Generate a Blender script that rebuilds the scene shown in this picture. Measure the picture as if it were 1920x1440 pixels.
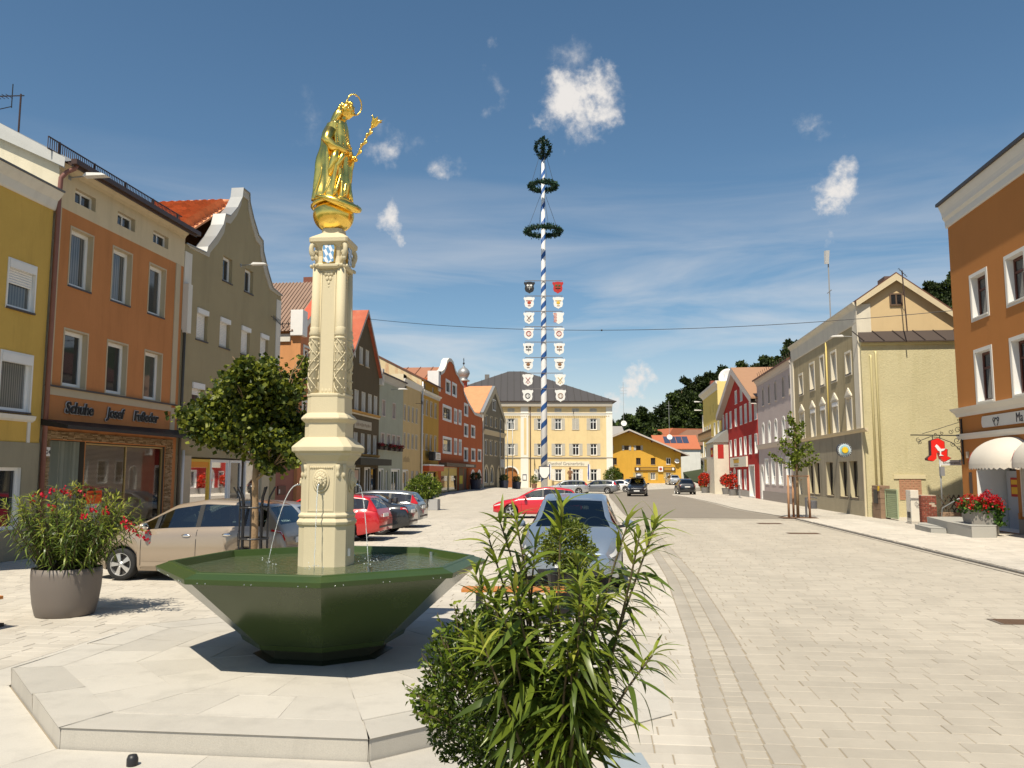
import bpy, bmesh, math, random
import numpy as np
from mathutils import Vector, Matrix, noise as mnoise
from mathutils.geometry import tessellate_polygon

for _o in list(bpy.data.objects):
    bpy.data.objects.remove(_o)
SC = bpy.context.scene
COL = SC.collection
RNG = random.Random(7)
R = math.radians

# ------------------------------------------------------------------ camera
YAW = 0.113678          # the street runs along +Y, the camera looks 6.5 degrees to its left
PITCH = 0.107966
cam_data = bpy.data.cameras.new('camera')
cam = bpy.data.objects.new('camera', cam_data)
COL.objects.link(cam)
cam.location = (0, 0, 2.1)
cam.rotation_euler = (math.pi / 2 + PITCH, 0, YAW)
cam_data.sensor_width = 36
cam_data.lens = 29.0625
cam_data.clip_start = 0.05
cam_data.clip_end = 4000
SC.camera = cam

# ------------------------------------------------------------------ sky and sun
SUN_TO = Vector((-0.14, -0.60, 1.0)).normalized()      # direction from the ground to the sun
SUN_EL = math.asin(SUN_TO.z)
SUN_AZ = math.atan2(SUN_TO.x, SUN_TO.y)                # clockwise from +Y
world = bpy.data.worlds.new('World')
SC.world = world
world.use_nodes = True
WT = world.node_tree
WT.nodes.clear()
def wn(t, **kw):
    n = WT.nodes.new(t)
    for k, v in kw.items(): setattr(n, k, v)
    return n
def wmath(op, a, b=None, clamp=False):
    n = wn('ShaderNodeMath', operation=op, use_clamp=clamp)
    for i, q in enumerate((a, b)):
        if q is None: continue
        if isinstance(q, (int, float)): n.inputs[i].default_value = q
        else: WT.links.new(q, n.inputs[i])
    return n.outputs[0]
def wvec(op, a, b=None):
    n = wn('ShaderNodeVectorMath', operation=op)
    for i, q in enumerate((a, b)):
        if q is None: continue
        if isinstance(q, tuple): n.inputs[i].default_value = q
        else: WT.links.new(q, n.inputs[i])
    return n
sky = wn('ShaderNodeTexSky', sky_type='NISHITA')
sky.sun_disc = False
sky.sun_elevation = SUN_EL
sky.sun_rotation = SUN_AZ
sky.altitude = 400
sky.air_density = 1.0
sky.dust_density = 0.6
sky.ozone_density = 1.0
tc = wn('ShaderNodeTexCoord')
DIR = tc.outputs['Generated']
nz = wn('ShaderNodeTexNoise'); nz.inputs['Scale'].default_value = 15; nz.inputs['Detail'].default_value = 9; nz.inputs['Roughness'].default_value = .62
WT.links.new(DIR, nz.inputs['Vector'])
warp = wvec('SUBTRACT', nz.outputs['Color'], (.5, .5, .5)).outputs[0]
ws = wn('ShaderNodeVectorMath', operation='SCALE'); WT.links.new(warp, ws.inputs[0]); ws.inputs['Scale'].default_value = .11
WD = wvec('ADD', DIR, ws.outputs[0]).outputs[0]
# fair-weather puffs: (direction, angular size, thickness)
PUFFS = [((-.021,.906,.422),.050,1.9),((-.044,.908,.418),.036,1.4),((.006,.905,.426),.038,1.4),((-.041,.884,.466),.030,.55),
         ((-.131,.891,.434),.026,.55),((-.137,.900,.414),.020,.45),((-.12,.87,.479),.017,.5),((-.25,.896,.368),.034,.9),((-.187,.92,.346),.026,.7),
         ((-.215,.900,.375),.030,.5),((-.33,.858,.394),.040,.35),((-.244,.924,.293),.030,.9),((.261,.916,.305),.032,1.1),
         ((.250,.924,.290),.026,.9),((.240,.932,.266),.030,.6),((.239,.898,.368),.022,.45),((.031,.994,.105),.034,1.5),((.010,.995,.094),.028,1.2),((-.272,.879,.391),.032,.5),((.052,.994,.098),.03,1.2)]
dens = None
for c, rad, th in PUFFS:
    d = wvec('DISTANCE', WD, c).outputs['Value']
    q = wmath('MULTIPLY', wmath('SUBTRACT', 1.0, wmath('DIVIDE', d, rad), True), th)
    dens = q if dens is None else wmath('MAXIMUM', dens, q)
nz2 = wn('ShaderNodeTexNoise'); nz2.inputs['Scale'].default_value = 38; nz2.inputs['Detail'].default_value = 6; nz2.inputs['Roughness'].default_value = .6
WT.links.new(DIR, nz2.inputs['Vector'])
dens = wmath('MULTIPLY', dens, wmath('ADD', wmath('MULTIPLY', nz2.outputs['Fac'], 2.6), -.45))
sm0 = wn('ShaderNodeMapRange', interpolation_type='SMOOTHSTEP'); sm0.inputs['From Min'].default_value = .12; sm0.inputs['From Max'].default_value = 1.1; WT.links.new(dens, sm0.inputs['Value']); dens = sm0.outputs[0]
# thin layered cirrus all round the lower sky
sep = wn('ShaderNodeSeparateXYZ'); WT.links.new(DIR, sep.inputs[0])
map_c = wn('ShaderNodeMapping'); map_c.inputs['Scale'].default_value = (1.6, 1.6, 13.0); WT.links.new(DIR, map_c.inputs['Vector'])
nz3 = wn('ShaderNodeTexNoise'); nz3.inputs['Scale'].default_value = 1.7; nz3.inputs['Detail'].default_value = 8; nz3.inputs['Roughness'].default_value = .55; nz3.inputs['Distortion'].default_value = .6
WT.links.new(map_c.outputs[0], nz3.inputs['Vector'])
mr = wn('ShaderNodeMapRange'); mr.inputs['From Min'].default_value = .36; mr.inputs['From Max'].default_value = .66; WT.links.new(nz3.outputs['Fac'], mr.inputs['Value'])
lo = wn('ShaderNodeMapRange'); lo.inputs['From Min'].default_value = .36; lo.inputs['From Max'].default_value = .16; lo.inputs['To Max'].default_value = 1.0
WT.links.new(sep.outputs['Z'], lo.inputs['Value'])
cir = wmath('MULTIPLY', wmath('MULTIPLY', mr.outputs[0], lo.outputs[0], True), .62)
hz = wn('ShaderNodeMapRange'); hz.inputs['From Min'].default_value = .17; hz.inputs['From Max'].default_value = .0; hz.inputs['To Max'].default_value = .5
WT.links.new(sep.outputs['Z'], hz.inputs['Value'])
cloud = wmath('MAXIMUM', wmath('MAXIMUM', dens, cir), hz.outputs[0], True)
hs = wn('ShaderNodeHueSaturation'); hs.inputs['Hue'].default_value = .492; hs.inputs['Saturation'].default_value = 1.14; WT.links.new(sky.outputs[0], hs.inputs['Color'])
mixc = wn('ShaderNodeMixRGB'); WT.links.new(cloud, mixc.inputs[0]); WT.links.new(hs.outputs[0], mixc.inputs[1])
mixc.inputs[2].default_value = (7.9, 7.6, 7.3, 1)
SKY_STRENGTH = .086
bg = wn('ShaderNodeBackground'); bg.inputs['Strength'].default_value = SKY_STRENGTH
WT.links.new(mixc.outputs[0], bg.inputs['Color'])
wo = wn('ShaderNodeOutputWorld'); WT.links.new(bg.outputs[0], wo.inputs['Surface'])

sun_data = bpy.data.lights.new('sun', 'SUN')
sun_data.energy = 5.0
sun_data.angle = R(.53)
sun_data.color = (1.0, .915, .76)
sun = bpy.data.objects.new('sun', sun_data)
COL.objects.link(sun)
sun.rotation_euler = SUN_TO.to_track_quat('Z', 'Y').to_euler()
sun.location = (-20, -60, 80)

SC.view_settings.view_transform = 'Standard'
SC.view_settings.look = 'None'
SC.view_settings.gamma = 1
SC.view_settings.exposure = 0.3
SC.view_settings.use_curve_mapping = False
SC.cycles.max_bounces = 8
SC.cycles.transparent_max_bounces = 12
SC.cycles.use_denoising = True

# ------------------------------------------------------------------ helpers
def tag(o, label=None, cat=None, group=None, kind=None):
    if label: o['label'] = label
    if cat: o['category'] = cat
    if group: o['group'] = group
    if kind: o['kind'] = kind
    return o
def empty(name, loc=(0, 0, 0), rz=0, label=None, cat=None, group=None):
    o = bpy.data.objects.new(name, None)
    COL.objects.link(o)
    o.empty_display_size = .2
    o.location = loc
    o.rotation_euler = (0, 0, rz)
    return tag(o, label, cat, group)
def link(name, me, mat=None, parent=None, loc=None, rot=None):
    if mat is not None and not me.materials: me.materials.append(mat)
    o = bpy.data.objects.new(name, me)
    COL.objects.link(o)
    if parent is not None: o.parent = parent
    if loc is not None: o.location = loc
    if rot is not None: o.rotation_euler = rot
    return o
def copy_tree(o, parent=None):
    c = o.copy()
    COL.objects.link(c)
    c.parent = parent
    for ch in o.children: copy_tree(ch, c)
    return c

class MB:
    """collects faces; build() links them as one mesh object"""
    def __init__(s): s.v = []; s.f = []; s.m = []; s.cur = 0
    def add(s, vs, fs):
        n = len(s.v)
        s.v += [tuple(p) for p in vs]
        for f in fs: s.f.append([i + n for i in f]); s.m.append(s.cur)
        return s
    def quad(s, a, b, c, d): return s.add((a, b, c, d), [(0, 1, 2, 3)])
    def box(s, x0, y0, z0, x1, y1, z1):
        x0, x1 = min(x0, x1), max(x0, x1); y0, y1 = min(y0, y1), max(y0, y1); z0, z1 = min(z0, z1), max(z0, z1)
        return s.add([(x0,y0,z0),(x1,y0,z0),(x1,y1,z0),(x0,y1,z0),(x0,y0,z1),(x1,y0,z1),(x1,y1,z1),(x0,y1,z1)],
                     [(3,2,1,0),(4,5,6,7),(0,1,5,4),(1,2,6,5),(2,3,7,6),(3,0,4,7)])
    def bar(s, a, b, w, h=None, up=(0, 0, 1)):
        a = Vector(a); b = Vector(b); h = h or w
        d = (b - a).normalized(); u = Vector(up)
        if abs(d.dot(u)) > .98: u = Vector((1, 0, 0))
        sx = d.cross(u).normalized() * w / 2; sy = sx.cross(d).normalized() * h / 2
        p = [a - sx - sy, a + sx - sy, a + sx + sy, a - sx + sy, b - sx - sy, b + sx - sy, b + sx + sy, b - sx + sy]
        return s.add(p, [(3,2,1,0),(4,5,6,7),(0,1,5,4),(1,2,6,5),(2,3,7,6),(3,0,4,7)])
    def tube(s, pts, r, n=8, cap=True):
        pts = [Vector(p) for p in pts]
        rr = r if isinstance(r, (list, tuple)) else [r] * len(pts)
        vs = []; u = None
        for i, p in enumerate(pts):
            d = (pts[min(i + 1, len(pts) - 1)] - pts[max(i - 1, 0)]).normalized()
            if u is None: u = d.orthogonal().normalized()
            u = (u - d * u.dot(d)).normalized(); w = d.cross(u)
            for k in range(n):
                a = 2 * math.pi * k / n
                vs.append(p + (u * math.cos(a) + w * math.sin(a)) * rr[i])
        fs = [(i*n+k, i*n+(k+1)%n, (i+1)*n+(k+1)%n, (i+1)*n+k) for i in range(len(pts)-1) for k in range(n)]
        if cap: fs += [tuple(range(n))[::-1], tuple((len(pts)-1)*n+k for k in range(n))]
        return s.add(vs, fs)
    def lathe(s, prof, n=24, c=(0, 0, 0), rot=0, sx=1, sy=1, cap=True):
        vs = []
        for r, z in prof:
            for k in range(n):
                a = rot + 2 * math.pi * k / n
                vs.append((c[0] + r * sx * math.cos(a), c[1] + r * sy * math.sin(a), c[2] + z))
        fs = [(i*n+k, i*n+(k+1)%n, (i+1)*n+(k+1)%n, (i+1)*n+k) for i in range(len(prof)-1) for k in range(n)]
        if cap: fs += [tuple(range(n))[::-1], tuple((len(prof)-1)*n+k for k in range(n))]
        return s.add(vs, fs)
    def prism(s, outline, a0, a1, axis='y'):
        """extrude a 2D outline: axis y -> (x,z) points, axis z -> (x,y), axis x -> (y,z)"""
        def P(p, t): return {'y': (p[0], t, p[1]), 'z': (p[0], p[1], t), 'x': (t, p[0], p[1])}[axis]
        n = len(outline)
        vs = [P(p, a0) for p in outline] + [P(p, a1) for p in outline]
        tr = tessellate_polygon([[Vector((p[0], p[1], 0)) for p in outline]])
        fs = [tuple(t) for t in tr] + [tuple(i + n for i in t)[::-1] for t in tr]
        fs += [(i, (i+1) % n, (i+1) % n + n, i + n) for i in range(n)]
        return s.add(vs, fs)
    def ball(s, c, r, n=10, m=7, sx=1, sy=1, sz=1):
        vs = [(c[0], c[1], c[2] - r * sz)]
        for j in range(1, m):
            t = -math.pi / 2 + math.pi * j / m
            for k in range(n):
                a = 2 * math.pi * k / n
                vs.append((c[0] + r*sx*math.cos(t)*math.cos(a), c[1] + r*sy*math.cos(t)*math.sin(a), c[2] + r*sz*math.sin(t)))
        vs.append((c[0], c[1], c[2] + r * sz))
        fs = [(0, 1 + (k+1) % n, 1 + k) for k in range(n)]
        for j in range(m - 2):
            b = 1 + j * n
            fs += [(b+k, b+(k+1)%n, b+n+(k+1)%n, b+n+k) for k in range(n)]
        b = 1 + (m - 2) * n; e = len(vs) - 1
        fs += [(b+k, b+(k+1)%n, e) for k in range(n)]
        return s.add(vs, fs)
    def mesh(s, name, smooth=False, mats=()):
        me = bpy.data.meshes.new(name)
        me.from_pydata(s.v, [], s.f)
        for m in mats: me.materials.append(m)
        if any(s.m): me.polygons.foreach_set('material_index', s.m)
        if smooth: me.polygons.foreach_set('use_smooth', [True] * len(s.f))
        me.update()
        return me
    def build(s, name, mat, parent=None, smooth=False, bevel=0, loc=None, rot=None, recalc=True):
        mats = mat if isinstance(mat, (list, tuple)) else [mat]
        me = s.mesh(name, smooth, mats)
        if recalc or bevel:
            bm = bmesh.new(); bm.from_mesh(me)
            if bevel:
                bmesh.ops.remove_doubles(bm, verts=bm.verts, dist=1e-5)
                ed = [e for e in bm.edges if len(e.link_faces) == 2 and e.calc_face_angle(0) > .5]
                bmesh.ops.bevel(bm, geom=ed, offset=bevel, segments=2, affect='EDGES', profile=.6)
            bmesh.ops.recalc_face_normals(bm, faces=bm.faces)
            bm.to_mesh(me); bm.free()
        return link(name, me, None, parent, loc, rot)

# ------------------------------------------------------------------ materials
def lin(c):
    if isinstance(c, str): c = tuple(int(c[i:i+2], 16) for i in (0, 2, 4))
    if max(c) > 1: c = tuple(q / 255 for q in c)
    return tuple(q / 12.92 if q <= .04045 else ((q + .055) / 1.055) ** 2.4 for q in c)
MATS = {}
def M(name, col, rough=.8, var=.12, scale=2.0, bump=0.0, bscale=60, metal=0, spec=.4, coat=0, stain=0, stain_col=None, coords='pos', rnd=0, fine=.0):
    """procedural surface: base colour with two scales of mottling, optional streaky stains, optional relief"""
    if name in MATS: return MATS[name]
    m = bpy.data.materials.new(name); m.use_nodes = True
    nt = m.node_tree; nt.nodes.clear(); L = nt.links.new
    N = nt.nodes.new
    b = N('ShaderNodeBsdfPrincipled'); o = N('ShaderNodeOutputMaterial'); L(b.outputs[0], o.inputs[0])
    c = lin(col) if isinstance(col, str) or max(col) > 1 else col
    b.inputs['Roughness'].default_value = rough
    b.inputs['Metallic'].default_value = metal
    b.inputs['Specular IOR Level'].default_value = spec
    if coat:
        b.inputs['Coat Weight'].default_value = coat; b.inputs['Coat Roughness'].default_value = .04
    if coords == 'pos': vec = N('ShaderNodeNewGeometry').outputs['Position']
    else: vec = N('ShaderNodeTexCoord').outputs['Object']
    def noise(sc, det=5, v=vec, r=.6):
        n = N('ShaderNodeTexNoise'); n.inputs['Scale'].default_value = sc; n.inputs['Detail'].default_value = det; n.inputs['Roughness'].default_value = r
        L(v, n.inputs['Vector']); return n.outputs['Fac']
    def mth(op, a, bb, cl=False):
        n = N('ShaderNodeMath'); n.operation = op; n.use_clamp = cl
        for i, q in enumerate((a, bb)):
            if isinstance(q, (int, float)): n.inputs[i].default_value = q
            else: L(q, n.inputs[i])
        return n.outputs[0]
    colour = None
    if var or stain or rnd or fine:
        fac = mth('ADD', mth('MULTIPLY', mth('SUBTRACT', noise(scale), .5), 2 * var), 1.0)
        if fine: fac = mth('ADD', fac, mth('MULTIPLY', mth('SUBTRACT', noise(bscale * 1.3, 3), .5), 2 * fine))
        if rnd:
            oi = N('ShaderNodeObjectInfo')
            fac = mth('ADD', fac, mth('MULTIPLY', mth('SUBTRACT', oi.outputs['Random'], .5), rnd))
        mx = N('ShaderNodeVectorMath'); mx.operation = 'SCALE'
        mx.inputs[0].default_value = c; L(fac, mx.inputs['Scale'])
        colour = mx.outputs[0]
        if stain:
            mp = N('ShaderNodeMapping'); mp.inputs['Scale'].default_value = (1.6, 1.6, .22); L(vec, mp.inputs['Vector'])
            st = noise(1.4, 6, mp.outputs[0], .65)
            rg = N('ShaderNodeMapRange'); rg.inputs['From Min'].default_value = .5; rg.inputs['From Max'].default_value = .75; rg.inputs['To Max'].default_value = stain
            L(st, rg.inputs['Value'])
            mm = N('ShaderNodeMixRGB'); L(rg.outputs[0], mm.inputs[0]); L(colour, mm.inputs[1])
            sc_ = lin(stain_col) if stain_col else tuple(q * .45 for q in c)
            mm.inputs[2].default_value = (*sc_, 1)
            colour = mm.outputs[0]
        L(colour, b.inputs['Base Color'])
    else:
        b.inputs['Base Color'].default_value = (*c, 1)
    if bump:
        bp = N('ShaderNodeBump'); bp.inputs['Strength'].default_value = bump; bp.inputs['Distance'].default_value = .02
        L(noise(bscale, 4), bp.inputs['Height']); L(bp.outputs[0], b.inputs['Normal'])
    MATS[name] = m
    return m
def leaf_mat(name, col, var=.35, trans=.35, col2=None, rough=.5):
    if name in MATS: return MATS[name]
    m = bpy.data.materials.new(name); m.use_nodes = True
    nt = m.node_tree; nt.nodes.clear(); L = nt.links.new; N = nt.nodes.new
    at = N('ShaderNodeAttribute'); at.attribute_name = 'tone'
    oi = N('ShaderNodeObjectInfo')
    ad = N('ShaderNodeMath'); ad.operation = 'ADD'; L(at.outputs['Fac'], ad.inputs[0])
    ml = N('ShaderNodeMath'); ml.operation = 'MULTIPLY'; L(oi.outputs['Random'], ml.inputs[0]); ml.inputs[1].default_value = .35; L(ml.outputs[0], ad.inputs[1])
    rp = N('ShaderNodeValToRGB'); L(ad.outputs[0], rp.inputs[0])
    c = lin(col); c2 = lin(col2) if col2 else tuple(q * 1.9 for q in c)
    rp.color_ramp.elements[0].color = (*[q * (1 - var) for q in c], 1); rp.color_ramp.elements[0].position = 0
    rp.color_ramp.elements[1].color = (*c2, 1); rp.color_ramp.elements[1].position = 1.0
    e = rp.color_ramp.elements.new(.6); e.color = (*c, 1)
    d = N('ShaderNodeBsdfPrincipled'); d.inputs['Roughness'].default_value = rough; d.inputs['Specular IOR Level'].default_value = .35
    L(rp.outputs[0], d.inputs['Base Color'])
    t = N('ShaderNodeBsdfTranslucent'); L(rp.outputs[0], t.inputs['Color'])
    mx = N('ShaderNodeMixShader'); mx.inputs[0].default_value = trans
    L(d.outputs[0], mx.inputs[1]); L(t.outputs[0], mx.inputs[2])
    o = N('ShaderNodeOutputMaterial'); L(mx.outputs[0], o.inputs[0])
    MATS[name] = m
    return m
def glass_mat(name, tint, fac=.12, rough=.02):
    """clear pane: fresnel reflection over a tinted see-through"""
    if name in MATS: return MATS[name]
    m = bpy.data.materials.new(name); m.use_nodes = True
    nt = m.node_tree; nt.nodes.clear(); L = nt.links.new; N = nt.nodes.new
    t = N('ShaderNodeBsdfTransparent'); t.inputs[0].default_value = (*tint, 1)
    g = N('ShaderNodeBsdfGlossy'); g.inputs['Roughness'].default_value = rough; g.inputs[0].default_value = (1, 1, 1, 1)
    f = N('ShaderNodeFresnel'); f.inputs[0].default_value = 1.5
    a = N('ShaderNodeMath'); a.operation = 'ADD'; a.use_clamp = True; L(f.outputs[0], a.inputs[0]); a.inputs[1].default_value = fac
    mx = N('ShaderNodeMixShader'); L(a.outputs[0], mx.inputs[0]); L(t.outputs[0], mx.inputs[1]); L(g.outputs[0], mx.inputs[2])
    o = N('ShaderNodeOutputMaterial'); L(mx.outputs[0], o.inputs[0])
    MATS[name] = m
    return m
white = M('white_paint', (.74, .73, .70), .6, .06, 3, .05)
offwhite = M('off_white_plaster', (.66, .63, .56), .85, .08, 1.5, .15, 50, stain=.25)
pvc = M('white_frame', (.78, .78, .76), .35, .03)
dark_glass = M('window_glass', (.018, .022, .026), .03, 0, spec=.9)
black_metal = M('black_metal', (.02, .02, .022), .45, .1)
brown_metal = M('brown_sheet_metal', (.075, .045, .035), .4, .15, 3, metal=.2)
zinc = M('zinc_sheet', (.34, .345, .34), .45, .10, 2, metal=.5)
grey_sill = M('dark_sill', (.06, .05, .05), .5, .1)
chrome = M('chrome', (.75, .76, .78), .12, 0, metal=1)

def text(name, body, size, mat, parent=None, loc=(0, 0, 0), rot=(math.pi / 2, 0, 0), extrude=.01, align='CENTER', shear=0, offset=0, space=1.0, sx=1.0, bev=0):
    cu = bpy.data.curves.new(name, 'FONT')
    cu.body = body; cu.size = size; cu.extrude = extrude; cu.align_x = align; cu.shear = shear; cu.offset = offset; cu.space_character = space
    cu.resolution_u = 3
    ob = bpy.data.objects.new(name + '_src', cu); COL.objects.link(ob)
    dg = bpy.context.evaluated_depsgraph_get()
    me = bpy.data.meshes.new_from_object(ob.evaluated_get(dg))
    bpy.data.objects.remove(ob); me.name = name
    me.materials.clear()
    o = link(name, me, mat, parent, loc, rot)
    o.scale = (sx, 1, 1)
    return o
# ------------------------------------------------------------------ ground
def sstep(a, b, t):
    t = min(1, max(0, (t - a) / (b - a))); return t * t * (3 - 2 * t)
def gz(x, y):
    """height of the ground: a low rise before the left row, a climb beyond the square"""
    z = .45 * sstep(-8, -13.5, x) * sstep(48, 74, y) * (1 - sstep(97, 112, y))
    if y > 108: z += .00042 * (y - 108) ** 2 if y < 200 else .00042 * 92 ** 2 + (y - 200) * .05
    return z
def sheet(name, xs, ys, mat, dz=0, inside=None, parent=None, zf=gz):
    mb = MB(); nx, ny = len(xs), len(ys)
    vs = [(x, y, zf(x, y) + dz) for y in ys for x in xs]
    fs = []
    for j in range(ny - 1):
        for i in range(nx - 1):
            if inside and not inside((xs[i] + xs[i+1]) / 2, (ys[j] + ys[j+1]) / 2): continue
            fs.append((j*nx+i, j*nx+i+1, (j+1)*nx+i+1, (j+1)*nx+i))
    mb.add(vs, fs)
    return mb.build(name, mat, parent, smooth=True, recalc=False)
def frange(a, b, n): return [a + (b - a) * i / n for i in range(n + 1)]

def paving_mat(name, col, mortar, bw, bh, var=.16, stone=True, rough=.85):
    """stone paving; stone=True for real separate stones (tone per stone), else the pattern continues in the material"""
    m = bpy.data.materials.new(name); m.use_nodes = True
    nt = m.node_tree; nt.nodes.clear(); L = nt.links.new; N = nt.nodes.new
    b = N('ShaderNodeBsdfPrincipled'); o = N('ShaderNodeOutputMaterial'); L(b.outputs[0], o.inputs[0])
    b.inputs['Roughness'].default_value = rough; b.inputs['Specular IOR Level'].default_value = .25
    pos = N('ShaderNodeNewGeometry').outputs['Position']
    def mth(op, a, bb):
        n = N('ShaderNodeMath'); n.operation = op
        for i, q in enumerate((a, bb)):
            if isinstance(q, (int, float)): n.inputs[i].default_value = q
            else: L(q, n.inputs[i])
        return n.outputs[0]
    def noise(s, d, r=.6):
        n = N('ShaderNodeTexNoise'); n.inputs['Scale'].default_value = s; n.inputs['Detail'].default_value = d; n.inputs['Roughness'].default_value = r
        L(pos, n.inputs['Vector']); return n.outputs['Fac']
    fac = mth('ADD', 1.0, mth('MULTIPLY', mth('SUBTRACT', noise(.55, 6, .7), .5), .34))
    fac = mth('ADD', fac, mth('MULTIPLY', mth('SUBTRACT', noise(140, 3, .7), .5), .22))
    fac = mth('ADD', fac, mth('MULTIPLY', mth('SUBTRACT', noise(9, 3, .6), .5), .12))
    mp = N('ShaderNodeMapping'); mp.inputs['Scale'].default_value = (1.3, .07, 1); L(pos, mp.inputs[0])      # faint wheel tracks along the street
    tr_n = N('ShaderNodeTexNoise'); tr_n.inputs['Scale'].default_value = 1.6; tr_n.inputs['Detail'].default_value = 5; L(mp.outputs[0], tr_n.inputs['Vector'])
    fac = mth('ADD', fac, mth('MULTIPLY', mth('SUBTRACT', tr_n.outputs['Fac'], .5), .26))
    if stone:
        at = N('ShaderNodeAttribute'); at.attribute_name = 'tone'
        oi = N('ShaderNodeObjectInfo')
        fac = mth('ADD', fac, mth('MULTIPLY', mth('SUBTRACT', mth('ADD', at.outputs['Fac'], oi.outputs['Random']), .75), var))
    sc = N('ShaderNodeVectorMath'); sc.operation = 'SCALE'; sc.inputs[0].default_value = col; L(fac, sc.inputs['Scale'])
    out = sc.outputs[0]
    if not stone:
        br = N('ShaderNodeTexBrick'); L(pos, br.inputs['Vector'])
        br.inputs['Scale'].default_value = 1; br.inputs['Brick Width'].default_value = bw; br.inputs['Row Height'].default_value = bh
        br.inputs['Mortar Size'].default_value = .008; br.inputs['Bias'].default_value = 0
        br.inputs['Color1'].default_value = (1 + var * .4,) * 3 + (1,); br.inputs['Color2'].default_value = (1 - var * .5,) * 3 + (1,)
        br.inputs['Mortar'].default_value = (*[mortar[i] / col[i] for i in range(3)], 1)
        mu = N('ShaderNodeVectorMath'); mu.operation = 'MULTIPLY'; L(out, mu.inputs[0]); L(br.outputs['Color'], mu.inputs[1])
        out = mu.outputs[0]
    L(out, b.inputs['Base Color'])
    bp = N('ShaderNodeBump'); bp.inputs['Strength'].default_value = .25; bp.inputs['Distance'].default_value = .006
    L(noise(90, 4, .7), bp.inputs['Height']); L(bp.outputs[0], b.inputs['Normal'])
    MATS[name] = m
    return m
C_PLAZA = (.475, .435, .37); C_ROAD = (.40, .36, .295); C_JOINT = (.30, .25, .18); C_BAND = (.365, .33, .275); C_SETT = (.405, .365, .30); C_WALK = (.49, .45, .385)
m_plaza = paving_mat('plaza_granite', C_PLAZA, C_JOINT, .41, .235)
m_plaza_far = paving_mat('plaza_granite_far', C_PLAZA, C_JOINT, .41, .235, stone=False)
m_road = paving_mat('carriageway_granite', C_ROAD, C_JOINT, .41, .235, .12)
m_road_far = paving_mat('carriageway_granite_far', C_ROAD, C_JOINT, .41, .235, stone=False)
m_walk = paving_mat('sidewalk_granite', C_WALK, C_JOINT, .5, .3, stone=True)
m_walk_far = paving_mat('sidewalk_granite_far', C_WALK, C_JOINT, .5, .3, stone=False)
m_band = paving_mat('band_slab', C_BAND, C_JOINT, .5, .2, .12)
m_sett = paving_mat('band_sett', C_SETT, C_JOINT, .2, .12, .2)
m_joint = M('joint_sand', C_JOINT, .95, .25, 6, .2, 80)
m_asphalt = M('asphalt', (.235, .205, .165), .9, .12, .35, .2, 160, fine=.12)
m_grass = M('rough_grass', (.07, .10, .03), .95, .3, .2, .4, 8)
m_granite = M('light_granite', (.465, .435, .38), .75, .12, 1.1, .2, 150, fine=.26, rnd=.2, stain=.28)
m_granite_grey = M('grey_granite', (.36, .35, .315), .75, .07, .8, .12, 180, fine=.14, rnd=.05)

YS = 39.0        # up to here every stone is built, beyond it the pattern is in the material
def band_l(y): return float(np.interp(y, [2, 6.3, 11, 17.6, 30, 40, 60], [.52, .76, 1.0, 1.18, 1.14, 1.0, .7]))
def band_r(y): return band_l(y) + .62
KERB = 8.62
ground = sheet('ground', frange(-420, 520, 94), frange(-60, 700, 76), m_grass, 0, zf=lambda x, y: gz(x, y) - (.9 if -30 < x < 40 and y < 175 else .06))
tag(ground, kind='structure')
square = sheet('paved_square', frange(-15, 15, 60), frange(YS, 150, 111), m_plaza_far, 0,
               lambda x, y: True)
tag(square, kind='structure')
link('joint_bed', sheet('joint_bed_src', frange(-16, 18, 2), frange(-9, YS, 2), m_joint, -.007).data, None, square)
bpy.data.objects.remove(bpy.data.objects['joint_bed_src'])
road = sheet('carriageway', frange(0, 1, 1), frange(0, 1, 1), m_road_far)
bpy.data.objects.remove(road)
mb = MB(); n = 16; ys = frange(YS, 40.2, n)
mb.add([p for y in ys for p in ((band_r(y), y, .004), (KERB, y, .004))], [(2*i, 2*i+1, 2*i+3, 2*i+2) for i in range(n)])
road = mb.build('carriageway', m_road_far, recalc=False); tag(road, kind='structure')
# asphalt: widens past the square, bends to the right before the inn and climbs away
aL = [(1.02, 40.2), (.8, 46), (.45, 64), (.2, 76), (.25, 88), (1.0, 95), (3.2, 104), (7.2, 114), (13, 123), (22, 132), (34, 141), (50, 150), (75, 160)]
aR = [(KERB, 40.2), (7.5, 50), (7.4, 59), (6.95, 73), (6.3, 81.5), (6.9, 88), (8.3, 93.5), (10.5, 100), (14, 108), (22, 117), (34, 128), (51, 138), (77, 148)]
def resample(p, k=5):
    out = []
    for i in range(len(p) - 1):
        for t in range(k):
            q = [Vector((*p[min(max(i+d, 0), len(p)-1)], 0)) for d in (-1, 0, 1, 2)]
            u = t / k
            out.append(.5 * ((2*q[1]) + (-q[0]+q[2])*u + (2*q[0]-5*q[1]+4*q[2]-q[3])*u*u + (-q[0]+3*q[1]-3*q[2]+q[3])*u**3))
    return out + [Vector((*p[-1], 0))]
ra, rb = resample(aL), resample(aR)
mb = MB()
for i in range(len(ra) - 1):
    for j in range(6):
        P = lambda q, t: (lambda v: (v.x, v.y, gz(v.x, v.y) + .012))(q[0].lerp(q[1], t))
        A, B = (ra[i], rb[i]), (ra[i+1], rb[i+1])
        mb.quad(P(A, j/6), P(A, (j+1)/6), P(B, (j+1)/6), P(B, j/6))
asph = mb.build('asphalt_road', m_asphalt, smooth=True); tag(asph, kind='structure')
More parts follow.
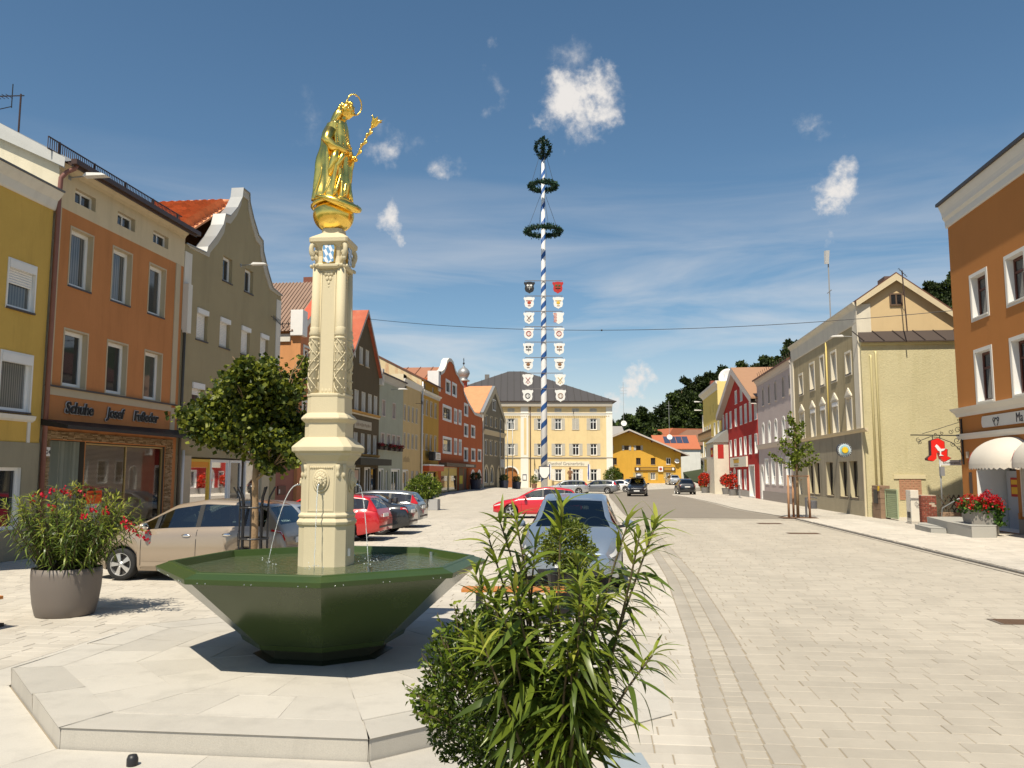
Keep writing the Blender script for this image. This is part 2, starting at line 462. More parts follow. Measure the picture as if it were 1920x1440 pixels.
# right-hand pavement: one flush kerb step and a drain slot
mb = MB()
mb.quad((KERB + .10, -8, .03), (14.35, -8, .03), (14.35, YS, .03), (KERB + .10, YS, .03))
mb.quad((KERB + .10, -8, -.02), (KERB + .10, -8, .03), (KERB + .10, 40.6, .03), (KERB + .10, 40.6, -.02))
mb.quad((KERB + .10, YS, .03), (19, YS, .03), (19, 40.6, .03), (KERB + .10, 40.6, .03)); mb.quad((14.35, 24, .03), (19, 24, .03), (19, YS, .03), (14.35, YS, .03))
ywr = [(KERB + .1, 40.6), (7.7, 50), (7.6, 59), (7.1, 73), (6.55, 81.5), (7.1, 88), (8.5, 93.5), (10.7, 100), (12.3, 104)]
q = resample(ywr, 4)
for a, b in zip(q[:-1], q[1:]): mb.quad((a.x, a.y, .03), (19, a.y, .03), (19, b.y, .03), (b.x, b.y, .03))
mb.cur = 1
mb.quad((KERB - .16, 2, .006), (KERB - .02, 2, .006), (KERB - .02, 41, .006), (KERB - .16, 41, .006))
mb.cur = 2
mb.quad((KERB + .0, 2, .0), (KERB + .10, 2, .0), (KERB + .10, 41, .0), (KERB + .0, 41, .0))
walk = mb.build('sidewalk', [m_walk_far, m_band, M('drain_slot', (.05, .04, .03), .9, .2)], recalc=False); tag(walk, kind='structure')

# ---- paving stones
def stone_mesh(w, l, h=.02, inset=.005, jit=0, rng=RNG):
    w2, l2 = w / 2, l / 2
    vs = [(-w2, -l2, -h), (w2, -l2, -h), (w2, l2, -h), (-w2, l2, -h), (-w2, -l2, -inset), (w2, -l2, -inset), (w2, l2, -inset), (-w2, l2, -inset)]
    i = inset
    vs += [(-w2+i, -l2+i, 0), (w2-i, -l2+i, 0), (w2-i, l2-i, 0), (-w2+i, l2-i, 0)]
    fs = [(8, 9, 10, 11)]
    for k in range(4):
        a, b = k, (k + 1) % 4
        fs += [(a, b, b + 4, a + 4), (a + 4, b + 4, b + 8, a + 8)]
    return vs, fs
def stone_field(parent, mat, rects, singles=300, name='paving_stone', top=.0):
    """rects: (x, y, width across the street, length along it); the ones nearest the camera become objects of their own"""
    rects = sorted(rects, key=lambda q: q[0] ** 2 + q[1] ** 2)
    cache = {}
    for x, y, w, l in rects[:singles]:
        k = (round(w, 2), round(l, 2))
        if k not in cache:
            v, f = stone_mesh(*k); mbx = MB(); mbx.add(v, f); cache[k] = mbx.mesh(name, mats=[mat])
        o = link(name, cache[k], None, parent, (x, y, top + RNG.uniform(-.0025, .0015)))
        o.rotation_euler = (RNG.gauss(0, .003), RNG.gauss(0, .003), RNG.gauss(0, .004))
    mbx = MB(); tones = []
    for x, y, w, l in rects[singles:]:
        v, f = stone_mesh(w, l)
        z = top + RNG.uniform(-.003, .0015); tx = RNG.gauss(0, .003); ty = RNG.gauss(0, .003)
        mbx.add([(p[0] + x, p[1] + y, p[2] + z + p[0] * tx + p[1] * ty) for p in v], f)
        tones += [RNG.random()] * 12
    if mbx.f:
        me = mbx.mesh(name + 's', mats=[mat])
        a = me.attributes.new('tone', 'FLOAT', 'POINT'); a.data.foreach_set('value', tones)
        o = link(name + 's', me, None, parent); tag(o, kind='stuff')
CX, CY, AP = -2.97, 9.07, 2.93       # fountain platform: centre and apothem
def in_oct(x, y, ap):
    x, y = abs(x - CX), abs(y - CY)
    return x < ap and y < ap and (x + y) < ap * 1.41421
def courses(x0f, x1f, y0, y1, wmin, wmax, dep, keep=lambda x, y: True, gap=.010, visible=lambda x, y: True):
    out = []; y = y0
    while y < y1:
        d = dep * RNG.choice((.9, 1, 1, 1.12)); ym = y + d / 2
        x = x0f(ym) - RNG.uniform(0, wmax); xe = x1f(ym)
        while x < xe:
            w = RNG.uniform(wmin, wmax)
            if xe - (x + w) < .16: w = xe - x
            a, b = max(x, x0f(ym)), min(x + w, xe)
            if b - a > .06 and keep((a + b) / 2, ym) and visible((a + b) / 2, ym):
                out.append(((a + b) / 2, ym, round(b - a - gap, 2) if False else b - a - gap, d - gap * .6))
            x += w
        y += d
    return out
def in_view(x, y):     # margin round the field of view, so that a step to the side still sees stones
    f = y * .9936 - x * .1134; s = x * .9936 + y * .1134
    return f > 3.2 and abs(s) < f * .78 + 1.5
def far_from_platform(x, y): return not in_oct(x, y, AP + .34)
def rq(l): return [(x, y, round(w / .03) * .03, round(d / .02) * .02) for x, y, w, d in l]
pl = courses(lambda y: -14.35, lambda y: band_l(y) - .004, 3.0, YS, .30, .52, .235, far_from_platform, visible=in_view)
near = sorted(pl, key=lambda q: q[0]**2 + q[1]**2)
stone_field(square, m_plaza, pl, 300)
rd = courses(lambda y: band_r(y) + .004, lambda y: KERB - .17, 3.0, YS, .30, .55, .235, visible=in_view)
stone_field(road, m_road, rd, 300)
wk = courses(lambda y: KERB + .12, lambda y: 14.3 if y < 30 else 11.2, 9, YS, .4, .7, .3, visible=in_view)
stone_field(walk, m_walk, wk, 150, top=.052)
# the three-course band between square and carriageway
band = empty('paved_band', (0, 0, 0)); tag(band, kind='structure')
for (f0, f1, mat, l0, l1, top) in ((0, .21, m_band, .34, .46, .001), (.21, .40, m_sett, .14, .2, -.001), (.40, .62, m_band, .34, .46, .001)):
    L_ = []; y = 3.2
    while y < YS:
        l = RNG.uniform(l0, l1); ym = y + l / 2; xl = band_l(ym)
        L_.append((xl + (f0 + f1) / 2, ym, f1 - f0 - .012, l - .012)); y += l
    n1 = min(80, len(L_))
    stone_field(band, mat, L_, n1, 'band_stone', top)
mb = MB(); ys = frange(YS, 40.2, 12)
mb.add([p for y in ys for p in ((band_l(y), y, .006), (band_r(y), y, .006))], [(2*i, 2*i+1, 2*i+3, 2*i+2) for i in range(12)])
mb.build('band_surface', m_band, band, recalc=False)
# drain covers set into the paving
for lab, (x0, y0, x1, y1) in {'rusty drain cover in the paved carriageway near the kerb': (6.3, 36.0, 7.3, 36.7), 'rusty drain cover nearer than the other, in the carriageway': (6.3, 30.2, 7.4, 30.8),
                              'dark rectangular drain cover at the right edge of the carriageway': (5.45, 12.55, 6.4, 13.0)}.items():
    c = empty('drain_cover', ((x0+x1)/2, (y0+y1)/2, 0), 0, lab, 'drain cover')
    w, d = x1 - x0, y1 - y0
    MB().box(-w/2, -d/2, -.01, w/2, d/2, .008).build('frame', M('drain_iron', (.16, .13, .105), .7, .2), c)
    s = MB()
    for k in range(9): s.box(-w/2+.05, -d/2 + d*(k+.3)/9.5, .006, w/2-.05, -d/2 + d*(k+.75)/9.5, .014)
    s.build('grate', M('drain_rust', (.13, .08, .05), .8, .3), c)
# ------------------------------------------------------------------ fountain
stone = M('cream_sandstone', (.57, .495, .33), .75, .06, 2.5, .12, 70, stain=.10, stain_col='8a7450')
FX, FY = -3.11, 9.05
PZ = .17
plat = empty('fountain_platform', (CX, CY, 0), 0, 'octagonal pale granite platform with one step under the fountain', 'platform')
def octv(ap, rot=0, k=0):
    a = rot + math.pi / 8 + k * math.pi / 4
    return Vector((ap / math.cos(math.pi / 8) * math.cos(a), ap / math.cos(math.pi / 8) * math.sin(a)))
def ring_piece(name, mat, parent, ap0, ap1, k, t0, t1, z0, z1, gap=.004, bevel=.006):
    """one block of an octagonal ring: side k, from fraction t0 to t1 of that side"""
    p = [octv(ap1, 0, k).lerp(octv(ap1, 0, k+1), t0), octv(ap1, 0, k).lerp(octv(ap1, 0, k+1), t1), octv(ap0, 0, k).lerp(octv(ap0, 0, k+1), t1), octv(ap0, 0, k).lerp(octv(ap0, 0, k+1), t0)]
    c = sum(p, Vector((0, 0))) / 4
    p = [q + (c - q).normalized() * gap for q in p]
    return MB().prism([tuple(q) for q in p], z0, z1, 'z').build(name, mat, parent, bevel=bevel)
for k in range(8):
    cuts = [0, .5, 1] if k in (4, 3) else [0, 1]
    for a, b in zip(cuts[:-1], cuts[1:]): ring_piece('kerb_block', m_granite, plat, 2.52, AP, k, a, b, -.03, PZ, .005, .012)
    n = 3
    for j in range(n):
        ring_piece('slab', m_granite, plat, 1.88, 2.52, k, j/n, (j+1)/n, .02, PZ - .002, .003, .004)
    for j in range(2): ring_piece('slab', m_granite, plat, 1.22, 1.88, k, j/2, (j+1)/2, .02, PZ - .003, .003, .004)
    ring_piece('slab', m_granite, plat, .3, 1.22, k, 0, 1, .02, PZ - .004, .003, .004)
    # flush border course in the paving round the step
    for a, b in ((0, .5), (.5, 1)):
        ring_piece('border_slab', m_granite, plat, AP + .02, AP + .58, k, a, b, -.03, .012, .006, .004)
MB().lathe([(2.5, .0), (2.5, .1)], 8, rot=math.pi/8).build('core', m_joint, plat)

fount = empty('fountain', (FX, FY, PZ), R(-5), 'green octagonal metal fountain basin round a cream stone column with lion spouts', 'fountain')
green = M('basin_green', (.032, .050, .012), .2, .12, 1.5, .02, 30, spec=.5, stain=.3, stain_col='4b5638')
rim_green = M('rim_green', (.036, .064, .014), .35, .12, 3, .03, 30)
side_grey = M('basin_side_reflection', (.30, .29, .25), .5, .2, 2.5, .05, stain=.5, stain_col='3a4a25')  # pale reflection of the paving put into the colour; no plate uses it
AR = 1.64; ZT = 1.0
def oct_ring(mb, prof, rot=0, close=False):
    """sweep (apothem, z) round an octagon"""
    n = 8; vs = []
    for ap, z in prof:
        for k in range(n): q = octv(ap, rot, k); vs.append((q.x, q.y, z))
    mb.add(vs, [(i*n+k, i*n+(k+1)%n, (i+1)*n+(k+1)%n, (i+1)*n+k) for i in range(len(prof)-1) for k in range(n)])
    return mb
# eight plates of the bowl: each side its own plate
for k in range(8):
    a0, a1 = octv(AR - .05, 0, k), octv(AR - .05, 0, k + 1); b0, b1 = octv(.82, 0, k), octv(.82, 0, k + 1)
    c0, c1 = octv(.80, 0, k), octv(.80, 0, k + 1)
    g = MB(); pts = lambda u, t, z, i=0: None
    o_ = .012
    def P(q, z, s=1.0): return (q.x * s, q.y * s, z)
    g.quad(P(a0, ZT - .09), P(a1, ZT - .09), P(b1, .20), P(b0, .20))
    g.quad(P(a0, ZT - .09, .985), P(a1, ZT - .09, .985), P(b1, .20, .975), P(b0, .20, .975))
    g.quad(P(b0, .20), P(b1, .20), P(c1, .15), P(c0, .15))
    pl_ = g.build('bowl_plate', green, fount)
rim = MB()
oct_ring(rim, [(AR - .05, ZT - .10), (AR, ZT - .10), (AR + .01, ZT - .05), (AR - .10, ZT - .012), (AR - .11, ZT), (AR - .16, ZT), (AR - .22, ZT - .2), (AR - .42, ZT - .36)])
rim.build('rim', rim_green, fount, bevel=.004)
# little bolts under the rim
bo = MB()
for k in range(8):
    p, q = octv(AR + .006, 0, k), octv(AR + .006, 0, k+1)
    for t in (.1, .16, .45, .5, .84, .9):
        c = p.lerp(q, t); bo.ball((c.x, c.y, ZT - .085), .006, 6, 4)
bo.build('rim_bolts', chrome, fount, smooth=True)
ft = MB(); oct_ring(ft, [(.80, .15), (.64, .12), (.62, .03), (.70, .0)]); ft.build('foot', M('foot_dark', (.02, .025, .012), .5, .2), fount)
bs = MB(); oct_ring(bs, [(AR - .42, ZT - .36), (.74, .27), (.3, .27)]); bs.build('basin_floor', M('basin_floor_green', (.16, .185, .085), .7, .3, 3, .1, stain=.5, stain_col='5a5a30'), fount)
wm = bpy.data.materials.new('fountain_water'); wm.use_nodes = True
nt = wm.node_tree; nt.nodes.clear(); N = nt.nodes.new; L = nt.links.new
tr = N('ShaderNodeBsdfTransparent'); tr.inputs[0].default_value = (.62, .72, .55, 1)
gl = N('ShaderNodeBsdfGlossy'); gl.inputs['Roughness'].default_value = .03
df = N('ShaderNodeBsdfDiffuse'); df.inputs[0].default_value = (.20, .23, .13, 1)
fr = N('ShaderNodeFresnel'); fr.inputs[0].default_value = 1.33
bp = N('ShaderNodeBump'); bp.inputs['Strength'].default_value = .35; bp.inputs['Distance'].default_value = .03
ns = N('ShaderNodeTexNoise'); ns.inputs['Scale'].default_value = 14; ns.inputs['Detail'].default_value = 3
tcn = N('ShaderNodeTexCoord'); L(tcn.outputs['Object'], ns.inputs['Vector']); L(ns.outputs['Fac'], bp.inputs['Height'])
L(bp.outputs[0], gl.inputs['Normal']); L(bp.outputs[0], fr.inputs['Normal'])
m0 = N('ShaderNodeMixShader'); m0.inputs[0].default_value = .45; L(tr.outputs[0], m0.inputs[1]); L(df.outputs[0], m0.inputs[2])
m1 = N('ShaderNodeMixShader'); L(fr.outputs[0], m1.inputs[0]); L(m0.outputs[0], m1.inputs[1]); L(gl.outputs[0], m1.inputs[2])
oo = N('ShaderNodeOutputMaterial'); L(m1.outputs[0], oo.inputs[0])
WZ = ZT - .075
wt = MB(); wt.add([(*octv(AR - .175, 0, k), WZ) for k in range(8)], [tuple(range(8))]); wt.build('water', wm, fount)
nz_ = MB()
for (x, y) in ((-.95, 1.25), (.72, -.55), (.85, 1.2)): nz_.lathe([(.03, -.1), (.03, .03), (.036, .03), (.036, .05), (.0, .05)], 10, (x, y, WZ))
nz_.build('inlet_nozzle', chrome, fount, smooth=False)

# ---- column: stacked blocks of chamfered square plan; z measured from the platform top
column = empty('column_dummy'); bpy.data.objects.remove(column)
def chsq(h, c):   # square of half size h with corners cut by c
    return [(-h + c, -h), (h - c, -h), (h, -h + c), (h, h - c), (h - c, h), (-h + c, h), (-h, h - c), (-h, -h + c)]
def chblock(mb, prof):
    """prof: (half size, chamfer, z) stacked"""
    vs = []
    for h, c, z in prof: vs += [(x, y, z) for x, y in chsq(h * CS, c * CS)]
    n = 8
    fs = [(i*n+k, i*n+(k+1)%n, (i+1)*n+(k+1)%n, (i+1)*n+k) for i in range(len(prof)-1) for k in range(n)]
    fs += [tuple(range(n))[::-1], tuple((len(prof)-1)*n+k for k in range(n))]
    return mb.add(vs, fs)
CR = R(6.5)       # the column is turned a little against the basin
col_rot = (0, 0, CR)
CS = .73
def cz(z): return z - PZ
pd = MB()
chblock(pd, [(.365, .13, .2), (.365, .13, cz(1.53)), (.385, .135, cz(1.545)), (.395, .14, cz(1.575)), (.375, .135, cz(1.60)), (.36, .13, cz(1.615)), (.375, .135, cz(1.63)), (.375, .135, cz(1.65)), (.345, .125, cz(1.675)), (.345, .125, cz(2.20)),
             (.355, .12, cz(2.235)), (.42, .11, cz(2.30)), (.425, .11, cz(2.325)), (.46, .10, cz(2.345)), (.465, .10, cz(2.39)), (.45, .10, cz(2.405)), (.33, .10, cz(2.50))])
pd.build('pedestal', stone, fount, rot=col_rot, bevel=.006)
# recessed panel frames and bead row on each pedestal face, corner consoles
fr_ = MB(); cons = MB()
for q in range(4):
    m4 = Matrix.Rotation(q * math.pi / 2, 3, 'Z')
    def T(x, y, z): v = m4 @ Vector((x, y, z)); return tuple(v)
    def tb(mbx, x0, y0, z0, x1, y1, z1):
        t = MB().box(x0, y0, z0, x1, y1, z1); mbx.add([T(*p) for p in t.v], t.f)
    y = -.345
    for (x0, z0, x1, z1) in ((-.20, 1.69, -.185, 2.19), (.185, 1.69, .20, 2.19), (-.185, 1.69, .185, 1.705)): tb(fr_, x0, y - .008, cz(z0), x1, y + .01, cz(z1))
    for i in range(13):
        t = MB().ball((-.165 + i * .0275, y - .004, cz(2.165)), .014, 6, 4); fr_.add([T(*p) for p in t.v], t.f)
    for sx in (-1, 1):
        t = MB().lathe([(.012, -.02), (.03, 0), (.034, .03), (.022, .05), (.03, .07), (.042, .13)], 8, (sx * .245, y + .03, cz(2.07))); cons.add([T(*p) for p in t.v], t.f)
def slim(o): o.scale = (CS, CS, 1); return o
slim(fr_.build('panel_moulding', stone, fount, rot=col_rot, smooth=False)); slim(cons.build('corner_consoles', stone, fount, rot=col_rot, smooth=True))
sb = MB()
chblock(sb, [(.315, .10, cz(2.46)), (.315, .10, cz(2.66)), (.335, .105, cz(2.675)), (.365, .11, cz(2.70)), (.365, .11, cz(2.715)), (.335, .10, cz(2.745)), (.295, .09, cz(2.77)), (.29, .09, cz(2.95)), (.30, .09, cz(2.96)), (.30, .09, cz(2.985)), (.285, .085, cz(2.99))])
sb.build('shaft_base', stone, fount, rot=col_rot, bevel=.005)
# gables where the stepped courses meet the chamfers
gb = MB()
for q in range(4):
    for zz, h, w, t in ((2.70, .365, .15, .05), (2.40, .455, .22, .06)):
        m4 = Matrix.Rotation(q * math.pi / 2, 3, 'Z')
        vs = [(-w, -h, cz(zz)), (w, -h, cz(zz)), (0, -h + .11, cz(zz + t + .02)), (0, -h + .01, cz(zz + .0))]
        gb.add([tuple(m4 @ Vector(p)) for p in vs], [(0, 1, 2), (0, 3, 1), (0, 2, 3), (1, 3, 2)])
slim(gb.build('course_gables', stone, fount, rot=col_rot))
sh = MB(); chblock(sh, [(.225, .02, cz(2.985)), (.21, .02, cz(4.42))]); sh.build('shaft', stone, fount, rot=col_rot)
# round corner shafts; their lower third carries a lattice
for sx in (-1, 1):
    for sy in (-1, 1):
        t = MB(); t.tube([(sx * .205, sy * .205, cz(2.985)), (sx * .19, sy * .19, cz(4.42))], [.078, .07], 14); cs = slim(t.build('corner_shaft', stone, fount, rot=col_rot, smooth=True))
        la = MB()
        for s in (-1, 1):
            for ph in (0, .5, ):
                pts = []
                for i in range(29):
                    u = i / 28; a = s * (u * 2.6 + ph) * math.pi * 1.0
                    rr = .082; cxy = .205 - .005 * u
                    pts.append((sx * cxy + rr * math.cos(a), sy * cxy + rr * math.sin(a), cz(3.0) + u * .60))
                la.tube(pts, .009, 5)
        for i in range(6):
            for a in range(8):
                aa = a * math.pi / 4 + (i % 2) * math.pi / 8
                la.ball((sx * .203 + .08 * math.cos(aa), sy * .203 + .08 * math.sin(aa), cz(3.05) + i * .1), .014, 5, 4)
        la.lathe([(.078, .0), (.09, .006), (.09, .02), (.078, .03)], 14, (sx * .2, sy * .2, cz(3.60)))
        la.lathe([(.07, .0), (.095, .03), (.078, .07), (.082, .10), (.07, .11)], 10, (sx * .2, sy * .2, cz(3.63)))
        la.build('lattice', stone, cs, smooth=True)
# carved leaf drops at top and foot of every face
lf = MB()
for q in range(4):
    m4 = Matrix.Rotation(q * math.pi / 2, 3, 'Z')
    for (x, z, r) in ((-.045, 4.36, .035), (.045, 4.36, .035), (0, 4.35, .03), (-.025, 4.30, .028), (.025, 4.30, .028), (0, 4.25, .022), (0, 4.21, .014), (-.055, 3.02, .03), (.055, 3.02, .03), (0, 3.02, .03), (-.03, 3.06, .02), (.03, 3.06, .02), (-.03, 3.10, .012), (.03, 3.10, .012)):
        t = MB().ball((x, -.216 + (z - 3) * .003, cz(z)), r, 7, 5, sy=.5); lf.add([tuple(m4 @ Vector(p)) for p in t.v], t.f)
    t = MB()
    for (x0, z0, x1, z1) in ((-.115, 3.0, -.105, 4.38), (.105, 3.0, .115, 4.38), (-.105, 4.37, .105, 4.385)): t.box(x0, -.228, cz(z0), x1, -.205, cz(z1))
    lf.add([tuple(m4 @ Vector(p)) for p in t.v], t.f)
slim(lf.build('carved_leaves', stone, fount, rot=col_rot, smooth=True))
cp = MB()
chblock(cp, [(.255, .09, cz(4.41)), (.285, .09, cz(4.43)), (.285, .09, cz(4.455)), (.235, .07, cz(4.47)), (.215, .06, cz(4.56)), (.235, .06, cz(4.66)), (.27, .06, cz(4.70)), (.305, .03, cz(4.715)), (.31, .03, cz(4.76)), (.30, .03, cz(4.77)), (.185, .05, cz(4.835)), (.165, .05, cz(4.84)), (.16, .05, cz(4.90))])
cp.build('capital', stone, fount, rot=col_rot, bevel=.004)
# bead string and corner volutes
vo = MB()
for q in range(4):
    m4 = Matrix.Rotation(q * math.pi / 2, 3, 'Z'); t = MB()
    for i in range(9):
        if abs(i - 4) > 2: t.ball((-.22 + i * .055, -.285, cz(4.443)), .022, 6, 4)
    vo.add([tuple(m4 @ Vector(p)) for p in t.v], t.f)
for sx in (-1, 1):
    for sy in (-1, 1):
        d = Vector((sx, sy, 0)).normalized(); pts = []; rad = []
        for i in range(22):
            u = i / 21; a = -1.2 + u * 6.6; r = .085 * (1 - .72 * u)
            pts.append(d * (.31 + r * math.cos(a)) + Vector((0, 0, cz(4.64) + r * math.sin(a)))); rad.append(.042 * (1 - .45 * u))
        vo.tube(pts, rad, 8)
        vo.tube([d * .265 + Vector((0, 0, cz(4.47))), d * .285 + Vector((0, 0, cz(4.53))), d * .36 + Vector((0, 0, cz(4.57)))], [.03, .035, .04], 8)
        vo.ball(tuple(d * .355 + Vector((0, 0, cz(4.535)))), .035, 8, 6)
slim(vo.build('volutes', stone, fount, rot=col_rot, smooth=True))
# blue and white lozenge shields
gold_trim = M('shield_gilt', (.62, .40, .10), .35, .15, 8, metal=.7)
sm = bpy.data.materials.new('blue_white_lozenges'); sm.use_nodes = True
nt = sm.node_tree; bs_ = nt.nodes['Principled BSDF']; bs_.inputs['Roughness'].default_value = .5
tcn = nt.nodes.new('ShaderNodeTexCoord'); mp = nt.nodes.new('ShaderNodeMapping'); mp.inputs['Rotation'].default_value = (0, R(32), 0)
ck = nt.nodes.new('ShaderNodeTexChecker'); ck.inputs['Scale'].default_value = 1
mp2 = nt.nodes.new('ShaderNodeMapping'); mp2.inputs['Scale'].default_value = (24, 1, 13); mp2.inputs['Location'].default_value = (.1, .5, .1)
nt.links.new(tcn.outputs['Object'], mp.inputs[0]); nt.links.new(mp.outputs[0], mp2.inputs[0]); nt.links.new(mp2.outputs[0], ck.inputs['Vector'])
ck.inputs['Color1'].default_value = (.75, .76, .78, 1); ck.inputs['Color2'].default_value = (.13, .30, .52, 1)
nt.links.new(ck.outputs['Color'], bs_.inputs['Base Color'])
so = [(-.085, .10), (.085, .10), (.095, .06), (.08, -.02), (.085, -.09), (.03, -.10), (0, -.115), (-.03, -.10), (-.085, -.09), (-.08, -.02), (-.095, .06)]
for q in range(4):
    piv = MB().prism([(x * 1.16, z * 1.13) for x, z in so], -.262, -.20, 'y').build('coat_of_arms', gold_trim, fount, rot=(0, 0, CR + q * math.pi / 2), loc=(0, 0, cz(4.58)))
    MB().prism(so, -.270, -.255, 'y').build('shield_field', sm, piv); slim(piv)
# lion spouts
for q in range(4):
    l = MB(); y0 = -.345
    ang = CR + q * math.pi / 2
    prof = [(.125, .0), (.13, .012), (.118, .022), (.105, .016), (.0, .016)]
    vs = []; 
    t = MB().lathe(prof, 24); l.add([(p[0], y0 - p[2], p[1]) for p in t.v], t.f)
    ro = l.build('roundel', stone, fount, rot=(0, 0, ang), loc=(0, 0, cz(2.02)), smooth=True)
    h = MB()
    for a in range(16):
        aa = a * math.pi / 8
        h.ball((.072 * math.cos(aa), y0 - .03, .072 * math.sin(aa) + .005), .026, 6, 5, sz=1.1)
    for a in range(10):
        aa = a * math.pi / 5 + .3
        h.ball((.052 * math.cos(aa), y0 - .045, .05 * math.sin(aa) + .01), .02, 6, 5)
    h.ball((0, y0 - .04, .0), .055, 10, 8, sy=.9)
    h.ball((0, y0 - .085, -.012), .024, 8, 6, sx=1.1, sz=.8)          # muzzle
    for s in (-1, 1):
        h.ball((s * .022, y0 - .085, -.026), .017, 7, 5)               # cheeks
        h.ball((s * .026, y0 - .078, .022), .013, 6, 4, sz=.6)         # brow
        h.ball((s * .05, y0 - .05, .045), .014, 6, 4)                  # ear
    h.ball((0, y0 - .075, -.05), .016, 6, 5); h.ball((0, y0 - .09, .008), .012, 6, 5, sz=2.2)
    h.build('lion_head', stone, ro, smooth=True)
    MB().tube([(0, y0 - .07, -.037), (0, y0 - .125, -.045)], .012, 8).build('spout', chrome, ro, smooth=True); slim(ro)
# water jets from the four mouths
jm = bpy.data.materials.new('water_jet'); jm.use_nodes = True
b_ = jm.node_tree.nodes['Principled BSDF']; b_.inputs['Base Color'].default_value = (.85, .9, .92, 1); b_.inputs['Roughness'].default_value = .08; b_.inputs['Transmission Weight'].default_value = .6; b_.inputs['IOR'].default_value = 1.33
for q, (v0, thin) in enumerate(((.16, 1), (.30, 1), (1.0, 1), (.75, 1))):
    ang = CR + q * math.pi / 2
    j = MB(); pts = []; rad = []; z0 = cz(2.02) - .045; drop = z0 - WZ
    tt = math.sqrt(2 * drop / 9.81)
    for i in range(26):
        t = tt * i / 25
        pts.append((RNG.gauss(0, .0015), -.35 - v0 * t, z0 - 4.905 * t * t)); rad.append(.0075 * (1 - .35 * i / 25) * (.55 if i > 12 and i % 3 == 0 else 1))
    j.tube(pts, rad, 6)
    for i in range(14): j.ball((RNG.gauss(0, .06), pts[-1][1] + RNG.gauss(0, .06), WZ + abs(RNG.gauss(0, .035))), RNG.uniform(.003, .008), 5, 4)
    j.build('water_jet', jm, fount, rot=(0, 0, ang), smooth=True)
MB().prism([(-.02, -.02), (.02, -.02), (.02, .02), (-.02, .02)], cz(1.2), cz(1.28), 'z').build('junction_cap', white, fount, loc=(.275, -.05, 0))

# ------------------------------------------------------------------ gilded statue
gm = bpy.data.materials.new('gold_leaf'); gm.use_nodes = True
nt = gm.node_tree; b_ = nt.nodes['Principled BSDF']; b_.inputs['Metallic'].default_value = 1; b_.inputs['Base Color'].default_value = (1.0, .70, .16, 1)
tcn = nt.nodes.new('ShaderNodeTexCoord'); ns = nt.nodes.new('ShaderNodeTexNoise'); ns.inputs['Scale'].default_value = 12; ns.inputs['Detail'].default_value = 4
nt.links.new(tcn.outputs['Object'], ns.inputs[0]); rg = nt.nodes.new('ShaderNodeMapRange'); rg.inputs['To Min'].default_value = .15; rg.inputs['To Max'].default_value = .34
nt.links.new(ns.outputs['Fac'], rg.inputs['Value']); nt.links.new(rg.outputs[0], b_.inputs['Roughness'])
bp = nt.nodes.new('ShaderNodeBump'); bp.inputs['Strength'].default_value = .15; bp.inputs['Distance'].default_value = .02; nt.links.new(ns.outputs['Fac'], bp.inputs['Height']); nt.links.new(bp.outputs[0], b_.inputs['Normal'])
statue = empty('statue', (FX - .01, FY, 4.90), R(8), 'gilded statue of a robed woman with halo and lily sceptre on a globe', 'statue'); statue.scale = (1, 1, .96)
# local: +x is where she faces, z=0 at the foot of the globe
gbm = MB(); gbm.ball((0, 0, .185), .235, 32, 20, sz=.92)
gbm.build('globe', gm, statue, smooth=True)
# crescent moon lying round the globe, horn rising in front
cr = MB(); pts = []; rad = []
for i in range(30):
    u = i / 29; a = -2.3 + u * 2.9
    pts.append((.27 * math.cos(a) + .02, .27 * math.sin(a), .30 - .10 * math.cos(a) + .16 * u ** 4)); rad.append(.004 + .05 * math.sin(math.pi * min(1, u * 1.02)) ** .7)
cr.tube(pts, rad, 8); cr.build('crescent', gm, statue, smooth=True)
ser = MB(); pts = []
for i in range(46):
    a = i / 45 * 4.2 * math.pi; r = .245 - .05 * (i / 45)
    pts.append((r * math.cos(a) - .01, r * math.sin(a), .285 + .085 * i / 45 + .02 * math.sin(a * 1.5)))
ser.tube(pts, [.018 + .008 * math.sin(i * .07) for i in range(46)], 7); ser.build('serpent', gm, statue, smooth=True)
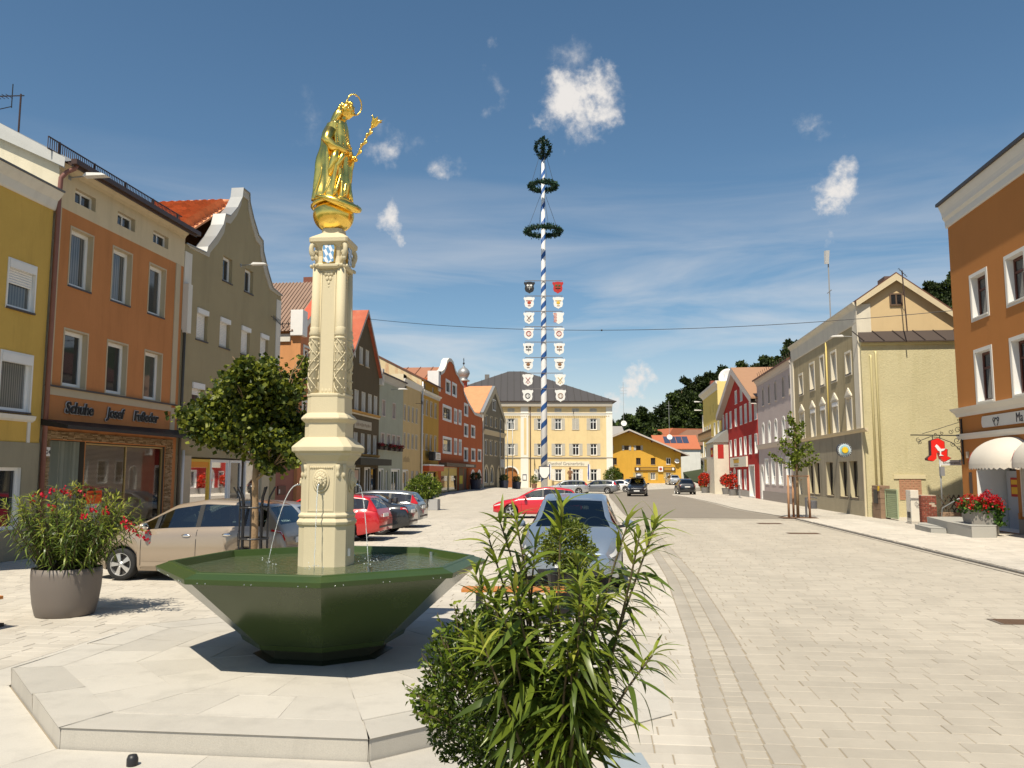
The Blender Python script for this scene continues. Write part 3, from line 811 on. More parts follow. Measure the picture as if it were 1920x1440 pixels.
# robe: stacked sections (z, centre x, half depth along x, half width along y)
SEC = [(.36, -.02, .205, .20), (.40, -.02, .20, .20), (.50, -.01, .19, .19), (.62, 0, .185, .18), (.75, .005, .18, .17), (.88, .01, .178, .165), (.98, .015, .17, .16), (1.06, .015, .155, .155), (1.14, .01, .148, .16), (1.22, .015, .138, .17), (1.29, .025, .12, .175), (1.335, .04, .095, .15), (1.36, .055, .07, .10), (1.38, .072, .052, .06), (1.43, .09, .046, .046)]
nA = 72; zs = [s[0] for s in SEC]
rb = MB(); vs = []; zz = np.linspace(.36, 1.43, 90)
for z in zz:
    cx = np.interp(z, zs, [s[1] for s in SEC]); ax = np.interp(z, zs, [s[2] for s in SEC]); ay = np.interp(z, zs, [s[3] for s in SEC])
    amp = np.interp(z, [.36, .5, .9, 1.15, 1.3, 1.36], [.020, .024, .020, .011, .005, 0])
    for k in range(nA):
        a = 2 * math.pi * k / nA
        back = .5 - .5 * math.cos(a)       # 1 at the back
        f = math.sin(a * 9 + 1.4 * math.sin(z * 5) + 2.2 * z) * (.45 + .55 * back) + .7 * math.sin(a * 5 - z * 6.5 + 1) * (1 - back * .4) + .5 * math.sin(a * 14 + z * 3)
        sw = .020 * max(0, math.sin((z - .45 + .32 * math.sin(a + .6)) * 13)) * (z < 1.02) * (.3 + .7 * (math.cos(a - 1.0) * .5 + .5))
        g = 1 + 0 * a
        rr = amp * f + sw
        # cloak edge: a step running down the front
        edge = .018 * (1 if math.cos(a) < .45 + .25 * math.sin(z * 4) else 0) * (z < 1.3)
        vs.append((cx + (ax + rr + edge) * math.cos(a), (ay + rr + edge) * math.sin(a), z))
m_ = len(zz)
fs = [(i*nA+k, i*nA+(k+1)%nA, (i+1)*nA+(k+1)%nA, (i+1)*nA+k) for i in range(m_-1) for k in range(nA)] + [tuple(range(nA))[::-1], tuple((m_-1)*nA+k for k in range(nA))]
rb.add(vs, fs)
# swag of cloth over the forearm and hanging fold
for s0, (p, rr) in enumerate((([(-.02, -.17, 1.2), (-.06, -.205, 1.06), (.02, -.215, .97), (.12, -.17, .95), (.175, -.09, .93)], [.065, .062, .055, .045, .03]),
              ([(.0, .17, 1.2), (-.03, .205, 1.05), (.08, .19, .97), (.165, .1, .93), (.185, .0, .93)], [.062, .06, .05, .042, .03]),
              ([(.06, -.19, .95), (.03, -.2, .82), (.0, -.2, .7), (-.02, -.19, .62)], [.045, .05, .04, .015]),
              ([(.13, -.15, .95), (.11, -.18, .84), (.06, -.19, .74), (.05, -.19, .66)], [.03, .035, .03, .01]))):
    rb.tube(p, rr, 12)
# skirt folds sweeping to the hem and turned-up hem
for i in range(11):
    a = -2.7 + i * .5
    rb.tube([(.16 * math.cos(a + .5), .15 * math.sin(a + .5), .9), (.18 * math.cos(a + .25), .175 * math.sin(a + .25), .66), (-.01 + .205 * math.cos(a), .205 * math.sin(a), .46), (-.02 + .225 * math.cos(a - .1), .225 * math.sin(a - .1), .37)], [.006, .015, .020, .017], 7)
rb.build('robe', gm, statue, smooth=True)
# head, bowed; hair under a veil; face with brow, nose, lips, chin
hd = MB(); HC = Vector((.125, 0, 1.51)); vs = []; n1, n2 = 28, 22
tilt = Matrix.Rotation(R(24), 3, 'Y')
for j in range(n2 + 1):
    t = -math.pi/2 + math.pi * j / n2
    for k in range(n1):
        a = 2 * math.pi * k / n1
        x, y, z = math.cos(t)*math.cos(a), math.cos(t)*math.sin(a), math.sin(t)
        X, Y, Zz = x * .092, y * .074, z * .108
        if x > 0:                       # face
            Y *= 1 - .15 * max(0, -z)
            X *= .95 - .06 * max(0, z)
            X += .030 * math.exp(-((y / .16) ** 2 + ((z + .05) / .20) ** 2))        # nose
            X -= .014 * math.exp(-(((abs(y) - .36) / .15) ** 2 + ((z - .10) / .10) ** 2))   # eye hollows
            X += .008 * math.exp(-((y / .3) ** 2 + ((z + .42) / .07) ** 2))         # lips
            X += .014 * math.exp(-((y / .3) ** 2 + ((z + .75) / .15) ** 2))         # chin
        else:
            w = math.sin(a * 11 + z * 9) * .004
            X += w * 1.2; Y *= 1.06; X *= 1.08
        if z > .2 or x < .1: Y *= 1.05
        v = tilt @ Vector((X, Y, Zz)) + HC; vs.append(tuple(v))
hd.add(vs, [(j*n1+k, j*n1+(k+1)%n1, (j+1)*n1+(k+1)%n1, (j+1)*n1+k) for j in range(n2) for k in range(n1)])
hd.build('head', gm, statue, smooth=True)
hr = MB()
for i in range(46):
    a = RNG.uniform(.9, 2 * math.pi - .9); t = RNG.uniform(-.5, 1.45)
    x, y, z = math.cos(t)*math.cos(a), math.cos(t)*math.sin(a), math.sin(t)
    v = tilt @ Vector((x * .098, y * .08, z * .112)) + HC; hr.ball(tuple(v), RNG.uniform(.014, .024), 7, 5)
for s in (-1, 1):
    hr.tube([(.09, s * .07, 1.50), (.05, s * .08, 1.43), (.02, s * .075, 1.37), (-.03, s * .06, 1.29)], [.026, .028, .024, .012], 8)
hr.tube([(.06, 0, 1.53), (.03, 0, 1.46), (.0, 0, 1.38), (-.05, 0, 1.28)], [.05, .066, .066, .03], 10)
hr.build('hair', gm, statue, smooth=True)
# hands: the sceptre hand low in front
def hand(mbx, w, d, up, s):
    """palm and five curled fingers; w wrist point, d direction of the fingers"""
    w = Vector(w); d = Vector(d).normalized(); up = Vector(up); sd = d.cross(up).normalized()
    mbx.ball(tuple(w + d * .03), .03, 10, 8, sx=1, sy=.8, sz=.9)
    for i in range(4):
        o = w + d * .045 + up * (.022 - i * .015)
        ln = (.045, .052, .048, .036)[i]
        mbx.tube([o, o + d * ln * .6 + sd * s * .008, o + d * ln * .85 + sd * s * .026, o + d * ln * .55 + sd * s * .040], [.0095, .009, .008, .006], 6)
    o = w + d * .02 + up * .026
    mbx.tube([o, o + d * .025 + sd * s * .02 + up * .006, o + d * .045 + sd * s * .03], [.010, .009, .006], 6)
ha = MB()
ha.tube([(.12, -.13, .97), (.17, -.10, .94), (.20, -.07, .905)], [.045, .036, .024], 10); hand(ha, (.20, -.07, .905), (.6, .15, -.55), (.5, 0, .6), 1)
ha.build('sceptre_hand', gm, statue, smooth=True)
hb = MB(); hb.tube([(.10, .13, 1.0), (.15, .08, 1.0), (.165, .02, 1.02)], [.045, .036, .024], 10); hand(hb, (.165, .02, 1.02), (.1, -.6, .25), (.2, .2, .8), 1)
hb.build('breast_hand', gm, statue, smooth=True)
sc_ = MB(); A0 = Vector((.20, -.05, .80)); A1 = Vector((.47, -.07, 1.34)); dA = (A1 - A0)
sc_.tube([A0 + dA * t for t in frange(0, .92, 12)], [.009] * 13, 7)
for i in range(9):
    t = .25 + i * .075; o = A0 + dA * t; a = i * 2.1
    sc_.tube([o, o + dA.normalized() * .04 + Vector((math.cos(a), math.sin(a), 0)) * .028, o + dA.normalized() * .075 + Vector((math.cos(a), math.sin(a), 0)) * .018], [.010, .012, .003], 6)
for i in range(6):
    a = i * math.pi / 3; u = dA.normalized(); e1 = u.orthogonal().normalized(); e2 = u.cross(e1)
    dr = e1 * math.cos(a) + e2 * math.sin(a); o = A0 + dA * .88
    sc_.tube([o, o + u * .05 + dr * .02, o + u * .10 + dr * .035, o + u * .125 + dr * .075], [.012, .022, .018, .004], 7)
for i in range(3): sc_.tube([A0 + dA * .9, A0 + dA * 1.08 + Vector((.02 * (i - 1), .015 * (i - 1), 0))], .005, 5)
sc_.build('lily_sceptre', gm, statue, smooth=True)
ho = MB(); pts = []
HB = Vector((.215, -.02, 1.585))
for i in range(41):
    a = i / 40 * 2 * math.pi
    pts.append(HB + (Vector((.55, .83, -.1)) * math.cos(a) + Vector((.22, -.1, .97)) * math.sin(a)) * .118)
ho.tube(pts, .007, 7)
for i in range(24):
    p = pts[int(i * 40 / 24)]; ho.ball(tuple(p), .0115, 6, 5)
ho.tube([(.12, 0, 1.60), HB + Vector((-.06, -.1, .03))], .006, 6)
ho.build('halo', gm, statue, smooth=True)
# ------------------------------------------------------------------ houses
def stucco(name, col, stain=.18, var=.07, bump=.35, bscale=45, stain_col=None):
    return M(name, col, .9, var + .05, .9, bump, bscale, spec=.15, stain=stain + .12, fine=.06, stain_col=stain_col)
_wc = {}
def curtain_glass(i):
    """pane with a pale curtain close behind it"""
    k = 'curtained_glass_%s' % 'abc'[i]
    if k in MATS: return MATS[k]
    m = bpy.data.materials.new(k); m.use_nodes = True
    nt = m.node_tree; b = nt.nodes['Principled BSDF']; b.inputs['Roughness'].default_value = .04; b.inputs['Specular IOR Level'].default_value = .8
    tcx = nt.nodes.new('ShaderNodeTexCoord'); sp = nt.nodes.new('ShaderNodeSeparateXYZ'); nt.links.new(tcx.outputs['Object'], sp.inputs[0])
    wv = nt.nodes.new('ShaderNodeTexWave'); wv.inputs['Scale'].default_value = 3.2 + i; wv.inputs['Distortion'].default_value = 1.5; wv.inputs['Detail'].default_value = 2
    mp = nt.nodes.new('ShaderNodeMapping'); mp.inputs['Scale'].default_value = (1, 1, .1); nt.links.new(tcx.outputs['Object'], mp.inputs[0]); nt.links.new(mp.outputs[0], wv.inputs[0])
    rp = nt.nodes.new('ShaderNodeValToRGB'); nt.links.new(wv.outputs['Fac'], rp.inputs[0])
    t = (.16, .22, .10)[i]
    rp.color_ramp.elements[0].color = (t * .35, t * .38, t * .38, 1); rp.color_ramp.elements[1].color = (t, t, t * .93, 1)
    nt.links.new(rp.outputs[0], b.inputs['Base Color'])
    MATS[k] = m; return m
def ring(mb, x0, z0, x1, z1, t, y0, y1, bottom=True):
    mb.box(x0, y0, z0, x0 + t, y1, z1); mb.box(x1 - t, y0, z0, x1, y1, z1)
    mb.box(x0 + t, y0, z1 - t, x1 - t, y1, z1)
    if bottom: mb.box(x0 + t, y0, z0, x1 - t, y1, z0 + t)
def arch_loop(w, h, rise, n=10):
    pts = [(0, 0), (w, 0), (w, h - rise)]
    rr = (w * w / 4 + rise * rise) / (2 * rise); cz_ = h - rr; a0 = math.asin(min(1, (w / 2) / rr))
    for i in range(1, n): a = a0 - 2 * a0 * i / n; pts.append((w / 2 + rr * math.sin(a), cz_ + rr * math.cos(a)))
    return pts + [(0, h - rise)]
class House:
    def __init__(s, name, label, loc, rz, cat='house'):
        s.e = empty(name, loc, rz, label, cat); s.holes = []; s.rng = random.Random(label); s.revs = []
    def win(s, x, z, w, h, dep=.16, fw=.06, mull='', frame=pvc, sw=0, smat=None, st=.025, sill=None, sillout=.06, rise=0, pane=None, shut=None, roller=0, rollmat=None, rbox=False, name='window', hood='', rev=None, louvre=False, transom=.68):
        loop = arch_loop(w, h, rise) if rise else [(0, 0), (w, 0), (w, h), (0, h)]
        s.holes.append(([(x + a, z + b) for a, b in loop], dep, rev))
        key = ('f', round(w, 2), round(h, 2), dep, fw, mull, frame.name, rise, transom)
        if key not in _wc:
            mb = MB(); y0, y1 = dep - .07, dep
            if rise:
                n = len(loop); cx_ = w / 2
                inner = [(cx_ + (a - cx_) * (1 - 2 * fw / w), fw + b * (1 - 2 * fw / h)) for a, b in loop]
                for i in range(n):
                    a, b, c, d = loop[i], loop[(i+1) % n], inner[(i+1) % n], inner[i]
                    mb.quad((a[0], y0, a[1]), (b[0], y0, b[1]), (c[0], y0, c[1]), (d[0], y0, d[1]))
                    mb.quad((d[0], y0, d[1]), (c[0], y0, c[1]), (c[0], y1, c[1]), (d[0], y1, d[1]))
            else: ring(mb, 0, 0, w, h, fw, y0, y1)
            k2 = fw * .8
            if 'v' in mull: mb.box(w/2 - k2/2, y0 + .01, fw, w/2 + k2/2, y1, (h if 'n' in mull else h * transom if 't' in mull else h) - fw)
            if 't' in mull: mb.box(fw, y0 + .005, h * transom - k2/2, w - fw, y1, h * transom + k2/2)
            if 'g' in mull:
                for i in (1, 2): mb.box(w*i/3 - .02, y0 + .01, fw, w*i/3 + .02, y1, h - fw)
                for i in (1, 2): mb.box(fw, y0 + .012, h*i/3 - .02, w - fw, y1, h*i/3 + .02)
            me = mb.mesh(name, mats=[frame]); _wc[key] = me
        f = link(name, _wc[key], None, s.e, (x, 0, z))
        if pane is None: pane = s.rng.choice((dark_glass, dark_glass, dark_glass, curtain_glass(s.rng.randrange(3))))
        key = ('p', round(w, 2), round(h, 2), dep, pane.name, rise)
        if key not in _wc:
            mb = MB(); lp = [(a, dep - .03, b) for a, b in loop]
            tri = tessellate_polygon([[Vector((p[0], p[2], 0)) for p in lp]]); mb.add(lp, [tuple(t) for t in tri]); _wc[key] = mb.mesh('pane', mats=[pane])
        link('pane', _wc[key], None, f)
        if sill is not None:
            key = ('s', round(w, 2), sill.name, sillout, dep)
            if key not in _wc: _wc[key] = MB().box(-.04, -sillout, -.05, w + .04, dep - .065, -.004).mesh('sill', mats=[sill])
            link('sill', _wc[key], None, f)
        if sw:
            smat_ = smat or white
            key = ('r', round(w, 2), round(h, 2), sw, smat_.name, st, rise)
            if key not in _wc:
                mb = MB()
                if rise:
                    n = len(loop); cx_ = w/2
                    ou = [(cx_ + (a - cx_) * (1 + 2*sw/w), -sw + b * (1 + 2*sw/h)) for a, b in loop]
                    for i in range(n):
                        a, b, c, d = loop[i], loop[(i+1) % n], ou[(i+1) % n], ou[i]
                        mb.quad((a[0], -st, a[1]), (b[0], -st, b[1]), (c[0], -st, c[1]), (d[0], -st, d[1]))
                        mb.quad((d[0], -st, d[1]), (c[0], -st, c[1]), (c[0], 0, c[1]), (d[0], 0, d[1]))
                        mb.quad((a[0], -st, a[1]), (b[0], -st, b[1]), (b[0], .02, b[1]), (a[0], .02, a[1]))
                else: ring(mb, -sw, -sw, w + sw, h + sw, sw - .003, -st, .0)
                _wc[key] = mb.mesh('surround', mats=[smat_])
            link('surround', _wc[key], None, f)
        if rbox or roller:
            rm = rollmat or white; bh = min(.22, h * .16)
            key = ('b', round(w, 2), round(h, 2), rm.name, rbox)
            if key not in _wc:
                mb = MB()
                if rbox: mb.prism([(-.05, h - bh), (-.05, h - .05), (.0, h), (dep - .08, h), (dep - .08, h - bh)], -.0, w, 'x') if False else mb.box(.002, -.05, h - bh, w - .002, dep - .075, h - .003)
                else: mb.box(.004, dep - .115, h - bh, w - .004, dep - .075, h - .003)
                _wc[key] = mb.mesh('roller_box', mats=[rm])
            link('roller_box', _wc[key], None, f)
            if roller:
                key = ('c', round(w, 2), round(h, 2), roller, rm.name, dep)
                if key not in _wc:
                    mb = MB(); zt, zb = h - bh, h - bh - (h - bh - fw) * roller; n = max(3, int((zt - zb) / .06))
                    for i in range(n):
                        za = zb + (zt - zb) * i / n; zc = zb + (zt - zb) * (i + .86) / n
                        mb.quad((fw * .6, dep - .085, za), (w - fw * .6, dep - .085, za), (w - fw * .6, dep - .10, (za + zc) / 2), (fw * .6, dep - .10, (za + zc) / 2))
                        mb.quad((fw * .6, dep - .10, (za + zc) / 2), (w - fw * .6, dep - .10, (za + zc) / 2), (w - fw * .6, dep - .085, zc), (fw * .6, dep - .085, zc))
                        mb.quad((fw * .6, dep - .08, zc), (w - fw * .6, dep - .08, zc), (w - fw * .6, dep - .08, zb + (zt - zb) * (i + 1) / n), (fw * .6, dep - .08, zb + (zt - zb) * (i + 1) / n))
                    _wc[key] = mb.mesh('roller_shutter', mats=[rm])
                link('roller_shutter', _wc[key], None, f)
        if shut is not None:
            sm_, closed = shut
            pw = w / 2 if closed else w * .46
            key = ('h', round(pw, 2), round(h, 2), sm_.name)
            if key not in _wc:
                mb = MB(); ring(mb, 0, 0, pw, h, .06, -.05, -.012); mb.box(.06, -.048, h * .5 - .03, pw - .06, -.014, h * .5 + .03)
                n = int(h / .09)
                for i in range(n):
                    za = .05 + (h - .1) * i / n
                    mb.quad((.05, -.02, za + .07), (pw - .05, -.02, za + .07), (pw - .05, -.045, za), (.05, -.045, za))
                _wc[key] = mb.mesh('shutter', mats=[sm_])
            for xx in ((0, pw) if closed else (-pw - .01, w + .01)): link('shutter', _wc[key], None, f, (xx, 0, 0))
        if hood:
            key = ('d', round(w, 2), round(h, 2), hood)
            if key not in _wc:
                mb = MB(); hm = {'p': .42, 'o': .40}[hood]
                o1 = [(-.14, h + .06), (w + .14, h + .06), (w + .14, h + .12), (w / 2, h + .12 + hm), (-.14, h + .12)]
                mb.prism(o1, -.07, .0, 'y'); o2 = [(-.0, h + .14), (w, h + .14), (w / 2, h + .02 + hm)]
                mb.prism(o2, -.085, -.071, 'y')
                _wc[key] = mb.mesh('pediment', mats=[smat or white])
            link('pediment', _wc[key], None, f)
        return f
    def hole(s, x, z, w, h, dep=.3, rise=0, rev=None):
        loop = arch_loop(w, h, rise) if rise else [(0, 0), (w, 0), (w, h), (0, h)]
        s.holes.append(([(x + a, z + b) for a, b in loop], dep, rev))
    def front(s, outline, mat, rev=None, name='wall', y=0, zones=None):
        """facade with real openings; zones = [(z0, z1, material)] for bands of another colour laid proud"""
        pls = [[Vector((a, b, 0)) for a, b in outline]]
        for lp, d, r_ in s.holes: pls.append([Vector((a, b, 0)) for a, b in lp])
        tri = tessellate_polygon(pls)
        flat = [(v.x, y, v.y) for p in pls for v in p]
        mb = MB(); mb.add(flat, [tuple(t) for t in tri])
        w = mb.build(name, mat, s.e)
        groups = {}
        for lp, d, r_ in s.holes: groups.setdefault((r_ or rev or mat).name, (r_ or rev or mat, []))[1].append((lp, d))
        for k, (mt, lst) in groups.items():
            for lp, d in lst:
                mb = MB(); n = len(lp)
                for i in range(n):
                    a, b = lp[i], lp[(i+1) % n]
                    mb.quad((a[0], y, a[1]), (b[0], y, b[1]), (b[0], y + d, b[1]), (a[0], y + d, a[1]))
                mb.build('reveal', mt, w, recalc=False)
        s.wall = w
        return w
    def shell(s, W, D, zL, mat, zR=None, name='side_wall', ridge=None, y0=0.0, z0=0):
        """side and back walls; ridge=height makes side gables (ridge parallel to the street)"""
        zR = zR or zL; mb = MB()
        for x, z in ((0, zL), (W, zR)):
            if ridge: mb.add([(x, y0, z0), (x, D, z0), (x, D, z), (x, D/2, ridge), (x, y0, z)], [(0, 1, 2, 3, 4)])
            else: mb.quad((x, y0, z0), (x, D, z0), (x, D, z), (x, y0, z))
        mb.quad((0, D, z0), (W, D, z0), (W, D, zR), (0, D, zL))
        return mb.build(name, mat, s.e, recalc=False)
    def box(s, name, mat, x0, y0, z0, x1, y1, z1, parent=None, bevel=0):
        return MB().box(x0, y0, z0, x1, y1, z1).build(name, mat, parent or s.e, bevel=bevel)
    def cornice(s, name, mat, x0, x1, z, prof, parent=None):
        """prof: (out, z offset) polyline, extruded along the facade"""
        pts = [(-o, z + dz) for o, dz in prof] + [(.0, z + prof[-1][1]), (.0, z + prof[0][1])]
        return MB().prism(pts, x0, x1, 'x').build(name, mat, parent or s.e)
    def roof_par(s, W, D, ze, zr, mat, ov=.35, ovx=.08, th=.14, name='roof'):
        sl = (zr - ze) / (D / 2); mb = MB()
        a = (-ov, ze - ov * sl); r_ = (D / 2, zr); c = (D + ov, ze - ov * sl)
        mb.prism([a, r_, c, (c[0], c[1] + th), (r_[0], r_[1] + th), (a[0], a[1] + th)], -ovx, W + ovx, 'x')
        return mb.build(name, mat, s.e)
    def roof_perp(s, W, D, ze, zr, mat, ov=.3, y0=-.25, th=.14, name='roof', xr=None, zeR=None):
        xr = xr if xr is not None else W / 2; zeR = zeR if zeR is not None else ze
        sl = (zr - ze) / xr; sr = (zr - zeR) / (W - xr)
        a = (-ov, ze - ov * sl); r_ = (xr, zr); c = (W + ov, zeR - ov * sr)
        return MB().prism([a, r_, c, (c[0], c[1] + th), (r_[0], r_[1] + th * 1.2), (a[0], a[1] + th)], y0, D, 'y').build(name, mat, s.e)
    def flat(s, W, D, z, mat, name='roof'):
        return MB().box(0, .02, z - .1, W, D, z).build(name, mat, s.e)
def roof_tiles(h, mat, P0, along, up, nu, nv, tw, tl, name='tile', singles=300):
    """overlapping pantiles: P0 eave corner, along the eave, up the slope; each tile an object"""
    along = Vector(along).normalized(); up = Vector(up).normalized(); nrm = along.cross(up).normalized()
    if nrm.z < 0: nrm = -nrm
    key = ('tile', tw, tl, mat.name)
    if key not in _wc:
        mb = MB(); n = 6
        rows = []
        for v, lift in ((0, .045), (1.08, .008)):
            rows.append([(u / n * tw, v * tl, lift + .028 * math.sin(math.pi * 2 * u / n * .98 + .3)) for u in range(n + 1)])
        vs = rows[0] + rows[1] + [(x, y, z - .02) for x, y, z in rows[0]]; k = n + 1
        mb.add(vs, [(i, i+1, k+i+1, k+i) for i in range(n)] + [(i+1, i, 2*k+i, 2*k+i+1) for i in range(n)])
        _wc[key] = mb.mesh(name, True, [mat])
    me = _wc[key]; rot = Matrix((along, up, nrm)).transposed().to_euler()
    c = 0
    for v in range(nv):
        for u in range(nu):
            if c >= singles: return
            p = Vector(P0) + along * (u * tw) + up * (v * tl)
            o = link(name, me, None, h, p, rot); o.rotation_euler.rotate_axis('Z', RNG.gauss(0, .006)); c += 1
def downpipe(h, x, z0, z1, mat, r=.05, y=-.09, name='downpipe', bend=None):
    pts = [(x, y, z0), (x, y, z1)]
    if bend: pts += [(x + bend * .3, y - .02, z1 + .15), (x + bend, y - .12, z1 + .3)]
    return MB().tube(pts, r, 10).build(name, mat, h, smooth=True)
def street_lamp(h, x, z, sgn=1):
    """small luminaire on a bracket, part of the facade"""
    mb = MB(); mb.tube([(x, 0, z), (x, -.5, z + .03)], .02, 6); mb.box(x - .06, -.02, z - .06, x + .06, 0, z + .06)
    l = mb.build('lamp_bracket', zinc, h.e)
    m2 = MB(); m2.prism([(-.45, 0), (-.55, .09), (-1.0, .06), (-1.12, 0)], x - .12, x + .12, 'x')
    m2.build('lamp_head', white, l, loc=(0, 0, z))
RZL, RZR = math.pi / 2, -math.pi / 2
XL = -14.4
def left(name, label, y0, dx=0): return House(name, label, (XL + dx, y0, 0), RZL)
def right(name, label, y1, x): return House(name, label, (x, y1, 0), RZR)
tile_orange = M('orange_roof_tile', (.68, .28, .13), .75, .2, 1.5, .1, 30, rnd=.3)
tile_red = M('red_roof_tile', (.40, .10, .05), .8, .3, 1.2, .3, 14, stain=.4, stain_col='c08a70')
tile_brown = M('brown_roof_tile', (.13, .06, .04), .85, .25, 1.5, .4, 14)
beige_trim = M('beige_trim', (.50, .415, .28), .85, .07, 1.2, .2, 50, stain=.2)
beige_light = M('beige_render', (.60, .50, .33), .85, .08, 1.2, .2, 50, stain=.25)

# --- yellow house at the left edge
h = left('yellow_house', 'yellow rendered house with white cornice at the left edge of the photo', 11.6)
ye = stucco('yellow_render', (.57, .375, .095)); ygrey = stucco('grey_plinth_render', (.30, .27, .19))
W = 8.05
o = lambda y: y - 11.6
for y in (18.18, 15.0, 12.4):
    h.win(o(y), 6.14, .93, 1.16, dep=.14, fw=.07, sw=.045, sill=grey_sill, roller=.42 if y > 18 else .25, rbox=True, pane=curtain_glass(0))
    f = h.win(o(y) - .05, 3.62, 1.05, 1.40, dep=.14, fw=.08, mull='', sw=.05, sill=grey_sill, rbox=True, pane=curtain_glass(1))
    h.cornice('apron_ledge', offwhite, o(y) - .2, o(y) + 1.15, 3.38, [(.02, 0), (.09, .05), (.12, .15), (.02, .17)])
    h.box('apron_pilaster', offwhite, o(y) + .98, -.03, 2.87, o(y) + 1.08, 0, 3.38)
for y in (17.9, 14.8): h.win(o(y) - .6, .75, 1.75, 1.5, dep=.16, fw=.08, sw=.0, pane=dark_glass)
h.front([(0, 0), (W, 0), (W, 9.5), (0, 9.5)], ye, rev=white)
# grey ground floor laid proud of the yellow, with the same openings
hp = MB()
def band_with_holes(h, x0, z0, x1, z1, t, mat, name):
    pls = [[Vector((x0, z0, 0)), Vector((x1, z0, 0)), Vector((x1, z1, 0)), Vector((x0, z1, 0))]]
    for lp, d, r_ in h.holes:
        if min(p[1] for p in lp) > z0 + .01 and max(p[1] for p in lp) < z1 - .01 and min(p[0] for p in lp) > x0 and max(p[0] for p in lp) < x1:
            pls.append([Vector((a, b, 0)) for a, b in lp])
    tri = tessellate_polygon(pls); mb = MB(); mb.add([(v.x, -t, v.y) for p in pls for v in p], [tuple(q) for q in tri])
    for (a, b) in (((x0, z1), (x1, z1)), ((x0, z0), (x1, z0)), ((x0, z0), (x0, z1)), ((x1, z0), (x1, z1))):
        mb.quad((a[0], -t, a[1]), (b[0], -t, b[1]), (b[0], 0, b[1]), (a[0], 0, a[1]))
    for p in pls[1:]:
        for i in range(len(p)):
            a, b = p[i], p[(i+1) % len(p)]; mb.quad((a.x, -t, a.y), (b.x, -t, b.y), (b.x, 0, b.y), (a.x, 0, a.y))
    return mb.build(name, mat, h.e, recalc=False)
band_with_holes(h, 0, 0, W, 2.87, .025, ygrey, 'ground_floor_render')
h.shell(W, 12, 9.5, ye); h.flat(W, 12, 9.46, zinc)
h.cornice('cornice', offwhite, 0, W + .03, 8.99, [(.03, 0), (.06, .04), (.10, .25), (.22, .40), (.26, .47)])
h.box('cornice_flashing', M('dark_flashing', (.12, .12, .12), .5, .1), 0, -.29, 9.462, W + .03, .3, 9.51)

# --- orange shoe-shop house
h = left('shop_house', 'orange brown three storey house with a black shop canopy and script lettering', 19.78)
orb = stucco('orange_brown_render', (.50, .213, .08)); W = 6.64
o = lambda y: y - 19.78
RV = beige_trim
for y in (20.36, 22.30, 24.27):
    h.win(o(y) + .06, 7.18, .95, 1.58, dep=.22, fw=.10, sill=grey_sill, sillout=.03, pane=curtain_glass(0) if y < 24 else curtain_glass(2), rev=RV, sw=.05, smat=beige_trim, st=.012)
    h.win(o(y) + .03, 4.44, .98, 1.51, dep=.22, fw=.10, sill=None, pane=dark_glass if y < 24 else curtain_glass(2), rev=RV, sw=.05, smat=beige_trim, st=.012)
for y in (20.47, 22.46, 24.42): h.win(o(y), 9.50, .93, .40, dep=.2, fw=.05, mull='v', pane=dark_glass, rev=RV)
h.hole(o(20.0), 0.0, 1.52, 2.98, .9, rev=M('shop_recess', (.10, .08, .06), .8, .1))
h.hole(o(21.56), .55, 4.16, 2.42, .5, rev=M('shop_recess', (.10, .08, .06), .8, .1))
h.front([(0, 0), (W, 0), (W, 10.4), (0, 10.4)], orb)
band_with_holes(h, 0, 9.18, W, 10.4, .012, beige_light, 'attic_band')
for a, b in ((0, .17), (6.12, 6.42)): h.box('corner_strip', beige_trim, a, -.028, 4.38, b, 0, 9.18)
h.box('corner_strip', beige_trim, 6.18, -.03, 3.30, 6.44, 0, 4.28)
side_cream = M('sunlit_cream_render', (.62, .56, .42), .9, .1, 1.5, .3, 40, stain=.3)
h.shell(W, 6.6, 10.4, side_cream, ridge=12.0, y0=0.0)
h.cornice('eaves_cove', beige_light, 0, W, 10.18, [(.02, 0), (.05, .08), (.22, .22)])
h.roof_par(W, 6.6, 10.42, 12.07, brown_metal, ov=.42, ovx=.02, th=.07)
h.box('eaves_gutter', brown_metal, -.05, -.52, 10.28, W + .12, -.36, 10.42)
# sheet-metal verge on the sunlit gable side
mb = MB(); sl = .5
for (y0, y1) in ((.0, 3.3),):
    mb.add([(-.14, y0 - .25, 10.42 - .25*sl + .02), (.20, y0 - .25, 10.42 - .25*sl + .18), (.20, y1, 12.07 + .26), (-.14, y1, 12.07 + .10), (-.14, y0 - .25, 10.42 - .25*sl - .16), (-.14, y1, 12.07 - .10)], [(0, 1, 2, 3), (0, 3, 5, 4)])
mb.build('verge_flashing', zinc, h.e, recalc=False)
MB().add([(-.16, -.25, 10.16), (-.145, -.25, 10.42), (-.145, 3.3, 12.07 + .26), (-.16, 3.3, 11.8)], [(0, 1, 2, 3)]).build('verge_board', M('verge_grey', (.42, .42, .40), .6, .08), h.e, recalc=False)
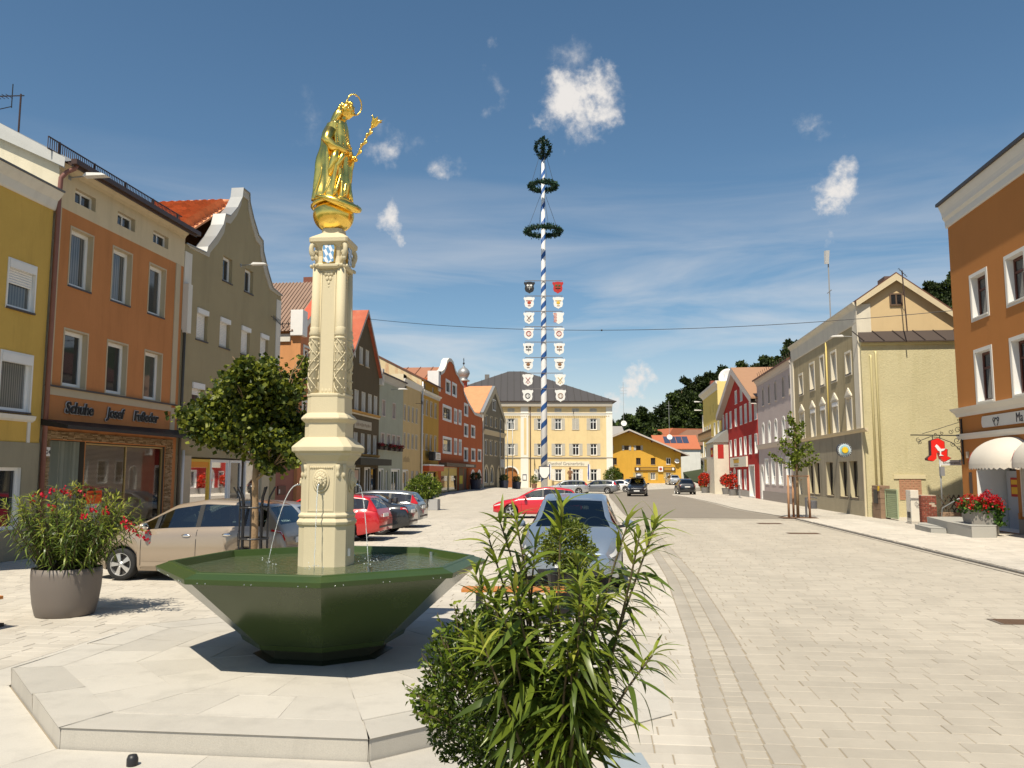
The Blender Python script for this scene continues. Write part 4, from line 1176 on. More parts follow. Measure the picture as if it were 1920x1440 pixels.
# snow guard railing on the roof
mb = MB(); y_, z_ = .15, 10.62
mb.bar((-.3, y_, z_ + .02), (W, y_, z_ + .02), .03); mb.bar((-.3, y_, z_ + .34), (W, y_, z_ + .34), .03)
for i in range(int((W + .3) / .085)): mb.bar((-.3 + i * .085, y_, z_), (-.3 + i * .085, y_, z_ + .34), .016)
for i in range(5): mb.bar((.15 + i * 1.55, y_, z_ - .1), (.15 + i * 1.55, y_, z_ + .36), .05)
mb.build('snow_guard', brown_metal, h.e)
dp = M('copper_brown_pipe', (.20, .085, .065), .45, .15, 5)
MB().tube([(-.05, -.08, 0), (-.05, -.08, 9.45), (-.05, -.1, 9.9), (.02, -.2, 10.08), (.1, -.36, 10.2), (.1, -.42, 10.3)], .062, 12).build('downpipe', dp, h.e, smooth=True)
street_lamp(h, .42, 10.08)
h.box('sign_ledge', grey_sill, -.06, -.09, 4.36, W - .1, 0, 4.40)
h.box('sign_band', beige_trim, .0, -.03, 4.15, 6.18, 0, 4.359)
# lettering: black letters with a pale outline behind
lt = M('letter_black', (.012, .012, .012), .5, 0); lo_ = M('letter_outline', (.55, .55, .52), .6, 0)
for i, (w_, x_, sz) in enumerate((('Schuhe', .74, .43), ('Josef', 2.62, .42), ('Fußeder', 3.97, .42))):
    a = text('lettering', w_, sz, lo_, h.e, (x_, -.035, 3.72), extrude=.012, align='LEFT', shear=.18, offset=.024, sx=.98)
    b = text('lettering', w_, sz, lt, h.e, (x_, -.06, 3.72), extrude=.015, align='LEFT', shear=.18, offset=.009, sx=.98)
can = MB(); can.add([(-.12, 0, 3.50), (W + .05, 0, 3.56), (W + 1.1, -.62, 3.34), (-.12, -.75, 3.34), (-.12, 0, 3.34), (W + .05, 0, 3.34), (W + 1.1, -.62, 3.26), (-.12, -.75, 3.24)], [(0, 1, 2, 3), (4, 7, 6, 5), (3, 2, 6, 7), (0, 3, 7, 4), (1, 5, 6, 2)])
can.build('canopy', M('black_canopy', (.018, .015, .013), .55, .2), h.e)
# slate-strip cladding round the shop front: separate little stones
clad = MB(); tones = []
for (x0, x1, z0, z1) in ((.03, .26, 0, 3.22), (5.98, 6.40, 0, 3.22), (.26, 5.98, 3.0, 3.22)):
    z = z0
    while z < z1 - .01:
        hh = min(RNG.uniform(.02, .042), z1 - z); x = x0
        while x < x1 - .01:
            ww = min(RNG.uniform(.06, .3), x1 - x); t = RNG.uniform(.012, .05)
            clad.box(x + .003, -t, z + .003, x + ww - .003, 0, z + hh - .003); tones += [RNG.random()] * 8; x += ww
        z += hh
me = clad.mesh('stone_cladding', mats=[None]); me.materials.clear()
cm = leaf_mat('slate_cladding', '88704f', .45, 0.0, 'ab9270', .9)
at = me.attributes.new('tone', 'FLOAT', 'POINT'); at.data.foreach_set('value', tones)
tag(link('stone_cladding', me, cm, h.e), kind='stuff')
h.box('house_number', white, .08, -.065, 2.55, .22, -.05, 2.78); text('number', '24', .16, lt, h.e, (.15, -.068, 2.6), extrude=.003)
# entrance recess with grey curtain-like folded shutter
fold = MB(); n = 30
fold.add([p for i in range(n + 1) for p in ((.24 + 1.48 * i / n, .16 + .05 * math.sin(i * 1.9), .05), (.24 + 1.48 * i / n, .16 + .05 * math.sin(i * 1.9), 2.97))], [(2*i, 2*i+2, 2*i+3, 2*i+1) for i in range(n)])
fold.build('entrance_curtain', M('grey_green_drape', (.24, .25, .20), .85, .1), h.e, recalc=False)
# shop window: frame, panes, blind behind
sf = MB(); fm = M('brass_frame', (.42, .30, .12), .4, .1, metal=.3)
ring(sf, 1.80, .57, 5.92, 2.95, .05, .06, .12)
for x in (3.85,): sf.box(x - .025, .06, .62, x + .025, .12, 2.90)
swn = sf.build('shop_window', fm, h.e)
shop_glass = glass_mat('shop_glass', (.85, .87, .86), .03)
for a, b in ((1.85, 3.825), (3.875, 5.87)): MB().quad((a, .09, .62), (b, .09, .62), (b, .09, 2.90), (a, .09, 2.90)).build('pane', shop_glass, swn)
bl = MB()
for i in range(62):
    z = .66 + i * .0362; bl.quad((1.86, .30, z), (5.86, .30, z), (5.86, .275, z + .026), (1.86, .275, z + .026))
bl.build('venetian_blind', M('blind_slat', (.50, .40, .28), .7, .1), swn)
h.box('shop_back', M('shop_dark', (.04, .035, .03), .9, 0), 1.75, .49, .5, 5.95, .50, 3.0)
nt_ = MB().box(2.0, .05, 1.25, 2.72, .058, 1.62).build('paper_notice', M('orange_red_paper', (.80, .085, .01), .8, 0), swn)
MB().box(2.0, .05, .60, 2.72, .058, 1.248).build('notice_sheet', M('grey_paper', (.5, .5, .5), .8, .1), nt_)
text('notice_text', 'ZU VERMIETEN', .085, lt, nt_, (2.36, .045, 1.5), extrude=.002)
h.box('plinth', M('dark_plinth', (.10, .09, .07), .8, .15), 1.6, -.03, 0, 6.0, 0, .55)

# --- olive house with a curved gable
h = left('olive_gable_house', 'olive green gabled house with curved white coping, behind the maple tree', 26.42)
ol = stucco('olive_render', (.345, .29, .175), .1); W = 8.55
o = lambda y: y - 26.42
G = [(0, 10.0), (1.42, 10.06), (1.50, 10.28), (2.1, 10.85), (2.62, 11.45), (2.78, 11.93), (3.2, 12.0), (3.75, 12.5), (4.15, 13.05), (4.22, 13.46), (4.85, 13.46), (4.92, 13.08), (5.3, 12.55), (5.85, 12.0), (6.3, 11.87), (6.38, 11.45), (6.9, 10.75), (7.5, 10.12), (W, 10.0)]
def smooth_poly(p, k=3):
    return p
for y in (29.30, 31.22): h.win(o(y), 9.42, .78, .95, dep=.2, fw=.09, pane=dark_glass, sill=grey_sill, sillout=.04)
for y in (27.47, 29.24, 31.08, 32.91): h.win(o(y), 6.86, .82, 1.12, dep=.2, fw=.08, roller=1.0, rbox=True, sill=grey_sill, sillout=.04)
for y in (27.34, 31.2): h.win(o(y), 4.02, .86, 1.28, dep=.2, fw=.1, roller=.22, rbox=True, sill=white, sillout=.03, pane=curtain_glass(2))
h.hole(o(27.5), 0.0, 6.85, 2.68, .5, rev=M('shop_recess_pale', (.45, .38, .25), .8, .1))
h.front([(0, 0), (W, 0)] + G[::-1], ol)
h.shell(W, 11, 10.0, ol)
# coping: white band on the face plus sheet-metal top that follows the outline
cb = MB(); ct = MB()
for (a, b) in zip(G[:-1], G[1:]):
    cx = W / 2
    def inn(p):
        d = .30; dx = (cx - p[0]); dz = (9.2 - p[1]); l = math.hypot(dx, dz) or 1; return (p[0] + d * dx / l, p[1] + d * dz / l)
    ai, bi = inn(a), inn(b)
    cb.add([(a[0], -.04, a[1]), (b[0], -.04, b[1]), (bi[0], -.04, bi[1]), (ai[0], -.04, ai[1]), (bi[0], 0, bi[1]), (ai[0], 0, ai[1])], [(0, 1, 2, 3), (3, 2, 4, 5)])
    ct.add([(a[0], -.09, a[1]), (b[0], -.09, b[1]), (b[0], .42, b[1]), (a[0], .42, a[1]), (a[0], -.09, a[1] + .035), (b[0], -.09, b[1] + .035), (b[0], .42, b[1] + .035), (a[0], .42, a[1] + .035)], [(0, 1, 5, 4), (4, 5, 6, 7), (2, 3, 7, 6), (0, 3, 2, 1)])
    ct.add([(a[0], .41, a[1]), (b[0], .41, b[1]), (b[0], .41, b[1] - 1.2), (a[0], .41, a[1] - 1.2)], [(0, 1, 2, 3)])
cb.build('coping_band', M('coping_grey', (.46, .43, .36), .85, .08, 1.5, .1, 50), h.e, recalc=False); ct.build('coping_sheet', zinc, h.e, recalc=False)
for x0, x1 in ((.02, .5), (W - .5, W - .02)): h.box('corner_strip', offwhite, x0, -.035, 7.0 if x0 < 1 else 2.8, x1, 0, 9.75)
h.box('rain_head', offwhite, .02, -.2, 6.9, .30, -.036, 8.6); downpipe(h.e, .08, 0, 6.9, M('dark_pipe', (.08, .07, .05), .5, .1), .05)
h.roof_perp(W, 11, 10.0, 12.75, tile_orange, ov=.0, y0=.45, th=.08)
sl = Vector((W/2, 0, 2.75))
roof_tiles(h.e, tile_orange, (.02, .5, 10.09), (0, 1, 0), sl, 14, 14, .34, .36)
rt = MB()
for i in range(14): rt.tube([(W/2, .5 + i * .4, 12.93), (W/2, .98 + i * .4, 12.95)], [.11, .125], 8)
rt.build('ridge_tiles', tile_orange, h.e, smooth=True)
street_lamp(h, 4.4, 10.35)
an = MB(); an.bar((6.9, -.35, 8.72), (8.2, -.2, 8.62), .02); [an.bar((6.95 + i * .12, -.35 + i*.014, 8.60), (6.95 + i * .12, -.35+i*.014, 8.82), .012) for i in range(10)]; an.bar((7.5, -.3, 8.7), (7.5, 0, 8.9), .02)
an.build('aerial', black_metal, h.e)
# shop front: yellow display window, white frames, open door
yf = M('yellow_frame', (.75, .47, .05), .5, .05)
for (a, b, mt, nm) in ((27.58, 29.10, yf, 'display_window'), (29.14, 30.66, pvc, 'shop_window'), (30.70, 31.75, pvc, 'shop_door'), (32.1, 33.5, pvc, 'shop_window')):
    mb = MB(); ring(mb, o(a), .1, o(b), 2.62, .10, .10, .17)
    f = mb.build(nm, mt, h.e); MB().quad((o(a) + .08, .15, .18), (o(b) - .08, .15, .18), (o(b) - .08, .15, 2.54), (o(a) + .08, .15, 2.54)).build('pane', shop_glass if nm != 'shop_door' else dark_glass, f)
    if nm == 'display_window':
        for (x, zz, ww, hh, c) in ((27.8, 1.9, .25, .5, 'd8d4cc'), (28.3, 2.0, .3, .45, 'c0b8b0'), (28.2, .9, .7, .5, 'e06010'), (27.75, 1.1, .3, .6, '802020'), (28.75, 1.3, .2, .8, 'e8e4e0')):
            MB().box(o(x), .30, zz, o(x) + ww, .34, zz + hh).build('poster', M('poster_' + c, c, .8, .1), f)
        MB().box(o(27.68), .12, 2.32, o(29.0), .145, 2.52).build('display_header', M('header_orange', (.8, .30, .02), .6, 0), f)
h.box('pier', M('travertine', (.50, .42, .29), .7, .12, 4), o(33.55), .02, 0, o(34.4), .45, 2.68)
h.box('pier', M('travertine', (.50, .42, .29), .7, .12, 4), o(26.5), -.03, 0, o(27.45), 0, 2.72)
h.box('shop_back_wall', M('shop_back', (.10, .08, .06), .9, .3), o(27.5), .46, 0, o(33.5), .49, 2.68)
MB().tube([(o(26.75), -.1, 0), (o(26.75), -.1, 2.9)], .05, 8).build('white_pipe', white, h.e, smooth=True)
sg = h.box('fascia_sign', M('sign_white', (.62, .60, .55), .6, .06), o(29.8), -.08, 2.95, o(33.2), -.0, 3.5)
for (x, zz, ww, hh, c) in ((30.0, 3.2, .2, .2, 'c03020'), (31.2, 3.05, .3, .12, 'e08020'), (32.0, 3.05, .9, .14, 'b02018'), (32.6, 3.28, .4, .12, 'c87020')): MB().box(o(x), -.095, zz, o(x) + ww, -.081, zz + hh).build('sign_mark', M('mark_' + c, c, .6, 0), sg)
# alley sign plate
# --- pink gabled house set back behind an alley
h = left('salmon_house', 'salmon orange gabled house with corrugated roof, half hidden behind the column', 37.5)
sa = stucco('salmon_render', (.58, .28, .12), .12); W = 8.2
for x in (.45, 2.6, 4.9, 7.0 - .3): h.win(x, 6.75, .95, 1.4, dep=.2, fw=.09, mull='v', sw=.12, smat=offwhite, sill=offwhite)
for x in (.45, 2.6, 4.9, 6.7): h.win(x, 4.0, .95, 1.5, dep=.2, fw=.09, mull='v', sw=.12, smat=offwhite, sill=offwhite)
for x in (2.6, 4.6): h.win(x, 9.4, .8, 1.0, dep=.2, fw=.08, sw=.1, smat=offwhite)
h.win(1.2, .3, 2.4, 2.3, pane=dark_glass, fw=.1, name='shop_window'); h.win(4.4, .3, 2.6, 2.3, pane=dark_glass, fw=.1, name='shop_window')
h.front([(0, 0), (W, 0), (W, 8.95), (W/2, 12.1), (0, 8.95)], stucco('salmon_front', (.50, .20, .095), .1))
h.shell(W, 12, 8.95, sa)
corr = M('corrugated_sheet', (.25, .165, .12), .8, .2, .8, .0, stain=.35, stain_col='6a5a4e')
mb = MB()
for side in (0, 1):
    n = 120; s_ = []
    for v, t in ((0, -.08), (1, 1.0)):
        for i in range(n + 1):
            yy = .3 + 11.6 * i / n
            x = (-.25 + (W/2 + .25) * v) if side == 0 else (W + .25 - (W/2 + .25) * v)
            s_.append((x, yy, 8.95 - .2 + (12.12 - 8.75) * v + .08 + .035 * math.sin(i * 2 * math.pi / 2.0 * .5 * 1.999)))
    mb.add(s_, [(i, i+1, n+2+i, n+1+i) for i in range(n)])
mb.build('corrugated_roof', corr, h.e, recalc=False)
# visible ribs
rb_ = MB()
for i in range(60): yy = .35 + i * .19; rb_.bar((-.25, yy, 8.86), (W/2, yy, 12.22), .07, .05); 
rb_.build('roof_ribs', corr, h.e)
mb = MB(); mb.add([(-.05, -.12, 9.02), (W/2, -.12, 12.2), (W/2, .36, 12.27), (-.05, .36, 9.09)], [(0, 1, 2, 3)]); mb.add([(W+.05, -.12, 9.02), (W/2, -.12, 12.2), (W/2, .36, 12.27), (W+.05, .36, 9.09)], [(0, 1, 2, 3)])
mb.build('red_verge_sheet', M('red_verge', (.50, .09, .045), .6, .25, 4), h.e, recalc=False)
mb = MB(); mb.add([(-.05, -.13, 9.02), (W/2, -.13, 12.2), (W/2, -.13, 11.85), (-.05, -.13, 8.7)], [(0, 1, 2, 3)]); mb.add([(W+.05, -.13, 9.02), (W/2, -.13, 12.2), (W/2, -.13, 11.85), (W+.05, -.13, 8.7)], [(0, 1, 2, 3)]); mb.build('verge_board', offwhite, h.e, recalc=False)
h.box('kneeler', white, -.22, -.16, 8.62, .42, .45, 9.85, bevel=.02); h.box('eaves_band', offwhite, -.1, .5, 8.35, -.0, 11, 8.72)
mb = MB()
for i in range(16): mb.bar((-.1, .6 + i*.28, 9.05), (-.1, .6 + i*.28, 9.3), .03)
mb.bar((-.1, .5, 9.2), (-.1, 5, 9.2), .03); mb.build('snow_guard', black_metal, h.e)
h.box('chimney', M('chimney_brick', (.20, .075, .05), .9, .3, 6), 4.3, 1.0, 12.0, 4.9, 1.6, 12.55)
h.box('passage_wall', M('dusky_pink_wall', (.30, .12, .085), .9, .1, 2, .2), -2.5, .15, 0, -.02, .3, 2.62)
h.box('blue_sign', M('sign_blue', (.02, .05, .16), .5, .05), -1.9, .05, 2.64, -.2, .148, 2.85)
pq = h.box('plaque', M('plaque_red', (.10, .025, .018), .5, .1), -1.95, .10, 1.15, -1.05, .148, 1.55); MB().box(-1.88, .09, 1.22, -1.75, .10, 1.40).build('plaque_mark', offwhite, pq)

# --- dark house with a pointed gable
h = left('dark_gable_house', 'dark brown rendered house with steep red tiled gable roof, right of the column', 44.5)
dk = stucco('dark_brown_render', (.115, .088, .052), .08); W = 6.85
o = lambda y: y - 44.5
wr_ = offwhite
for y in (46.9, 48.17): h.win(o(y), 8.55, .68, 1.02, dep=.2, fw=.07, sill=beige_trim, sw=0, rev=offwhite, roller=1.0, rollmat=M('blind_grey', (.42, .42, .40), .7, .05))
for y in (44.8, 46.1, 47.5, 48.85, 50.1):
    h.win(o(y), 5.75, .78, 1.20, dep=.2, fw=.07, rev=offwhite, roller=1.0, rollmat=M('blind_grey', (.42, .42, .40), .7, .05))
    h.win(o(y), 3.28, .74, 1.20, dep=.2, fw=.07, rev=offwhite, roller=.9, rollmat=M('blind_grey', (.42, .42, .40), .7, .05))
h.win(o(46.6), .25, 1.2, 2.2, fw=.09, pane=dark_glass, name='shop_window'); h.win(o(48.4), .05, 1.05, 2.35, fw=.09, mull='v', pane=dark_glass, name='shop_door', sw=.08); h.win(o(49.8), .25, 1.25, 2.2, fw=.08, pane=dark_glass, name='shop_window', frame=black_metal)
h.front([(0, 0), (W, 0), (W, 8.05), (3.45, 11.8), (0, 8.05)], dk)
h.shell(W, 11, 8.05, dk); h.roof_perp(W, 11, 8.05, 11.8, tile_red, ov=.12, y0=-.2, th=.12)
mb = MB(); mb.add([(-.15, -.215, 7.85), (3.45, -.215, 11.72), (3.45, -.215, 11.98), (-.15, -.215, 8.1)], [(0, 1, 2, 3)]); mb.add([(W+.15, -.215, 7.85), (3.45, -.215, 11.72), (3.45, -.215, 11.98), (W+.15, -.215, 8.1)], [(0, 1, 2, 3)])
mb.build('verge_board', M('verge_pinkish', (.42, .36, .32), .7, .1), h.e, recalc=False)
h.box('kneeler', offwhite, W - .1, -.2, 7.75, W + .35, .3, 8.8)
gold_st = M('ochre_stripe', (.45, .25, .06), .8, .1)
for z in (5.60, 3.10): h.cornice('string_course', gold_st, 0, W, z, [(.02, 0), (.10, .05), (.12, .14), (.02, .16)]); h.box('string_course_lower', beige_light, 0, -.06, z - .09, W, 0, z - .002)
sg = h.box('name_board', M('aged_board', (.46, .40, .30), .8, .12, 5), o(46.1), -.06, 4.72, o(49.5), 0, 5.22)
for i in range(9): MB().box(o(46.4) + i * .33, -.07, 4.86 + .02 * (i % 3), o(46.4) + i * .33 + .2, -.061, 5.02 + .03 * (i % 2)).build('worn_letter', M('worn_letter', (.28, .22, .15), .8, .1), sg)
h.box('shop_awning', M('dark_awning', (.05, .045, .03), .8, .2), .1, -.9, 2.60, W - .1, 0, 2.98)
h.box('paper_sign', M('pinkish_sign', (.55, .40, .33), .7, .1), o(45.9), -.05, 1.7, o(47.0), 0, 2.3)

# --- pale grey-green house
h = left('pale_green_house', 'pale grey green house with red flower boxes, between dark gable and cream house', 51.35)
pg = stucco('pale_green_render', (.36, .37, .29), .08); W = 6.25
o = lambda y: y - 51.35
pk = M('pinkish_surround', (.50, .42, .37), .8, .06)
for y in (52.05, 54.7): h.win(o(y), 5.85, .66, .98, dep=.22, fw=.06, sw=.07, smat=pk, rev=pk, pane=dark_glass)
for y in (51.85, 53.3, 54.62, 55.95): h.win(o(y), 3.70, .74, .96, dep=.22, fw=.06, sw=.08, smat=pk, rev=pk, pane=dark_glass)
h.win(o(51.45), .1, 1.0, 2.25, fw=.1, pane=dark_glass, name='shop_window', sw=.08, smat=white); h.win(o(53.2), .0, .6, 2.3, fw=.08, pane=curtain_glass(2), name='shop_door'); h.win(o(54.55), .1, 2.2, 2.25, fw=.12, mull='v', pane=dark_glass, name='shop_window', sw=.08, smat=white)
h.front([(0, 0), (W, 0), (W, 8.5), (0, 8.5)], pg); h.shell(W, 12, 8.5, pg); h.flat(W, 12, 8.48, brown_metal)
h.cornice('cornice', M('grey_cornice', (.42, .40, .36), .8, .06), 0, W, 8.05, [(.02, 0), (.04, .1), (.2, .35), (.24, .42)]); h.box('gutter', M('dark_gutter', (.05, .03, .03), .5, .1), 0, -.32, 8.475, W, .05, 8.56)
street_lamp(h, 3.0, 7.75)
fl_red = leaf_mat('dark_red_flower', '7a0f1c', .5, .1, 'c01830'); fl_leaf = leaf_mat('box_leaf', '2c3a18', .4, .2)
def blobs(name, mat, parent, pts, r, size, n, seed=1, flat=.6):
    """clump of small leaf-sized faces round given centres"""
    rg = np.random.default_rng(seed); P = []; T = []
    for c in pts:
        d = rg.normal(size=(n, 3)); d /= np.linalg.norm(d, axis=1)[:, None]
        rad = r * rg.uniform(.25, 1, n) ** .5
        P.append(np.array(c) + d * rad[:, None] * np.array([1, 1, flat])); 
    P = np.vstack(P); m = len(P)
    return leafcloud(name, mat, parent, P, size, rg)
def leafcloud(name, mat, parent, P, size, rg, dirs=None, aspect=.55, tone=None, bend=.25):
    m = len(P)
    if dirs is None: dirs = rg.normal(size=(m, 3)); 
    dirs = dirs / np.linalg.norm(dirs, axis=1)[:, None]
    up = rg.normal(size=(m, 3)); side = np.cross(dirs, up); side /= np.linalg.norm(side, axis=1)[:, None] + 1e-9
    nrm = np.cross(side, dirs)
    s = (size * rg.uniform(.65, 1.3, m))[:, None]
    V = np.empty((m, 4, 3))
    V[:, 0] = P; V[:, 1] = P + dirs * s * .5 + side * s * aspect * .5 + nrm * s * bend * .4; V[:, 2] = P + dirs * s - nrm * s * bend * .3; V[:, 3] = P + dirs * s * .5 - side * s * aspect * .5 + nrm * s * bend * .4
    idx = np.arange(m)[:, None] * 4
    F = np.concatenate([idx + np.array([[0, 1, 2]]), idx + np.array([[0, 2, 3]])]).astype(np.int32)
    me = bpy.data.meshes.new(name)
    me.vertices.add(m * 4); me.vertices.foreach_set('co', V.reshape(-1).astype(np.float32))
    me.loops.add(len(F) * 3); me.loops.foreach_set('vertex_index', F.reshape(-1))
    me.polygons.add(len(F)); me.polygons.foreach_set('loop_start', np.arange(0, len(F) * 3, 3, dtype=np.int32)); me.polygons.foreach_set('loop_total', np.full(len(F), 3, dtype=np.int32))
    me.update(); me.validate()
    a = me.attributes.new('tone', 'FLOAT', 'POINT')
    tn = rg.uniform(0, .85, m) if tone is None else np.clip(tone + rg.uniform(-.15, .15, m), 0, 1)
    a.data.foreach_set('value', np.repeat(tn, 4).astype(np.float32))
    if parent == 'mesh': me.materials.append(mat); return me
    return link(name, me, mat, parent)
for y in (51.15, 52.2, 53.7, 55.0, 56.3):
    bx = h.box('flower_box', M('box_brown', (.05, .03, .02), .7, .1), o(y) - .35, -.28, 3.62, o(y) + .35, -.03, 3.80)
    blobs('leaves', fl_leaf, bx, [(o(y) + t, -.18, 3.88) for t in (-.25, 0, .25)], .2, .1, 40, seed=int(y * 10))
    if y not in (52.2,): blobs('blossoms', fl_red, bx, [(o(y) + t, -.22, 3.92) for t in (-.2, 0, .2)], .22, .09, 50, seed=int(y * 10) + 1)

# --- cream house
h = left('cream_house', 'cream yellow house with white parapet, right of the pale green house', 57.6)
crm = stucco('cream_render', (.56, .41, .20), .08); W = 5.75
o = lambda y: y - 57.6
gy = M('grey_blind', (.36, .34, .31), .8, .05)
for y in (57.75, 58.95, 60.25, 61.5):
    for z, hh in ((5.9, 1.12), (3.92, 1.08)): h.win(o(y), z, .62, hh, dep=.12, fw=.05, sw=.06, smat=beige_light, roller=1.0, rollmat=gy)
h.win(o(57.7), .1, 1.5, 2.2, fw=.1, pane=curtain_glass(1), name='shop_window', sw=.08); h.win(o(60.3), .4, .9, 1.9, fw=.06, roller=1, rollmat=gy); h.win(o(61.8), .4, 1.0, 1.9, fw=.06, roller=1, rollmat=gy)
h.front([(0, 0), (W, 0), (W, 8.9), (0, 9.2)], crm); h.shell(W, 12, 8.4, crm); h.flat(W, 12, 8.3, brown_metal)
h.box('parapet_end', M('parapet_cream', (.66, .58, .40), .8, .06), -.02, .0, 8.2, .9, .9, 9.22); h.cornice('cornice', offwhite, 0, W, 8.45, [(.02, 0), (.08, .2), (.16, .45)])
for i in range(7): h.box('worn_letter', M('faded_letter', (.36, .26, .13), .8, .1), o(57.9) + i * .27, -.012, 2.92 + .02 * (i % 2), o(57.9) + i * .27 + .16, -.002, 3.22 + .06 * (i % 3))
downpipe(h.e, W - .08, 0, 8.5, M('grey_pipe', (.45, .44, .42), .5, .05), .05)
mb = MB(); mb.bar((3.0, -.6, 7.5), (4.6, -.3, 7.35), .02); [mb.bar((3.1 + i*.15, -.6+i*.02, 7.36), (3.1+i*.15, -.6+i*.02, 7.6), .012) for i in range(10)]; mb.bar((3.9, -.5, 7.4), (3.9, 0, 7.4), .03); mb.build('aerial', black_metal, h.e)

# --- ochre house, its flaking gable side above the lower roofs
h = left('ochre_house', 'ochre house with dentil cornice and red shop fascia beside the rust orange gable', 63.4)
oc = stucco('ochre_render', (.48, .285, .06), .08); W = 6.8
o = lambda y: y - 63.4
for y in (63.55, 65.0, 66.65, 68.4):
    for z, hh in ((6.78, 1.2), (4.0, 1.22)): h.win(o(y), z, .82, hh, dep=.14, fw=.06, sw=.07, smat=beige_trim, roller=1.0, rollmat=gy)
for y in (64.2, 67.4): h.win(o(y), 8.85, .7, .42, dep=.12, fw=.05, roller=1, rollmat=gy)
h.win(o(64.6), .15, 1.0, 2.1, fw=.08, pane=dark_glass, name='shop_door', frame=M('brown_frame', (.06, .035, .02), .5, .1)); h.win(o(66.0), .3, 3.4, 1.95, fw=.1, mull='v', pane=dark_glass, name='shop_window', frame=M('brown_frame', (.06, .035, .02), .5, .1))
h.front([(0, 0), (W, 0), (W, 9.55), (0, 9.55)], oc)
flake = M('flaking_plaster', (.62, .50, .30), .95, .15, 1.2, .5, 10, stain=.75, stain_col='a85a30')
h.shell(W, 16, 9.5, flake, ridge=13.6); h.roof_par(W, 16, 9.5, 13.6, tile_brown, ov=.35, ovx=.06)
h.cornice('dentil_cornice', offwhite, 0, W + .1, 8.35, [(.03, 0), (.05, .1), (.22, .2), (.28, .32)]); 
mb = MB(); [mb.box(.1 + i * .22, -.17, 8.32, .21 + i * .22, -.03, 8.44) for i in range(30)]; mb.build('dentils', offwhite, h.e)
h.box('fascia', M('orange_red_fascia', (.50, .085, .025), .6, .08), .9, -.5, 2.3, W, 0, 2.72); h.box('fascia_edge', white, .8, -.52, 2.722, W + .05, 0, 2.84)
sg = h.box('hanging_sign', black_metal, 1.6, -.75, 3.15, 4.0, -.25, 3.85, bevel=.1); MB().box(2.0, -.80, 3.22, 3.85, -.76, 3.78).build('sign_face', white, sg)
for i in range(4): MB().box(2.15, -.81, 3.3 + i * .11, 3.6 - .2 * (i % 2), -.801, 3.35 + i * .11).build('sign_line', M('faded_letter', (.36, .26, .13), .8, .1), sg)
downpipe(h.e, .06, 0, 9.3, white, .06)

# --- rust orange gable house
h = left('rust_gable_house', 'rust orange house with curved white edged gable and copper roof', 70.2)
ru = stucco('rust_render', (.47, .125, .045), .06); W = 25.4
o = lambda y: y - 70.2
bk = M('brown_window', (.045, .028, .02), .5, .1)
def wv(y0, z0, y1, z1, mull='v', **k): h.win(o(y0), z0, y1 - y0, z1 - z0, dep=.2, fw=.08, mull=mull, sw=.22, smat=white, frame=bk, st=.03, rev=white, pane=dark_glass, **k)
wv(73.35, 9.55, 75.3, 10.45); wv(76.5, 9.6, 78.5, 10.5)
wv(72.1, 7.05, 75.9, 8.05, 'g'); wv(77.6, 7.05, 78.8, 8.1, ''); wv(80.1, 7.1, 81.2, 8.15, ''); wv(83.2, 8.2, 85.2, 9.1)
wv(72.3, 4.1, 76.1, 5.2, ''); wv(77.7, 4.1, 78.9, 5.25, ''); wv(80.3, 4.1, 81.4, 5.25, ''); wv(83.2, 6.05, 85.3, 7.0, 'v'); wv(87.6, 6.15, 89.9, 7.1)
wv(83.2, 3.55, 85.3, 4.55, 'v'); wv(87.8, 3.6, 90.1, 4.6); wv(92.3, 3.65, 94.5, 4.65)
wv(87.6, .95, 90.0, 2.35, 'v', rise=.5); wv(92.0, .95, 94.6, 2.35, 'v', rise=.5)
h.hole(o(71.5), .45, 8.6, 2.25, .35); h.hole(o(82.9), .45, 2.6, 2.2, .35)
G9 = [(0, 10.9), (.9, 11.0), (2.0, 11.3), (2.9, 11.8), (3.4, 12.3), (4.3, 12.65), (5.4, 12.75), (6.5, 12.6), (7.2, 12.2), (7.9, 11.9), (9.2, 11.75), (10.5, 11.3), (12.2, 11.1), (12.4, 10.4), (15.5, 9.5), (19.4, 8.75), (W, 8.8)]
h.front([(0, 0), (W, 0)] + G9[::-1], ru); h.shell(W, 13, 10.4, ru, zR=8.7)
cb = MB()
for a, b in zip(G9[:-1], G9[1:]):
    cb.add([(a[0], -.06, a[1] - .25), (b[0], -.06, b[1] - .25), (b[0], -.06, b[1] + .06), (a[0], -.06, a[1] + .06), (b[0], .5, b[1] + .06), (a[0], .5, a[1] + .06)], [(0, 1, 2, 3), (3, 2, 4, 5)])
cb.build('gable_coping', offwhite, h.e, recalc=False)
cu_ = M('copper_sheet', (.44, .20, .11), .5, .1, 1.5, metal=.25)
mb = MB(); mb.add([(-.1, .5, 9.6), (-.1, 13, 9.6), (6.0, 13, 12.1), (6.0, .5, 12.1)], [(0, 1, 2, 3)]); mb.add([(18, .5, 8.6), (18, 13, 8.6), (6.0, 13, 12.1), (6.0, .5, 12.1)], [(0, 1, 2, 3)])
rf = mb.build('roof', cu_, h.e, recalc=False)
sm_ = MB(); [sm_.bar((-.1, .6 + i * 1.2, 9.64), (6, .6 + i * 1.2, 12.14), .06) for i in range(10)]; sm_.build('standing_seams', M('copper_seam', (.22, .10, .06), .6, .1), rf)
h.box('corner_pillar', white, -.5, -.06, 9.2, .45, .9, 10.95); h.box('shop_canopy', M('canopy_brown', (.11, .075, .05), .7, .2), .3, -.7, 2.72, 16.5, 0, 3.05)
for i in range(8): h.box('canopy_letter', M('letter_pale', (.5, .48, .42), .6, 0), 10.2 + i * .62, -.72, 2.8, 10.55 + i * .62, -.70, 2.98)
